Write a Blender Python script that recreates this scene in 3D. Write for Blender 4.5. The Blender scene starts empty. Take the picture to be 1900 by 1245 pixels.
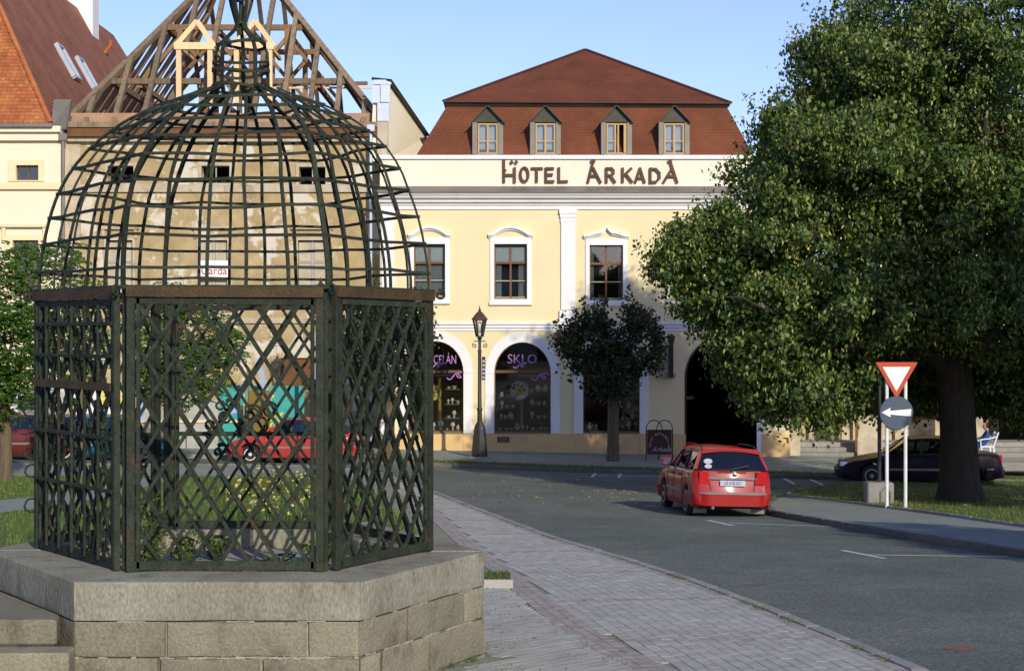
import bpy, bmesh, math, random
import numpy as np
from mathutils import Vector, Matrix, noise as mnoise
from mathutils.geometry import tessellate_polygon
random.seed(7); rng = np.random.default_rng(11)
R = math.radians
sc = bpy.context.scene
col = sc.collection

# ------------------------------------------------------------------ camera, sky, sun, exposure
F, CX, CY = 3230.0, 950.0, 622.5          # focal length and centre in photograph pixels
cam = bpy.data.cameras.new('camera'); camo = bpy.data.objects.new('camera', cam); col.objects.link(camo)
cam.sensor_width = 36.0; cam.lens = 36.0 * F / 1900.0; cam.clip_start = 0.1; cam.clip_end = 4000
camo.location = (0, 0, 0); camo.rotation_euler = (R(90), 0, 0)
sc.camera = camo
SUN_AZ, SUN_EL = 22.0, 24.0               # degrees right of straight behind the camera, height above horizon
world = bpy.data.worlds.new('World'); sc.world = world; world.use_nodes = True
wn = world.node_tree.nodes; wl = world.node_tree.links
sky = wn.new('ShaderNodeTexSky'); sky.sky_type = 'NISHITA'; sky.sun_disc = False
sky.sun_elevation = R(SUN_EL); sky.sun_rotation = R(180 - SUN_AZ)
sky.altitude = 500; sky.air_density = 1.0; sky.dust_density = 0.6; sky.ozone_density = 5.0
bg = wn['Background']; bg.inputs[1].default_value = 0.15
tint = wn.new('ShaderNodeMix'); tint.data_type = 'RGBA'; tint.blend_type = 'MULTIPLY'; tint.inputs['Factor'].default_value = 1.0
tint.inputs['B'].default_value = (1.09, 0.865, 0.97, 1.0)      # the film's slightly violet rendering of the whole sky
wl.new(sky.outputs[0], tint.inputs['A']); wl.new(tint.outputs['Result'], bg.inputs[0])
sun = bpy.data.lights.new('sun', 'SUN'); sun.energy = 3.3; sun.angle = R(0.53); sun.color = (1.0, 0.93, 0.80)
suno = bpy.data.objects.new('sun', sun); col.objects.link(suno)
sd = Vector((math.sin(R(SUN_AZ)) * math.cos(R(SUN_EL)), -math.cos(R(SUN_AZ)) * math.cos(R(SUN_EL)), math.sin(R(SUN_EL))))
suno.rotation_euler = sd.to_track_quat('Z', 'Y').to_euler()
suno.location = (10, -20, 30)
sc.view_settings.view_transform = 'Standard'; sc.view_settings.look = 'None'
sc.view_settings.exposure = 0.35; sc.view_settings.gamma = 1.0; sc.view_settings.use_curve_mapping = False

# ------------------------------------------------------------------ geometry of the place
KN = [(-5, -1.85), (0, -2.0), (12.5, -2.63), (16, -2.79), (25, -3.22), (35.3, -3.63), (40, -3.80), (47, -4.0), (52, -4.03), (58.7, -4.03), (75, -4.0), (200, -4.0)]
def sm(a, b, x):
    t = min(1, max(0, (x - a) / (b - a))); return t * t * (3 - 2 * t)
def g(X, Y):
    z = KN[-1][1]
    if Y <= KN[0][0]: z = KN[0][1]
    else:
        for (a, za), (b, zb) in zip(KN, KN[1:]):
            if a <= Y <= b: z = za + (zb - za) * (Y - a) / (b - a); break
    return z - 0.02 * max(-25, min(25, X)) * sm(22, 45, Y)
def P(px, py, Y): return Vector(((px - CX) / F * Y, Y, (CY - py) / F * Y))
def G(px, py, off=0.0):
    k = (CY - py) / F; kx = (px - CX) / F; lo = 3.0
    Y = lo
    while Y < 72:
        if k * Y <= g(kx * Y, Y) + off: break
        Y += 0.1
    a, b = Y - 0.1, Y
    for _ in range(20):
        m = (a + b) / 2
        if k * m <= g(kx * m, m) + off: b = m
        else: a = m
    return Vector((kx * b, b, g(kx * b, b) + off))

# ------------------------------------------------------------------ materials
def nodes_of(name):
    m = bpy.data.materials.new(name); m.use_nodes = True
    nt = m.node_tree; return m, nt, nt.nodes, nt.links, nt.nodes['Principled BSDF']
def c4(c): return (c[0], c[1], c[2], 1.0)
def mat(name, c1, c2=None, scale=4.0, rough=0.8, bump=0.0, bscale=None, c3=None, t3=(0.6, 0.68), s3=1.5, metal=0.0, spec=0.3,
        island=0.0, objrand=0.0, detail=6.0, stretch=None, coat=0.0, fine=0.0, fscale=55.0):
    """two noise-mixed tones, an optional third tone in patches, fine relief"""
    m, nt, N, L, b = nodes_of(name)
    b.inputs['Roughness'].default_value = rough; b.inputs['Metallic'].default_value = metal
    b.inputs['Specular IOR Level'].default_value = spec
    if coat: b.inputs['Coat Weight'].default_value = coat; b.inputs['Coat Roughness'].default_value = 0.08
    tc = N.new('ShaderNodeTexCoord'); vec = tc.outputs['Object']
    if stretch:
        mp = N.new('ShaderNodeMapping'); mp.inputs['Scale'].default_value = stretch; L.new(vec, mp.inputs[0]); vec = mp.outputs[0]
    c2 = c2 or tuple(x * 0.8 for x in c1)
    nz = N.new('ShaderNodeTexNoise'); nz.inputs['Scale'].default_value = scale; nz.inputs['Detail'].default_value = detail
    nz.inputs['Roughness'].default_value = 0.62
    L.new(vec, nz.inputs['Vector'])
    rp = N.new('ShaderNodeValToRGB'); rp.color_ramp.elements[0].position = 0.32; rp.color_ramp.elements[1].position = 0.68
    rp.color_ramp.elements[0].color = c4(c1); rp.color_ramp.elements[1].color = c4(c2)
    L.new(nz.outputs['Fac'], rp.inputs[0]); out = rp.outputs[0]
    if c3:
        n3 = N.new('ShaderNodeTexNoise'); n3.inputs['Scale'].default_value = s3; n3.inputs['Detail'].default_value = 8; n3.inputs['Roughness'].default_value = 0.65
        L.new(vec, n3.inputs['Vector'])
        r3 = N.new('ShaderNodeValToRGB'); r3.color_ramp.elements[0].position = t3[0]; r3.color_ramp.elements[1].position = t3[1]
        L.new(n3.outputs['Fac'], r3.inputs[0])
        mx = N.new('ShaderNodeMix'); mx.data_type = 'RGBA'; L.new(r3.outputs[0], mx.inputs['Factor']); L.new(out, mx.inputs['A']); mx.inputs['B'].default_value = c4(c3)
        out = mx.outputs['Result']
    if fine:
        nf = N.new('ShaderNodeTexNoise'); nf.inputs['Scale'].default_value = fscale; nf.inputs['Detail'].default_value = 3; L.new(vec, nf.inputs['Vector'])
        mr = N.new('ShaderNodeMapRange'); mr.inputs['From Min'].default_value = 0.3; mr.inputs['From Max'].default_value = 0.7
        mr.inputs['To Min'].default_value = 1 - fine; mr.inputs['To Max'].default_value = 1 + fine; L.new(nf.outputs['Fac'], mr.inputs['Value'])
        hv = N.new('ShaderNodeHueSaturation'); L.new(mr.outputs[0], hv.inputs['Value']); L.new(out, hv.inputs['Color']); out = hv.outputs[0]
    if island or objrand:
        add = N.new('ShaderNodeMath'); add.operation = 'ADD'
        ge = N.new('ShaderNodeNewGeometry'); oi = N.new('ShaderNodeObjectInfo')
        L.new(ge.outputs['Random Per Island'], add.inputs[0])
        if objrand: L.new(oi.outputs['Random'], add.inputs[1])
        else: add.inputs[1].default_value = 0
        fr = N.new('ShaderNodeMath'); fr.operation = 'FRACT'; L.new(add.outputs[0], fr.inputs[0])
        a = max(island, objrand)
        mr = N.new('ShaderNodeMapRange'); mr.inputs['To Min'].default_value = 1 - a; mr.inputs['To Max'].default_value = 1 + a; L.new(fr.outputs[0], mr.inputs['Value'])
        hv = N.new('ShaderNodeHueSaturation'); L.new(mr.outputs[0], hv.inputs['Value']); L.new(out, hv.inputs['Color']); out = hv.outputs[0]
    L.new(out, b.inputs['Base Color'])
    if bump:
        nb = N.new('ShaderNodeTexNoise'); nb.inputs['Scale'].default_value = bscale or scale * 6; nb.inputs['Detail'].default_value = 8
        L.new(vec, nb.inputs['Vector'])
        bp = N.new('ShaderNodeBump'); bp.inputs['Strength'].default_value = bump; bp.inputs['Distance'].default_value = 0.02
        L.new(nb.outputs['Fac'], bp.inputs['Height']); L.new(bp.outputs[0], b.inputs['Normal'])
    return m
def leafmat(name, c1, c2, c3, trans=0.35):
    m, nt, N, L, b = nodes_of(name)
    ge = N.new('ShaderNodeNewGeometry'); rp = N.new('ShaderNodeValToRGB')
    e = rp.color_ramp.elements; e[0].color = c4(c1); e[1].color = c4(c3); e[1].position = 1.0
    k = e.new(0.6); k.color = c4(c2)
    L.new(ge.outputs['Random Per Island'], rp.inputs[0]); L.new(rp.outputs[0], b.inputs['Base Color'])
    b.inputs['Roughness'].default_value = 0.5; b.inputs['Specular IOR Level'].default_value = 0.35
    tr = N.new('ShaderNodeBsdfTranslucent'); hv = N.new('ShaderNodeHueSaturation'); hv.inputs['Value'].default_value = 1.3; hv.inputs['Saturation'].default_value = 1.1
    L.new(rp.outputs[0], hv.inputs['Color']); L.new(hv.outputs[0], tr.inputs[0])
    mx = N.new('ShaderNodeMixShader'); mx.inputs[0].default_value = trans
    L.new(b.outputs[0], mx.inputs[1]); L.new(tr.outputs[0], mx.inputs[2]); L.new(mx.outputs[0], N['Material Output'].inputs[0])
    return m
def glassmat(name, tint=(0.8, 0.85, 0.85), refl=0.08, rough=0.02):
    m, nt, N, L, b = nodes_of(name)
    N.remove(b)
    t = N.new('ShaderNodeBsdfTransparent'); t.inputs[0].default_value = c4(tint)
    gl = N.new('ShaderNodeBsdfGlossy'); gl.inputs['Roughness'].default_value = rough
    fr = N.new('ShaderNodeFresnel'); fr.inputs[0].default_value = 1.5
    ad = N.new('ShaderNodeMath'); ad.operation = 'ADD'; ad.inputs[1].default_value = refl; ad.use_clamp = True; L.new(fr.outputs[0], ad.inputs[0])
    mx = N.new('ShaderNodeMixShader'); L.new(ad.outputs[0], mx.inputs[0]); L.new(t.outputs[0], mx.inputs[1]); L.new(gl.outputs[0], mx.inputs[2])
    L.new(mx.outputs[0], N['Material Output'].inputs[0]); return m
def tilemat(name, c1, c2, mortar, axes, bw, rh, rough=0.75, bump=0.6, c3=None):
    m, nt, N, L, b = nodes_of(name)
    tc = N.new('ShaderNodeTexCoord'); sp = N.new('ShaderNodeSeparateXYZ'); cb = N.new('ShaderNodeCombineXYZ')
    L.new(tc.outputs['Object'], sp.inputs[0]); L.new(sp.outputs[axes[0]], cb.inputs[0]); L.new(sp.outputs[axes[1]], cb.inputs[1])
    bt = N.new('ShaderNodeTexBrick'); L.new(cb.outputs[0], bt.inputs['Vector'])
    bt.inputs['Color1'].default_value = c4(c1); bt.inputs['Color2'].default_value = c4(c2); bt.inputs['Mortar'].default_value = c4(mortar)
    bt.inputs['Scale'].default_value = 1.0; bt.inputs['Brick Width'].default_value = bw; bt.inputs['Row Height'].default_value = rh
    bt.inputs['Mortar Size'].default_value = rh * 0.07; bt.inputs['Bias'].default_value = 0.0
    nz = N.new('ShaderNodeTexNoise'); nz.inputs['Scale'].default_value = 0.9; nz.inputs['Detail'].default_value = 7; L.new(tc.outputs['Object'], nz.inputs['Vector'])
    mr = N.new('ShaderNodeMapRange'); mr.inputs['From Min'].default_value = 0.3; mr.inputs['From Max'].default_value = 0.7; mr.inputs['To Min'].default_value = 0.78; mr.inputs['To Max'].default_value = 1.2; L.new(nz.outputs['Fac'], mr.inputs['Value'])
    hv = N.new('ShaderNodeHueSaturation'); L.new(mr.outputs[0], hv.inputs['Value']); L.new(bt.outputs['Color'], hv.inputs['Color'])
    L.new(hv.outputs[0], b.inputs['Base Color']); b.inputs['Roughness'].default_value = rough; b.inputs['Specular IOR Level'].default_value = 0.25
    bp = N.new('ShaderNodeBump'); bp.inputs['Strength'].default_value = bump; bp.inputs['Distance'].default_value = 0.03; bp.invert = True
    L.new(bt.outputs['Fac'], bp.inputs['Height']); L.new(bp.outputs[0], b.inputs['Normal']); return m

M = {}
M['asphalt'] = mat('asphalt', (0.122, 0.135, 0.112), (0.162, 0.174, 0.146), scale=1.3, rough=0.95, spec=0.1, bump=0.6, bscale=45, c3=(0.105, 0.118, 0.098), s3=0.22, t3=(0.48, 0.66), fine=0.42, fscale=26.0)
M['asphalt2'] = mat('pavement_asphalt', (0.20, 0.218, 0.188), (0.255, 0.27, 0.238), scale=0.9, rough=0.95, spec=0.1, bump=0.35, bscale=60, fine=0.18)
M['earth'] = mat('earth', (0.10, 0.085, 0.055), (0.07, 0.075, 0.035), scale=5, rough=0.95, bump=0.5)
M['joint'] = mat('paver_joint', (0.25, 0.245, 0.19), (0.18, 0.19, 0.11), scale=3.0, rough=0.95, bump=0.4, fine=0.2)
M['paver'] = mat('paver_grey', (0.40, 0.39, 0.335), (0.345, 0.335, 0.285), scale=0.8, rough=0.95, spec=0.1, bump=0.25, bscale=60, objrand=0.09, fine=0.14)
M['paver_pink'] = mat('paver_pink', (0.345, 0.30, 0.262), (0.31, 0.275, 0.24), scale=3, rough=0.95, spec=0.1, bump=0.25, bscale=60, objrand=0.10, fine=0.14)
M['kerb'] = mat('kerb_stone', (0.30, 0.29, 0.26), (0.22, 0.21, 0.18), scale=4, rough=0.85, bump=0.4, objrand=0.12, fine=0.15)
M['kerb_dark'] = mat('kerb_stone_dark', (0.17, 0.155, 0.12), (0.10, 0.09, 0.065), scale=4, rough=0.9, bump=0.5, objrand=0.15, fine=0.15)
M['lawn'] = mat('lawn_soil', (0.10, 0.14, 0.03), (0.075, 0.11, 0.025), scale=2.5, rough=0.95, bump=0.6, bscale=60)
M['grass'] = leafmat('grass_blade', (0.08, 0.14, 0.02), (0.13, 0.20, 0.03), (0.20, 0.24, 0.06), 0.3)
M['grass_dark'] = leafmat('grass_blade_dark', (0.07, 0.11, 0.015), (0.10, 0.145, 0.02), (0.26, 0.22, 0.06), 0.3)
M['weed'] = leafmat('weed_leaf', (0.05, 0.09, 0.02), (0.09, 0.14, 0.03), (0.18, 0.20, 0.06), 0.3)
M['petal'] = leafmat('petal', (0.75, 0.52, 0.04), (0.80, 0.68, 0.15), (0.80, 0.78, 0.6), 0.3)
M['dryleaf'] = leafmat('fallen_leaf', (0.36, 0.26, 0.05), (0.42, 0.36, 0.08), (0.3, 0.14, 0.04), 0.2)
M['white_paint'] = mat('road_paint', (0.62, 0.62, 0.60), (0.42, 0.42, 0.40), scale=6, rough=0.8, c3=(0.2, 0.2, 0.19), s3=9, t3=(0.6, 0.66), fine=0.15)
M['red_paint'] = mat('red_road_paint', (0.27, 0.07, 0.05), (0.19, 0.09, 0.07), scale=9, rough=0.9, c3=(0.15, 0.13, 0.12), s3=12, t3=(0.5, 0.6), fine=0.2)
M['stone'] = mat('pedestal_stone', (0.245, 0.225, 0.155), (0.175, 0.157, 0.102), scale=2.2, rough=0.9, bump=0.6, bscale=30, c3=(0.095, 0.080, 0.052), s3=3.2, t3=(0.54, 0.76), objrand=0.16, fine=0.22)
M['coping'] = mat('coping_stone', (0.265, 0.255, 0.19), (0.185, 0.174, 0.122), scale=2.0, rough=0.9, bump=0.6, bscale=34, c3=(0.095, 0.078, 0.052), s3=4.2, t3=(0.56, 0.76), objrand=0.08, fine=0.24, stretch=(1.0, 1.0, 0.5))
M['mortar'] = mat('mortar', (0.36, 0.33, 0.25), (0.24, 0.22, 0.16), scale=8, rough=0.95, bump=0.5)
M['gravel'] = mat('cage_floor', (0.42, 0.40, 0.36), (0.22, 0.20, 0.16), scale=14, rough=0.95, bump=0.8, fine=0.3)
M['iron'] = mat('painted_iron', (0.016, 0.021, 0.013), (0.033, 0.041, 0.026), scale=9, rough=0.72, bump=0.5, bscale=40, c3=(0.075, 0.036, 0.018), s3=4.0, t3=(0.57, 0.78), objrand=0.25, spec=0.2, fine=0.2)
M['rust'] = mat('rusty_iron', (0.082, 0.046, 0.015), (0.036, 0.027, 0.012), scale=6, rough=0.75, bump=0.5, bscale=40, c3=(0.05, 0.045, 0.03), s3=3, t3=(0.6, 0.7), fine=0.2)
M['yellow'] = mat('yellow_render', (0.755, 0.65, 0.385), (0.70, 0.59, 0.335), scale=0.5, rough=0.9, bump=0.15, bscale=30, fine=0.05, c3=(0.66, 0.565, 0.36), s3=0.35, t3=(0.55, 0.75))
M['cream'] = mat('cream_render', (0.76, 0.69, 0.50), (0.73, 0.65, 0.46), scale=0.8, rough=0.9, bump=0.1, bscale=40, fine=0.03)
M['pale'] = mat('parapet_render', (0.77, 0.72, 0.56), (0.72, 0.66, 0.50), scale=0.8, rough=0.9, bump=0.1, bscale=40, fine=0.04, c3=(0.62, 0.56, 0.42), s3=1.2, t3=(0.62, 0.85), stretch=(1, 1, 0.3))
M['white'] = mat('white_render', (0.78, 0.765, 0.74), (0.72, 0.70, 0.66), scale=1.2, rough=0.88, bump=0.12, bscale=40, fine=0.05, c3=(0.60, 0.57, 0.50), s3=1.6, t3=(0.60, 0.85), stretch=(1, 1, 0.5))
M['plinth'] = mat('plinth_render', (0.68, 0.465, 0.20), (0.58, 0.39, 0.18), scale=1.1, rough=0.9, bump=0.2, bscale=40, fine=0.08, c3=(0.42, 0.31, 0.18), s3=1.3, t3=(0.56, 0.8))
M['ochre'] = mat('ochre_render', (0.78, 0.56, 0.17), (0.70, 0.50, 0.15), scale=1, rough=0.9, bump=0.1)
M['coppercap'] = mat('sheet_metal_grey', (0.24, 0.205, 0.175), (0.17, 0.15, 0.13), scale=1.4, rough=0.55, bump=0.1, metal=0.3)
M['sheet_dark'] = mat('dormer_sheet_metal', (0.042, 0.039, 0.027), (0.060, 0.056, 0.040), scale=2.0, rough=0.5, bump=0.1, metal=0.4)
M['sheet_side'] = mat('dormer_sheet_light', (0.165, 0.152, 0.12), (0.205, 0.19, 0.155), scale=2.0, rough=0.5, metal=0.3)
M['zinc'] = mat('zinc_sheet', (0.55, 0.60, 0.66), (0.46, 0.51, 0.57), scale=2.5, rough=0.4, metal=0.55)
M['roof_brown'] = tilemat('brown_roof_tiles', (0.158, 0.050, 0.020), (0.142, 0.045, 0.018), (0.112, 0.035, 0.015), (0, 2), 0.17, 0.11, bump=0.35)
M['roof_side'] = tilemat('brown_roof_tiles_side', (0.158, 0.050, 0.020), (0.142, 0.045, 0.018), (0.112, 0.035, 0.015), (1, 2), 0.17, 0.11, bump=0.35)
M['tile_orange'] = mat('orange_clay_tile', (0.38, 0.125, 0.042), (0.31, 0.09, 0.03), scale=1.5, rough=0.8, bump=0.2, bscale=30, island=0.18, c3=(0.46, 0.20, 0.065), s3=1.1, t3=(0.5, 0.75))
M['tile_side_dim'] = tilemat('clay_roof_side', (0.32, 0.125, 0.055), (0.26, 0.10, 0.045), (0.12, 0.05, 0.022), (1, 2), 0.18, 0.17, bump=1.0)  # one clay roof; the dimmer grazing light is put into this browner tone
M['wood_grey'] = mat('weathered_timber', (0.25, 0.185, 0.115), (0.165, 0.118, 0.07), scale=2.0, rough=0.85, bump=0.4, bscale=20, objrand=0.22, stretch=(3, 3, 0.6), c3=(0.10, 0.07, 0.042), s3=2.0, t3=(0.56, 0.72))
M['wood_mid'] = mat('brown_timber', (0.28, 0.165, 0.075), (0.19, 0.11, 0.048), scale=2.0, rough=0.85, bump=0.4, bscale=20, objrand=0.22, stretch=(3, 3, 0.6))
M['wood_new'] = mat('fresh_timber', (0.74, 0.56, 0.31), (0.66, 0.48, 0.25), scale=2.5, rough=0.7, bump=0.2, objrand=0.08, stretch=(3, 3, 0.6))
M['ruin'] = mat('weathered_plaster', (0.47, 0.36, 0.18), (0.30, 0.225, 0.11), scale=1.5, rough=0.95, bump=0.6, bscale=16, c3=(0.58, 0.52, 0.40), s3=0.8, t3=(0.525, 0.565), fine=0.18, detail=9)
M['ruin_trim'] = mat('weathered_trim', (0.52, 0.45, 0.32), (0.38, 0.32, 0.22), scale=2.0, rough=0.95, bump=0.4, c3=(0.28, 0.24, 0.17), s3=1.4, t3=(0.55, 0.65), fine=0.1)
M['brickwork'] = tilemat('old_brickwork', (0.40, 0.20, 0.10), (0.33, 0.22, 0.12), (0.42, 0.36, 0.26), (0, 2), 0.30, 0.085)
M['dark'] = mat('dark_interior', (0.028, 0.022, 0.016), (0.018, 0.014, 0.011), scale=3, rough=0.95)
M['room'] = mat('room_plaster', (0.30, 0.27, 0.22), (0.25, 0.22, 0.18), scale=2, rough=0.95)
M['brown_frame'] = mat('brown_window_wood', (0.17, 0.085, 0.032), (0.12, 0.06, 0.025), scale=8, rough=0.5, bump=0.1, stretch=(3, 3, 0.6))
M['oak_frame'] = mat('oak_window_wood', (0.52, 0.34, 0.12), (0.42, 0.26, 0.09), scale=8, rough=0.5, stretch=(3, 3, 0.6))
M['glass'] = glassmat('window_glass', (0.72, 0.76, 0.76), 0.05)
M['shopglass'] = glassmat('shop_glass', (0.80, 0.80, 0.76), 0.0)
M['carglass'] = glassmat('car_glass', (0.42, 0.47, 0.46), 0.05)
M['blind'] = mat('white_blind', (0.84, 0.84, 0.86), (0.80, 0.80, 0.83), scale=3, rough=0.9)
M['curtain'] = mat('net_curtain', (0.62, 0.61, 0.58), (0.44, 0.43, 0.42), scale=5, rough=0.95, stretch=(4, 4, 0.3))
M['letter'] = mat('rusty_letter', (0.115, 0.045, 0.02), (0.075, 0.032, 0.016), scale=5, rough=0.6, bump=0.2, objrand=0.1)
M['purple'] = mat('purple_lettering', (0.42, 0.20, 0.43), (0.38, 0.17, 0.40), scale=5, rough=0.6)
M['porcelain'] = mat('porcelain', (0.80, 0.80, 0.78), (0.72, 0.73, 0.72), scale=5, rough=0.2, spec=0.6, objrand=0.08)
M['bark'] = mat('dark_bark', (0.026, 0.020, 0.013), (0.052, 0.041, 0.027), scale=5, rough=0.95, bump=1.0, bscale=14, stretch=(2.5, 2.5, 0.5))
M['bark_light'] = mat('ridged_bark', (0.16, 0.12, 0.07), (0.085, 0.062, 0.036), scale=6, rough=0.95, bump=1.0, bscale=16, stretch=(3, 3, 0.35))
M['linden'] = leafmat('linden_leaf', (0.026, 0.056, 0.012), (0.058, 0.102, 0.017), (0.165, 0.205, 0.036), 0.24)
M['bract_highlight'] = leafmat('linden_bract_sunlit', (0.30, 0.33, 0.07), (0.40, 0.41, 0.11), (0.46, 0.44, 0.15), 0.35)  # bracts brightened so their colour also carries the crown's sunlit highlights
M['maple'] = leafmat('maple_leaf', (0.018, 0.036, 0.012), (0.028, 0.050, 0.015), (0.060, 0.052, 0.022), 0.15)
M['robinia'] = leafmat('robinia_leaf', (0.045, 0.105, 0.016), (0.075, 0.155, 0.020), (0.13, 0.22, 0.03), 0.35)
M['lampiron'] = mat('lamp_iron', (0.020, 0.019, 0.017), (0.032, 0.029, 0.025), scale=6, rough=0.45, bump=0.2, spec=0.4)
M['coppergreen'] = mat('lamp_roof', (0.10, 0.05, 0.035), (0.07, 0.04, 0.03), scale=6, rough=0.5, metal=0.3)
M['frost'] = glassmat('lamp_glass', (0.86, 0.86, 0.82), 0.06, 0.25)
M['polewhite'] = mat('white_post_paint', (0.70, 0.70, 0.66), (0.58, 0.58, 0.54), scale=4, rough=0.5, c3=(0.4, 0.36, 0.3), s3=6, t3=(0.68, 0.74))
M['sign_red'] = mat('sign_red', (0.46, 0.060, 0.018), (0.42, 0.055, 0.018), scale=3, rough=0.45)
M['sign_white'] = mat('sign_white', (0.86, 0.86, 0.85), (0.83, 0.83, 0.82), scale=3, rough=0.45)
M['sign_blue'] = mat('sign_slate_blue', (0.060, 0.088, 0.115), (0.052, 0.078, 0.104), scale=3, rough=0.45)
M['sign_back'] = mat('sign_back_grey', (0.40, 0.44, 0.52), (0.34, 0.38, 0.46), scale=3, rough=0.5, metal=0.2)
M['board_brown'] = mat('board_brown', (0.075, 0.026, 0.014), (0.055, 0.02, 0.012), scale=6, rough=0.6)
M['chalk'] = mat('chalk_paint', (0.45, 0.47, 0.42), (0.38, 0.40, 0.36), scale=10, rough=0.9)
M['teal_board'] = mat('teal_hoarding', (0.05, 0.36, 0.31), (0.04, 0.29, 0.26), scale=2.5, rough=0.7, objrand=0.08)
M['grey_board'] = mat('grey_hoarding', (0.44, 0.43, 0.38), (0.34, 0.33, 0.29), scale=2.5, rough=0.8, objrand=0.08)
M['white_board'] = mat('white_hoarding', (0.76, 0.75, 0.72), (0.70, 0.69, 0.66), scale=2.5, rough=0.7)
M['yellow_paint'] = mat('yellow_paint', (0.78, 0.58, 0.04), (0.72, 0.50, 0.03), scale=4, rough=0.7)
M['blue_paint'] = mat('blue_paint', (0.36, 0.42, 0.72), (0.30, 0.36, 0.66), scale=4, rough=0.7)
M['brown_paint'] = mat('brown_paint', (0.16, 0.07, 0.02), (0.12, 0.05, 0.02), scale=4, rough=0.7)
M['olive_box'] = mat('olive_brown_board', (0.20, 0.145, 0.022), (0.16, 0.115, 0.018), scale=2.5, rough=0.7)
M['tyre'] = mat('tyre_rubber', (0.018, 0.018, 0.018), (0.026, 0.026, 0.025), scale=10, rough=0.85)
M['rim'] = mat('wheel_trim', (0.42, 0.43, 0.44), (0.34, 0.35, 0.36), scale=5, rough=0.35, metal=0.6)
M['rim_white'] = mat('wheel_trim_pale', (0.68, 0.68, 0.66), (0.60, 0.60, 0.58), scale=5, rough=0.4)
M['blackplastic'] = mat('black_plastic', (0.022, 0.022, 0.022), (0.03, 0.03, 0.03), scale=12, rough=0.6)
M['greyplastic'] = mat('grey_plastic', (0.20, 0.19, 0.18), (0.16, 0.155, 0.15), scale=6, rough=0.5)
M['chrome'] = mat('chrome', (0.75, 0.75, 0.75), (0.68, 0.68, 0.68), scale=5, rough=0.15, metal=1.0)
M['taillight'] = mat('tail_lamp_red', (0.45, 0.012, 0.012), (0.38, 0.01, 0.01), scale=5, rough=0.15, coat=0.8)
M['headlight'] = mat('head_lamp', (0.60, 0.64, 0.68), (0.5, 0.54, 0.6), scale=8, rough=0.15, metal=0.4, coat=1.0)
M['plate'] = mat('number_plate', (0.42, 0.42, 0.52), (0.38, 0.38, 0.48), scale=5, rough=0.5)
M['plate_txt'] = mat('number_plate_ink', (0.04, 0.05, 0.11), (0.04, 0.05, 0.10), scale=5, rough=0.6)
M['seat_red'] = mat('red_upholstery', (0.46, 0.03, 0.022), (0.38, 0.025, 0.02), scale=10, rough=0.9)
M['seat_grey'] = mat('grey_upholstery', (0.05, 0.05, 0.055), (0.04, 0.04, 0.045), scale=10, rough=0.9)
def paint(name, c, flake=0.06):
    return mat(name, c, tuple(x * (1 - flake) for x in c), scale=3, rough=0.4, spec=0.25, coat=0.45)
M['car_red'] = paint('red_car_paint', (0.29, 0.007, 0.003)); M['car_dark'] = mat('dark_purple_car_paint', (0.013, 0.009, 0.016), (0.011, 0.008, 0.013), scale=3, rough=0.5, spec=0.12, coat=0.08)
M['car_red2'] = paint('matt_red_car_paint', (0.40, 0.035, 0.030)); M['car_teal'] = paint('teal_car_paint', (0.010, 0.10, 0.13)); M['car_maroon'] = paint('maroon_car_paint', (0.13, 0.018, 0.012))
M['chairwhite'] = mat('white_plastic', (0.80, 0.82, 0.84), (0.76, 0.78, 0.80), scale=4, rough=0.4)
M['cloth_blue'] = mat('blue_cloth', (0.025, 0.08, 0.26), (0.02, 0.06, 0.2), scale=12, rough=0.95)
M['cloth_dark'] = mat('dark_cloth', (0.03, 0.03, 0.05), (0.02, 0.02, 0.03), scale=12, rough=0.95)
M['skin'] = mat('skin', (0.50, 0.27, 0.18), (0.46, 0.24, 0.16), scale=9, rough=0.6)
M['hair'] = mat('brown_hair', (0.06, 0.03, 0.015), (0.04, 0.02, 0.01), scale=20, rough=0.7)

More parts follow.
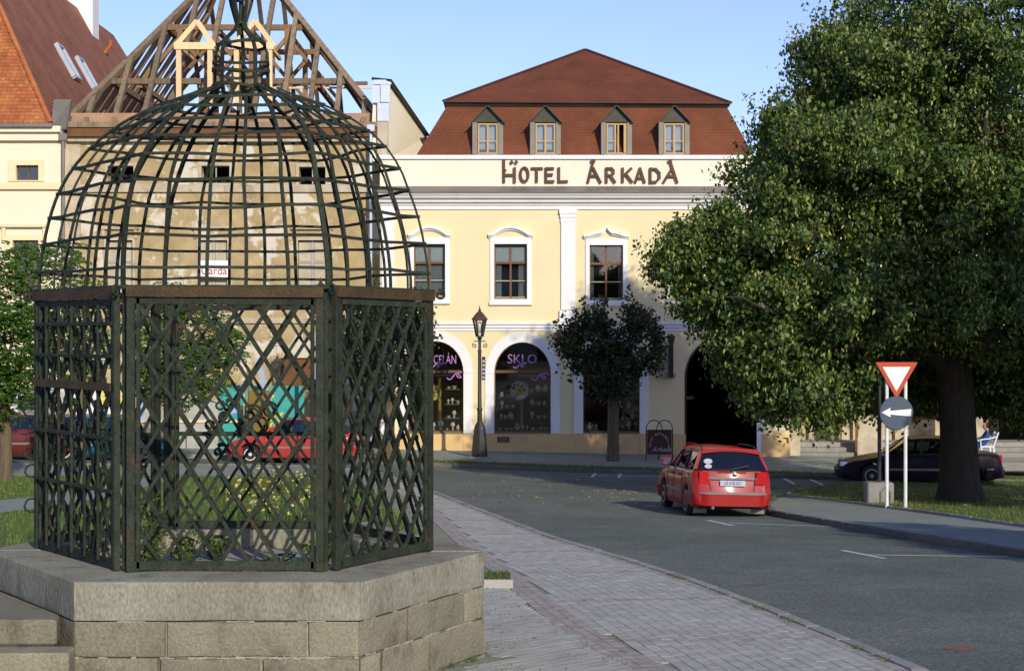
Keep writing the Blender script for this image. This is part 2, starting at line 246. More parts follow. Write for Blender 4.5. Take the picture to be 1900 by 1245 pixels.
# ------------------------------------------------------------------ mesh helpers
class MB:
    """collects geometry in world coordinates, build() links it as one mesh object under its thing"""
    def __init__(s): s.v = []; s.f = []
    def add(s, vs, fs):
        o = len(s.v); s.v += [tuple(v) for v in vs]; s.f += [tuple(i + o for i in f) for f in fs]; return s
    def box(s, a, b):
        x0, y0, z0 = a; x1, y1, z1 = b
        if x0 > x1: x0, x1 = x1, x0
        if y0 > y1: y0, y1 = y1, y0
        if z0 > z1: z0, z1 = z1, z0
        return s.add([(x0, y0, z0), (x1, y0, z0), (x1, y1, z0), (x0, y1, z0), (x0, y0, z1), (x1, y0, z1), (x1, y1, z1), (x0, y1, z1)],
              [(3, 2, 1, 0), (4, 5, 6, 7), (0, 1, 5, 4), (1, 2, 6, 5), (2, 3, 7, 6), (3, 0, 4, 7)])
    def bar(s, p, q, w, t, nrm=(0, -1, 0)):
        p, q, n = Vector(p), Vector(q), Vector(nrm); d = (q - p).normalized()
        side = d.cross(n)
        if side.length < 1e-5: n = Vector((1, 0, 0)); side = d.cross(n)
        side.normalize(); n = side.cross(d).normalized()
        vs = []
        for c in (p, q):
            for a, b in ((-1, -1), (1, -1), (1, 1), (-1, 1)): vs.append(c + side * a * w / 2 + n * b * t / 2)
        return s.add(vs, [(0, 1, 2, 3), (7, 6, 5, 4), (0, 4, 5, 1), (1, 5, 6, 2), (2, 6, 7, 3), (3, 7, 4, 0)])
    def sweep(s, pts, nrms, w, t, closed=False):
        n = len(pts); vs = []
        for i in range(n):
            a = Vector(pts[(i - 1) % n if closed else max(0, i - 1)]); b = Vector(pts[(i + 1) % n if closed else min(n - 1, i + 1)])
            d = (b - a).normalized(); nn = Vector(nrms[i]); side = d.cross(nn).normalized(); nn = side.cross(d).normalized(); c = Vector(pts[i])
            for u, k in ((-1, -1), (1, -1), (1, 1), (-1, 1)): vs.append(c + side * u * w / 2 + nn * k * t / 2)
        fs = []
        for i in range(n if closed else n - 1):
            j = (i + 1) % n
            for k in range(4):
                l = (k + 1) % 4; fs.append((i * 4 + k, j * 4 + k, j * 4 + l, i * 4 + l))
        if not closed: fs += [(0, 1, 2, 3), (n * 4 - 1, n * 4 - 2, n * 4 - 3, n * 4 - 4)]
        return s.add(vs, fs)
    def tube(s, pts, rad, n=8, closed=False, cap=True):
        m = len(pts); vs = []; fs = []; pts = [Vector(p) for p in pts]
        rr = rad if isinstance(rad, (list, tuple)) else [rad] * m
        up = None
        for i in range(m):
            a = pts[(i - 1) % m if closed else max(0, i - 1)]; b = pts[(i + 1) % m if closed else min(m - 1, i + 1)]
            d = (b - a).normalized()
            if up is None:
                up = d.orthogonal().normalized()
            u = (up - d * up.dot(d))
            u = u.normalized() if u.length > 1e-6 else d.orthogonal().normalized()
            up = u; w = d.cross(u)
            for k in range(n):
                th = 2 * math.pi * k / n; vs.append(pts[i] + (u * math.cos(th) + w * math.sin(th)) * rr[i])
        for i in range(m if closed else m - 1):
            j = (i + 1) % m
            for k in range(n):
                l = (k + 1) % n; fs.append((i * n + k, i * n + l, j * n + l, j * n + k))
        if cap and not closed: fs += [tuple(range(n - 1, -1, -1)), tuple((m - 1) * n + k for k in range(n))]
        return s.add(vs, fs)
    def lathe(s, c, prof, n=16, axis='z', scale=(1, 1)):
        vs = []; fs = []; m = len(prof); cx, cy, cz = c
        for r, h in prof:
            for k in range(n):
                th = 2 * math.pi * k / n; a, b = r * math.cos(th) * scale[0], r * math.sin(th) * scale[1]
                vs.append((cx + a, cy + b, cz + h) if axis == 'z' else ((cx + a, cy + h, cz + b) if axis == 'y' else (cx + h, cy + a, cz + b)))
        for i in range(m - 1):
            for k in range(n):
                l = (k + 1) % n; fs.append((i * n + k, i * n + l, (i + 1) * n + l, (i + 1) * n + k))
        fs += [tuple(range(n - 1, -1, -1)), tuple((m - 1) * n + k for k in range(n))]
        return s.add(vs, fs)
    def prism(s, poly, y0, y1):
        """outline in (x, z), extruded from y0 (front) to y1 (back)"""
        n = len(poly); vs = [(x, y0, z) for x, z in poly] + [(x, y1, z) for x, z in poly]
        tri = tessellate_polygon([[Vector((x, z, 0)) for x, z in poly]])
        fs = [tuple(t) for t in tri] + [tuple(i + n for i in reversed(t)) for t in tri]
        fs += [(i, (i + 1) % n, (i + 1) % n + n, i + n) for i in range(n)]
        return s.add(vs, fs)
    def ring(s, outer, inner, y0, y1):
        """closed band between two outlines with the same number of points, in (x, z)"""
        n = len(outer); vs = [(x, y0, z) for x, z in outer] + [(x, y0, z) for x, z in inner] + [(x, y1, z) for x, z in outer] + [(x, y1, z) for x, z in inner]; fs = []
        for i in range(n):
            j = (i + 1) % n
            fs += [(i, j, n + j, n + i), (2 * n + i, 3 * n + i, 3 * n + j, 2 * n + j), (i, 2 * n + i, 2 * n + j, j), (n + i, n + j, 3 * n + j, 3 * n + i)]
        return s.add(vs, fs)
    def wall(s, outer, holes, y0, thick):
        """front wall in the x-z plane with through openings"""
        loops = [outer] + holes; off = []; vs = []
        for l in loops:
            off.append(len(vs)); vs += [(x, y0, z) for x, z in l]
        tri = tessellate_polygon([[Vector((x, z, 0)) for x, z in l] for l in loops]); n = len(vs)
        vs2 = [(x, y + thick, z) for x, y, z in vs]
        fs = [tuple(t) for t in tri] + [tuple(i + n for i in reversed(t)) for t in tri]
        for l, o in zip(loops, off):
            m = len(l); fs += [(o + i, o + (i + 1) % m, n + o + (i + 1) % m, n + o + i) for i in range(m)]
        return s.add(vs + vs2, fs)
    def build(s, name, m, parent=None, smooth=False, root=None, kind=None, angle=40, bevel=0.0):
        me = bpy.data.meshes.new(name); o0 = Vector((0, 0, 0))
        top = parent
        while top is not None and top.parent is not None: top = top.parent
        if top is not None: o0 = top.location
        me.from_pydata([(x - o0.x, y - o0.y, z - o0.z) for x, y, z in s.v], [], s.f); me.validate()
        bm = bmesh.new(); bm.from_mesh(me); bmesh.ops.recalc_face_normals(bm, faces=bm.faces)
        if bevel: bmesh.ops.bevel(bm, geom=list(bm.edges), offset=bevel, segments=1, affect='EDGES', profile=0.7)
        bm.to_mesh(me); bm.free()
        if smooth:
            me.shade_smooth(); me.set_sharp_from_angle(angle=R(angle))
        me.materials.append(M[m] if isinstance(m, str) else m)
        o = bpy.data.objects.new(name, me); col.objects.link(o)
        if parent is not None: o.parent = parent
        if kind: o['kind'] = kind
        return o
def tag(o, label, cat, group=None):
    o['label'] = label; o['category'] = cat
    if group: o['group'] = group
    return o
def thing(name, loc, label, cat, group=None):
    o = bpy.data.objects.new(name, None); col.objects.link(o); o.location = loc; o.empty_display_size = 0.2
    return tag(o, label, cat, group)
def struct(o): o['kind'] = 'structure'; return o
def place_all():
    bpy.context.view_layer.update()
def npmesh(name, V, faces_n, m, parent=None, kind=None):
    """V (n*k,3) world coords, n faces of k verts each"""
    o0 = np.zeros(3)
    top = parent
    while top is not None and top.parent is not None: top = top.parent
    if top is not None: o0 = np.array(top.location)
    V = np.asarray(V, dtype=np.float32) - o0.astype(np.float32); k = faces_n; n = len(V) // k
    me = bpy.data.meshes.new(name); me.vertices.add(len(V)); me.vertices.foreach_set('co', V.ravel())
    me.loops.add(n * k); me.loops.foreach_set('vertex_index', np.arange(n * k, dtype=np.int32))
    me.polygons.add(n); me.polygons.foreach_set('loop_start', np.arange(0, n * k, k, dtype=np.int32)); me.polygons.foreach_set('loop_total', np.full(n, k, dtype=np.int32))
    me.update(calc_edges=True); me.materials.append(M[m] if isinstance(m, str) else m)
    o = bpy.data.objects.new(name, me); col.objects.link(o)
    if parent is not None: o.parent = parent
    if kind: o['kind'] = kind
    return o
def leaves(C, size, droop=0.5, aspect=0.7, var=0.35, N0=None, wob=0.5):
    """rhombic leaves with a slight fold at the points C"""
    n = len(C); az = rng.uniform(0, 2 * np.pi, n); tilt = rng.normal(-droop, 0.55, n)
    d = np.stack([np.cos(az) * np.cos(tilt), np.sin(az) * np.cos(tilt), np.sin(tilt)], 1)
    h = rng.normal(0, 1, (n, 3))
    if N0 is not None: h = N0 + h * wob
    s = np.cross(d, h); s /= np.linalg.norm(s, axis=1, keepdims=True) + 1e-9
    L = (size * (1 + rng.uniform(-var, var, n)))[:, None]
    a = C - d * L * 0.5; t = C + d * L * 0.5; l = C + s * L * aspect * 0.5 - d * L * 0.08; r = C - s * L * aspect * 0.5 - d * L * 0.08
    return np.stack([a, l, t, r], 1).reshape(-1, 3)
def blades(C, h, w, lean=0.35):
    n = len(C); az = rng.uniform(0, 2 * np.pi, n); H = h * rng.uniform(0.5, 1.3, n)
    o = np.stack([np.cos(az), np.sin(az), np.zeros(n)], 1) * w / 2
    t = np.stack([rng.normal(0, lean, n) * H, rng.normal(0, lean, n) * H, H], 1)
    return np.stack([C - o, C + o, C + t], 1).reshape(-1, 3)
def in_poly(x, y, poly):
    c = False; j = len(poly) - 1
    for i in range(len(poly)):
        xi, yi = poly[i][0], poly[i][1]; xj, yj = poly[j][0], poly[j][1]
        if (yi > y) != (yj > y) and x < (xj - xi) * (y - yi) / (yj - yi) + xi: c = not c
        j = i
    return c
def scatter(poly, n, off=0.0):
    xs = [p[0] for p in poly]; ys = [p[1] for p in poly]; out = []; tries = 0
    while len(out) < n and tries < n * 30:
        tries += 1
        x = random.uniform(min(xs), max(xs)); y = random.uniform(min(ys), max(ys))
        if in_poly(x, y, poly): out.append((x, y, g(x, y) + off))
    return np.array(out)
def sheet(name, poly, off, m, thick=0.0, step=1.5, parent=None):
    """a ground sheet that follows the terrain; poly is a list of (x, y)"""
    bm = bmesh.new(); vs = [bm.verts.new((p[0], p[1], 0)) for p in poly]; bm.faces.new(vs)
    bmesh.ops.triangulate(bm, faces=bm.faces[:])
    xs = [p[0] for p in poly]; ys = [p[1] for p in poly]
    for ax, lo, hi in ((0, min(xs), max(xs)), (1, min(ys), max(ys))):
        k = math.floor(lo / step) * step + step
        while k < hi:
            n = (1, 0, 0) if ax == 0 else (0, 1, 0); c = (k, 0, 0) if ax == 0 else (0, k, 0)
            bmesh.ops.bisect_plane(bm, geom=bm.verts[:] + bm.edges[:] + bm.faces[:], plane_co=c, plane_no=n); k += step
    for v in bm.verts: v.co.z = g(v.co.x, v.co.y) + off
    bmesh.ops.recalc_face_normals(bm, faces=bm.faces)
    if sum(f.normal.z for f in bm.faces) < 0: bmesh.ops.reverse_faces(bm, faces=bm.faces)
    if thick:
        ed = [e for e in bm.edges if len(e.link_faces) == 1]
        r = bmesh.ops.extrude_edge_only(bm, edges=ed)
        for v in [e for e in r['geom'] if isinstance(e, bmesh.types.BMVert)]: v.co.z -= thick
    me = bpy.data.meshes.new(name); bm.to_mesh(me); bm.free(); me.materials.append(M[m])
    o = bpy.data.objects.new(name, me); col.objects.link(o)
    if parent: o.parent = parent
    return o
def textmesh(txt, size, font_shear=0.0):
    cu = bpy.data.curves.new('t', 'FONT'); cu.body = txt; cu.size = size; cu.align_x = 'CENTER'; cu.align_y = 'CENTER'; cu.extrude = size * 0.02; cu.shear = font_shear; cu.resolution_u = 3
    ob = bpy.data.objects.new('t', cu); col.objects.link(ob); bpy.context.view_layer.update()
    me = bpy.data.meshes.new_from_object(ob.evaluated_get(bpy.context.evaluated_depsgraph_get()))
    bpy.data.objects.remove(ob); bpy.data.curves.remove(cu)
    return me
def text_obj(name, txt, size, center, m, parent=None, shear=0.0, sx=1.0, rot=0.0):
    """flat lettering standing in the x-z plane, facing -y"""
    me = textmesh(txt, size, shear); top = parent
    while top is not None and top.parent is not None: top = top.parent
    o0 = top.location if top is not None else Vector((0, 0, 0))
    me.transform(Matrix.Translation(Vector(center) - o0) @ Matrix.Rotation(rot, 4, 'Z') @ Matrix.Rotation(R(90), 4, 'X') @ Matrix.Diagonal((sx, 1, 1, 1)))
    me.materials.clear(); me.materials.append(M[m]); me.name = name
    o = bpy.data.objects.new(name, me); col.objects.link(o)
    if parent is not None: o.parent = parent
    return o
# ================================================================== THE SETTING: ground, road, pavements
gm = MB(); gm.add([(-1500, -300, -6.0), (1500, -300, -6.0), (1500, 3000, -6.0), (-1500, 3000, -6.0)], [(0, 1, 2, 3)])
struct(gm.build('ground', 'earth'))
road = struct(sheet('road', [(-45, -5), (45, -5), (45, 75), (-45, 75)], 0.0, 'asphalt', thick=2.5, step=2.5))

def unit_box(name, m, bev):
    mb = MB().box((-0.5, -0.5, -1.0), (0.5, 0.5, 0.0)); me = bpy.data.meshes.new(name)
    bm = bmesh.new(); vs = [bm.verts.new(v) for v in mb.v]
    for f in mb.f: bm.faces.new([vs[i] for i in f])
    if bev: bmesh.ops.bevel(bm, geom=[e for e in bm.edges if all(v.co.z > -0.5 for v in e.verts)], offset=bev, segments=1, affect='EDGES')
    bmesh.ops.recalc_face_normals(bm, faces=bm.faces); bm.to_mesh(me); bm.free(); me.materials.append(M[m]); return me
def resample(pts, step):
    out = []; acc = 0.0; pts = [Vector((p[0], p[1], 0)) for p in pts]
    cum = [0.0]
    for a, b in zip(pts, pts[1:]): cum.append(cum[-1] + (b - a).length)
    n = max(1, int(round(cum[-1] / step)))
    for i in range(n + 1):
        t = cum[-1] * i / n; k = 0
        while k < len(pts) - 2 and cum[k + 1] < t: k += 1
        out.append(pts[k].lerp(pts[k + 1], (t - cum[k]) / max(1e-6, cum[k + 1] - cum[k])))
    return out
KERB = {}
def kerb_run(pts, width, top, depth, length, m, parent, name='kerb_stone', jitter=0.004):
    if m not in KERB: KERB[m] = unit_box('kerb_stone', m, 0.06)
    q = resample(pts, length)
    for a, b in zip(q, q[1:]):
        d = b - a; c = (a + b) / 2; L = d.length
        za, zb = g(a.x, a.y), g(b.x, b.y)
        o = bpy.data.objects.new(name, KERB[m]); col.objects.link(o); o.parent = parent
        o.location = (c.x, c.y, (za + zb) / 2 + top + random.uniform(-jitter, jitter))
        ex = Vector((d.x, d.y, zb - za)).normalized(); ez = Vector((0, 0, 1)); ey = ez.cross(ex).normalized(); ez = ex.cross(ey)
        o.rotation_euler = Matrix((ex, ey, ez)).transposed().to_euler(); o.scale = (L - 0.012, width, depth)

# ---- near left pavement: kerb line traced on the ground
EDGE = [G(px, py) for px, py in [(1900, 1337), (1679, 1243), (1558, 1193), (1426, 1138), (1300, 1090), (1174, 1048), (1021, 1001), (900, 954), (830, 926), (770, 903), (722, 886), (690, 878), (640, 872), (560, 868), (400, 866), (200, 865), (0, 865), (-250, 866)]]
EDGE = [Vector((EDGE[0].x + 1.3, EDGE[0].y - 6.5, 0))] + EDGE
GR = [G(px, py, 0.07) for px, py in [(-250, 884), (0, 883), (200, 883), (400, 884), (560, 886), (640, 889), (672, 896), (704, 921), (745, 957), (800, 1006)]]
lawn_poly = [(p.x, p.y) for p in GR] + [(-1.2, 16.9), (-5.0, 16.9), (-26, 16.9)] + [(-26, GR[0].y)]
side_poly = [(p.x, p.y) for p in EDGE] + [(p.x, p.y) for p in GR] + [(-1.2, 16.9), (-26, 16.9), (-26, 3), (EDGE[0].x, 3)]
sidewalk = struct(sheet('sidewalk', side_poly, 0.069, 'joint', thick=0.2))
lawn = struct(sheet('lawn', lawn_poly, 0.07, 'lawn', thick=0.1))
kerb_run([(p.x - 0.05, p.y - 0.03) for p in EDGE], 0.14, 0.085, 0.2, 0.95, 'kerb', sidewalk)
# pavers: rows set out from the kerb, with pinkish border and cross bands
def edge_frame():
    q = resample(EDGE[:13], 0.215); fr = []
    for a, b in zip(q, q[1:]):
        d = (b - a); L = d.length; d = d.normalized(); fr.append(((a + b) / 2, d, Vector((-d.y, d.x, 0)), L))
    return fr
BAND = [G(px, py, 0.07) for px, py in [(1330, 1300), (1216, 1243), (1137, 1206), (1058, 1159), (968, 1090), (940, 1065), (880, 1020), (800, 950), (740, 905)]]
def side_of_band(p):
    """signed distance to the pinkish band: positive on the kerb side"""
    best = 9; sg = 1
    for a, b in zip(BAND, BAND[1:]):
        d = Vector((b.x - a.x, b.y - a.y, 0)); L = d.length; t = max(0, min(1, ((p.x - a.x) * d.x + (p.y - a.y) * d.y) / (L * L)))
        q = Vector((a.x + d.x * t, a.y + d.y * t, 0)); v = Vector((p.x, p.y, 0)) - q; dist = v.length
        if dist < best: best = dist; sg = 1 if d.x * v.y - d.y * v.x < 0 else -1
    return best * sg
PED_OUT = [(-3.30, 12.40), (-1.0, 12.40), (-0.02, 14.30), (-1.4, 16.9), (-3.7, 16.9), (-4.6, 14.4)]
pav = []
for i, (c, d, n, L) in enumerate(edge_frame()):
    for j in range(26):
        v = 0.135 + 0.118 * j + 0.06
        p = c + n * v + d * (0.1 if j % 2 else 0.0)
        sb = side_of_band(p)
        if sb < 0.17 or p.y < 10.5 or in_poly(p.x, p.y, PED_OUT): continue
        if in_poly(p.x, p.y, lawn_poly): continue
        pink = j < 1 or (i % 16 == 0)
        pav.append((p, d, L - 0.007, 0.112, pink))
BC = (BAND[2] - BAND[4]).normalized(); bd = Vector((0.62, 0.78, 0)).normalized(); bn = Vector((-bd.y, bd.x, 0)); o0 = Vector((0.2, 13.0, 0))
for i in range(-22, 46):
    for j in range(-50, 50):
        p = o0 + bd * (i * 0.212 + (0.1 if j % 2 else 0)) + bn * (j * 0.122)
        if p.y < 10.8 or p.y > 21 or in_poly(p.x, p.y, PED_OUT) or in_poly(p.x, p.y, lawn_poly) or p.x < -1.3: continue
        if side_of_band(p) > -0.16: continue
        pav.append((p, bd, 0.205, 0.115, False))
for a, b in zip(BAND, BAND[1:]):                 # the pinkish band itself
    d = Vector((b.x - a.x, b.y - a.y, 0)); L = d.length; d.normalize(); n = Vector((-d.y, d.x, 0)); k = int(L / 0.2)
    for i in range(k):
        for s in (-0.104, 0.0, 0.104):
            p = Vector((a.x, a.y, 0)) + d * (i + 0.5) * L / k - n * s
            if p.y > 10.5 and not in_poly(p.x, p.y, PED_OUT) and not in_poly(p.x, p.y, lawn_poly): pav.append((p, d, L / k - 0.008, 0.099, True))
pav.sort(key=lambda t: t[0].y)
PU = {False: unit_box('paver', 'paver', 0.02), True: unit_box('paver', 'paver_pink', 0.02)}
rest = {False: MB(), True: MB()}; npv = 0
for p, d, L, w, pink in pav:
    z = g(p.x, p.y) + 0.076 + random.uniform(-0.0012, 0.0012)
    if abs(p.x / p.y) > 0.31: continue
    vis = p.y > 12.1 and p.x * F / p.y + CX < 1900
    if npv < 300 and vis:
        npv += 1
        o = bpy.data.objects.new('paver', PU[pink]); col.objects.link(o); o.parent = sidewalk; o.location = (p.x, p.y, z)
        e = 0.3; sx = (g(p.x + d.x * e, p.y + d.y * e) - g(p.x - d.x * e, p.y - d.y * e)) / (2 * e)
        sy = (g(p.x - d.y * e, p.y + d.x * e) - g(p.x + d.y * e, p.y - d.x * e)) / (2 * e)
        ex = Vector((d.x, d.y, sx)).normalized(); ey = Vector((-d.y, d.x, sy)).normalized(); ez = ex.cross(ey)
        o.rotation_euler = Matrix((ex, ey, ez)).transposed().to_euler(); o.scale = (L, w, 0.06)
    else:
        n = Vector((-d.y, d.x, 0)); cs = [p + d * a * L / 2 + n * b * w / 2 for a, b in ((-1, -1), (1, -1), (1, 1), (-1, 1))]
        dz = z - g(p.x, p.y)
        vs = [(q.x, q.y, g(q.x, q.y) + dz) for q in cs] + [(q.x, q.y, g(q.x, q.y) + 0.02) for q in cs]
        rest[pink].add(vs, [(0, 1, 2, 3), (0, 4, 5, 1), (1, 5, 6, 2), (2, 6, 7, 3), (3, 7, 4, 0)])
rest[False].build('paver_field', 'paver', sidewalk, kind='stuff'); rest[True].build('paver_border', 'paver_pink', sidewalk, kind='stuff')
# pavement round the pedestal's left side and along the far road (plain slabs)
struct(sheet('side_path', [(p.x, p.y) for p in EDGE[12:]] + [(p.x, p.y) for p in GR[:7]], 0.074, 'asphalt2'))
struct(sheet('front_path', [(-26, 5), (-1.35, 5), (-1.35, 12.3), (-3.3, 12.3), (-4.75, 14.0), (-8, 16.8), (-26, 16.8)], 0.074, 'asphalt2'))
PATH = [G(px, py, 0.075) for px, py in [(-150, 930), (0, 928), (70, 921), (150, 908), (210, 895), (260, 886), (330, 886), (280, 900), (200, 922), (90, 942), (0, 952), (-150, 960)]]
struct(sheet('lawn_path', [(p.x, p.y) for p in PATH], 0.082, 'asphalt2'))

# ---- right-hand island: paved strip and verge
KR = [G(px, py, 0.11) for px, py in [(1424, 936), (1428, 946), (1500, 958), (1600, 974), (1700, 990), (1800, 1005), (1900, 1020), (2300, 1080)]]
VR = [G(px, py, 0.11) for px, py in [(2300, 1030), (1900, 978), (1750, 956), (1600, 936), (1510, 925), (1458, 920)]]
TIP = [G(px, py, 0.11) for px, py in [(1440, 925)]]
pave_r = struct(sheet('island_pavement', [(p.x, p.y) for p in KR] + [(p.x, p.y) for p in VR + TIP], 0.11, 'asphalt2', thick=0.25))
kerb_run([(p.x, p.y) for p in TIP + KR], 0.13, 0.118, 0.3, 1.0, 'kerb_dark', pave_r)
BK = [G(px, py, 0.1) for px, py in [(1472, 912), (1560, 899), (1700, 893), (1850, 893), (2000, 897), (2300, 905)]]
verge_poly = [(p.x, p.y) for p in VR] + [(p.x, p.y) for p in BK]
verge = struct(sheet('verge', verge_poly, 0.13, 'lawn', thick=0.25))
kerb_run([(p.x, p.y) for p in VR], 0.08, 0.165, 0.2, 1.0, 'kerb', verge)
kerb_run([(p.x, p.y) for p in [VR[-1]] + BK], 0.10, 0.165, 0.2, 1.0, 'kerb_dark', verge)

# ---- far pavement in front of the hotel, with a grass strip behind the kerb
KF = [G(px, py, 0.06) for px, py in [(560, 852), (650, 855), (780, 861), (1000, 870), (1200, 876), (1330, 880), (1480, 884), (1600, 888), (1900, 893), (2400, 905)]]
far_poly = [(p.x, p.y) for p in KF] + [(34, 59.5), (-24, 59.5), (-24, KF[0].y + 2.0)]
far_walk = struct(sheet('far_sidewalk', far_poly, 0.12, 'asphalt2', thick=0.3))
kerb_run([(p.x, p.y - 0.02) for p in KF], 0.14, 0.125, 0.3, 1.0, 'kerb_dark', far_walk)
strip_poly = [(p.x, p.y + 0.10) for p in KF] + [(p.x, p.y + 0.75) for p in reversed(KF)]
strip = struct(sheet('grass_strip', strip_poly, 0.128, 'lawn'))

# ---- painted markings
def mark(pts, w, name, m='white_paint'):
    q = [G(*p) for p in pts]
    for a, b in zip(q, q[1:]):
        d = (b - a); d.z = 0; n = Vector((-d.y, d.x, 0)).normalized() * w / 2
        struct(sheet(name, [(a.x - n.x, a.y - n.y), (b.x - n.x, b.y - n.y), (b.x + n.x, b.y + n.y), (a.x + n.x, a.y + n.y)], 0.004, m, step=0.7))
for pts in ([(1312, 965), (1360, 975)], [(1352, 970), (1548, 977)], [(1563, 1021), (1642, 1036)], [(1606, 1029), (1868, 1033)], [(1105, 878), (1098, 885)], [(1152, 878), (1148, 886)], [(1452, 886), (1474, 898)], [(1503, 889), (1528, 900)], [(1195, 937), (1222, 940)], [(1100, 881), (1230, 884)]):
    mark(pts, 0.10, 'parking_line')
def splat(px, py, w, h):
    c = G(px, py); s = F / c.y; dep = h / 1245 * 0  # real size from the traced width
    rx = w / s / 2; ry = rx * 0.9; n = 16; off = random.uniform(0, 9)
    pts = [(c.x + math.cos(a) * rx * (1 + 0.55 * mnoise.noise((math.cos(a) * 2 + off, math.sin(a) * 2, off))), c.y + math.sin(a) * ry * (1 + 0.7 * mnoise.noise((math.cos(a) * 2, off, math.sin(a) * 2 + off)))) for a in [2 * math.pi * k / n for k in range(n)]]
    struct(sheet('red_paint_patch', pts, 0.003, 'red_paint', step=0.5))
for s_ in ((1190, 1017, 34, 6), (1400, 1084, 36, 8), (1785, 1203, 64, 16), (1042, 974, 26, 5), (1692, 1023, 34, 6), (1526, 1115, 16, 4), (1465, 1092, 9, 3), (1600, 1138, 12, 4), (1683, 1164, 16, 4), (1475, 979, 22, 3)): splat(*s_)

# ================================================================== STONE PEDESTAL
ZT = -1.7735
def pxX(px, Y): return (px - CX) / F * Y
POUT = [Vector((pxX(135, 12.55), 12.55, 0)), Vector((pxX(668, 12.55), 12.55, 0)), Vector((pxX(900, 14.34), 14.34, 0)), Vector((-1.35, 16.55, 0)), Vector((-3.62, 16.55, 0)), Vector((pxX(-30, 14.42), 14.42, 0))]
def inset(poly, d):
    n = len(poly); out = []
    for i in range(n):
        a, b, c = poly[i - 1], poly[i], poly[(i + 1) % n]
        d1 = (b - a).normalized(); d2 = (c - b).normalized(); n1 = Vector((-d1.y, d1.x, 0)); n2 = Vector((-d2.y, d2.x, 0))
        k = n1 + n2; k = k / k.length_squared * 2 * 1.0; out.append(b + k * d)
    return out
ped = thing('stone_pedestal', (-2.2, 14.4, -2.62), 'six-sided weathered sandstone pedestal with coping carrying the iron cage', 'pedestal')
def stone(A, B, t0, t1, zb, zt, d0, d1, name, m, O, I, gap=0.006, bev=0.012, rough=0.006):
    """one block between two corners of the outline, from outside inset d0 to d1"""
    oa, ob = O[A], O[B]; ia, ib = I[A], I[B]
    L = (ob - oa).length; g0 = gap / L
    o0, o1 = oa.lerp(ob, t0 + g0 * (t0 > 0.0)), oa.lerp(ob, t1 - g0 * (t1 < 1.0)); i0, i1 = ia.lerp(ib, t0 + g0 * (t0 > 0)), ia.lerp(ib, t1 - g0 * (t1 < 1))
    j = lambda: Vector((random.uniform(-rough, rough), random.uniform(-rough, rough), 0))
    q = [o0 + j(), o1 + j(), i1, i0]
    dz = random.uniform(-rough, rough) * 0.5
    mb = MB().add([(p.x, p.y, zb) for p in q] + [(p.x, p.y, zt + dz) for p in q], [(0, 1, 2, 3), (4, 5, 6, 7), (0, 1, 5, 4), (1, 2, 6, 5), (2, 3, 7, 6), (3, 0, 4, 7)])
    if A not in (0, 1, 5): return mb.build(name, m, ped, bevel=bev)
    o = mb.build(name, m, ped); me = o.data; bm = bmesh.new(); bm.from_mesh(me)
    bmesh.ops.subdivide_edges(bm, edges=bm.edges[:], cuts=7, use_grid_fill=True); bm.normal_update(); mv = []
    for v in bm.verts:
        ns_ = []
        for f in v.link_faces:
            if not any(f.normal.dot(q_) > .9 for q_ in ns_): ns_.append(f.normal.copy())
        av = Vector((0, 0, 0))
        for q_ in ns_: av += q_
        w_ = v.co; nz_ = mnoise.noise(w_ * 5.0 + Vector((zb, 0, 0))) * .5 + mnoise.noise(w_ * 17.0) * .5
        mv.append(av.normalized() * (nz_ * .006 if len(ns_) == 1 else -.007 + min(0, nz_ + .12) * .030))
    for v, d_ in zip(bm.verts, mv): v.co += d_
    bm.to_mesh(me); bm.free(); me.shade_smooth(); me.set_sharp_from_angle(angle=R(50)); return o
I1 = inset(POUT, 0.62)
C2 = inset(POUT, 0.012); I2 = inset(POUT, 0.60); C3 = inset(POUT, 0.0); CORE = inset(POUT, 0.042)
zc = [ZT, -2.062, -2.325, -2.62, -2.95]
for k in range(6):
    A, B = k, (k + 1) % 6
    for t0, t1 in {0: [(0, 1)], 1: [(0, 1)], 2: [(0, 0.5), (0.5, 1)], 5: [(0, 1)]}.get(k, [(0, 0.45), (0.45, 1)]): stone(A, B, t0, t1, zc[1] + 0.004, zc[0], 0, 0, 'coping_stone', 'coping', POUT, I1, gap=0.004, bev=0.016, rough=0.010)
    for row, cuts in ((1, {0: [0, 0.323, 0.822, 1], 1: [0, 0.36, 0.84, 1], 5: [0, 0.5, 1]}.get(k, [0, 0.5, 1])), (2, {0: [0, 0.30, 0.66, 1], 1: [0, 0.16, 0.53, 1], 5: [0, 0.4, 1]}.get(k, [0, 0.4, 1])), (3, {0: [0, 0.5, 1]}.get(k, [0, 0.5, 1]))):
        O = C2 if row == 1 else C3
        for t0, t1 in zip(cuts, cuts[1:]): stone(A, B, t0, t1, zc[row + 1] + 0.005, zc[row], 0, 0, 'wall_stone', 'stone', O, I2, gap=0.005, bev=0.010)
core = MB(); CI = inset(POUT, 0.5)
for k in range(6):
    a, b, c, d = CORE[k], CORE[(k + 1) % 6], CI[(k + 1) % 6], CI[k]
    core.add([(p.x, p.y, -3.0) for p in (a, b, c, d)] + [(p.x, p.y, ZT - 0.03) for p in (a, b, c, d)], [(0, 1, 5, 4), (4, 5, 6, 7), (2, 3, 7, 6)])
core.build('mortar_core', 'mortar', ped)
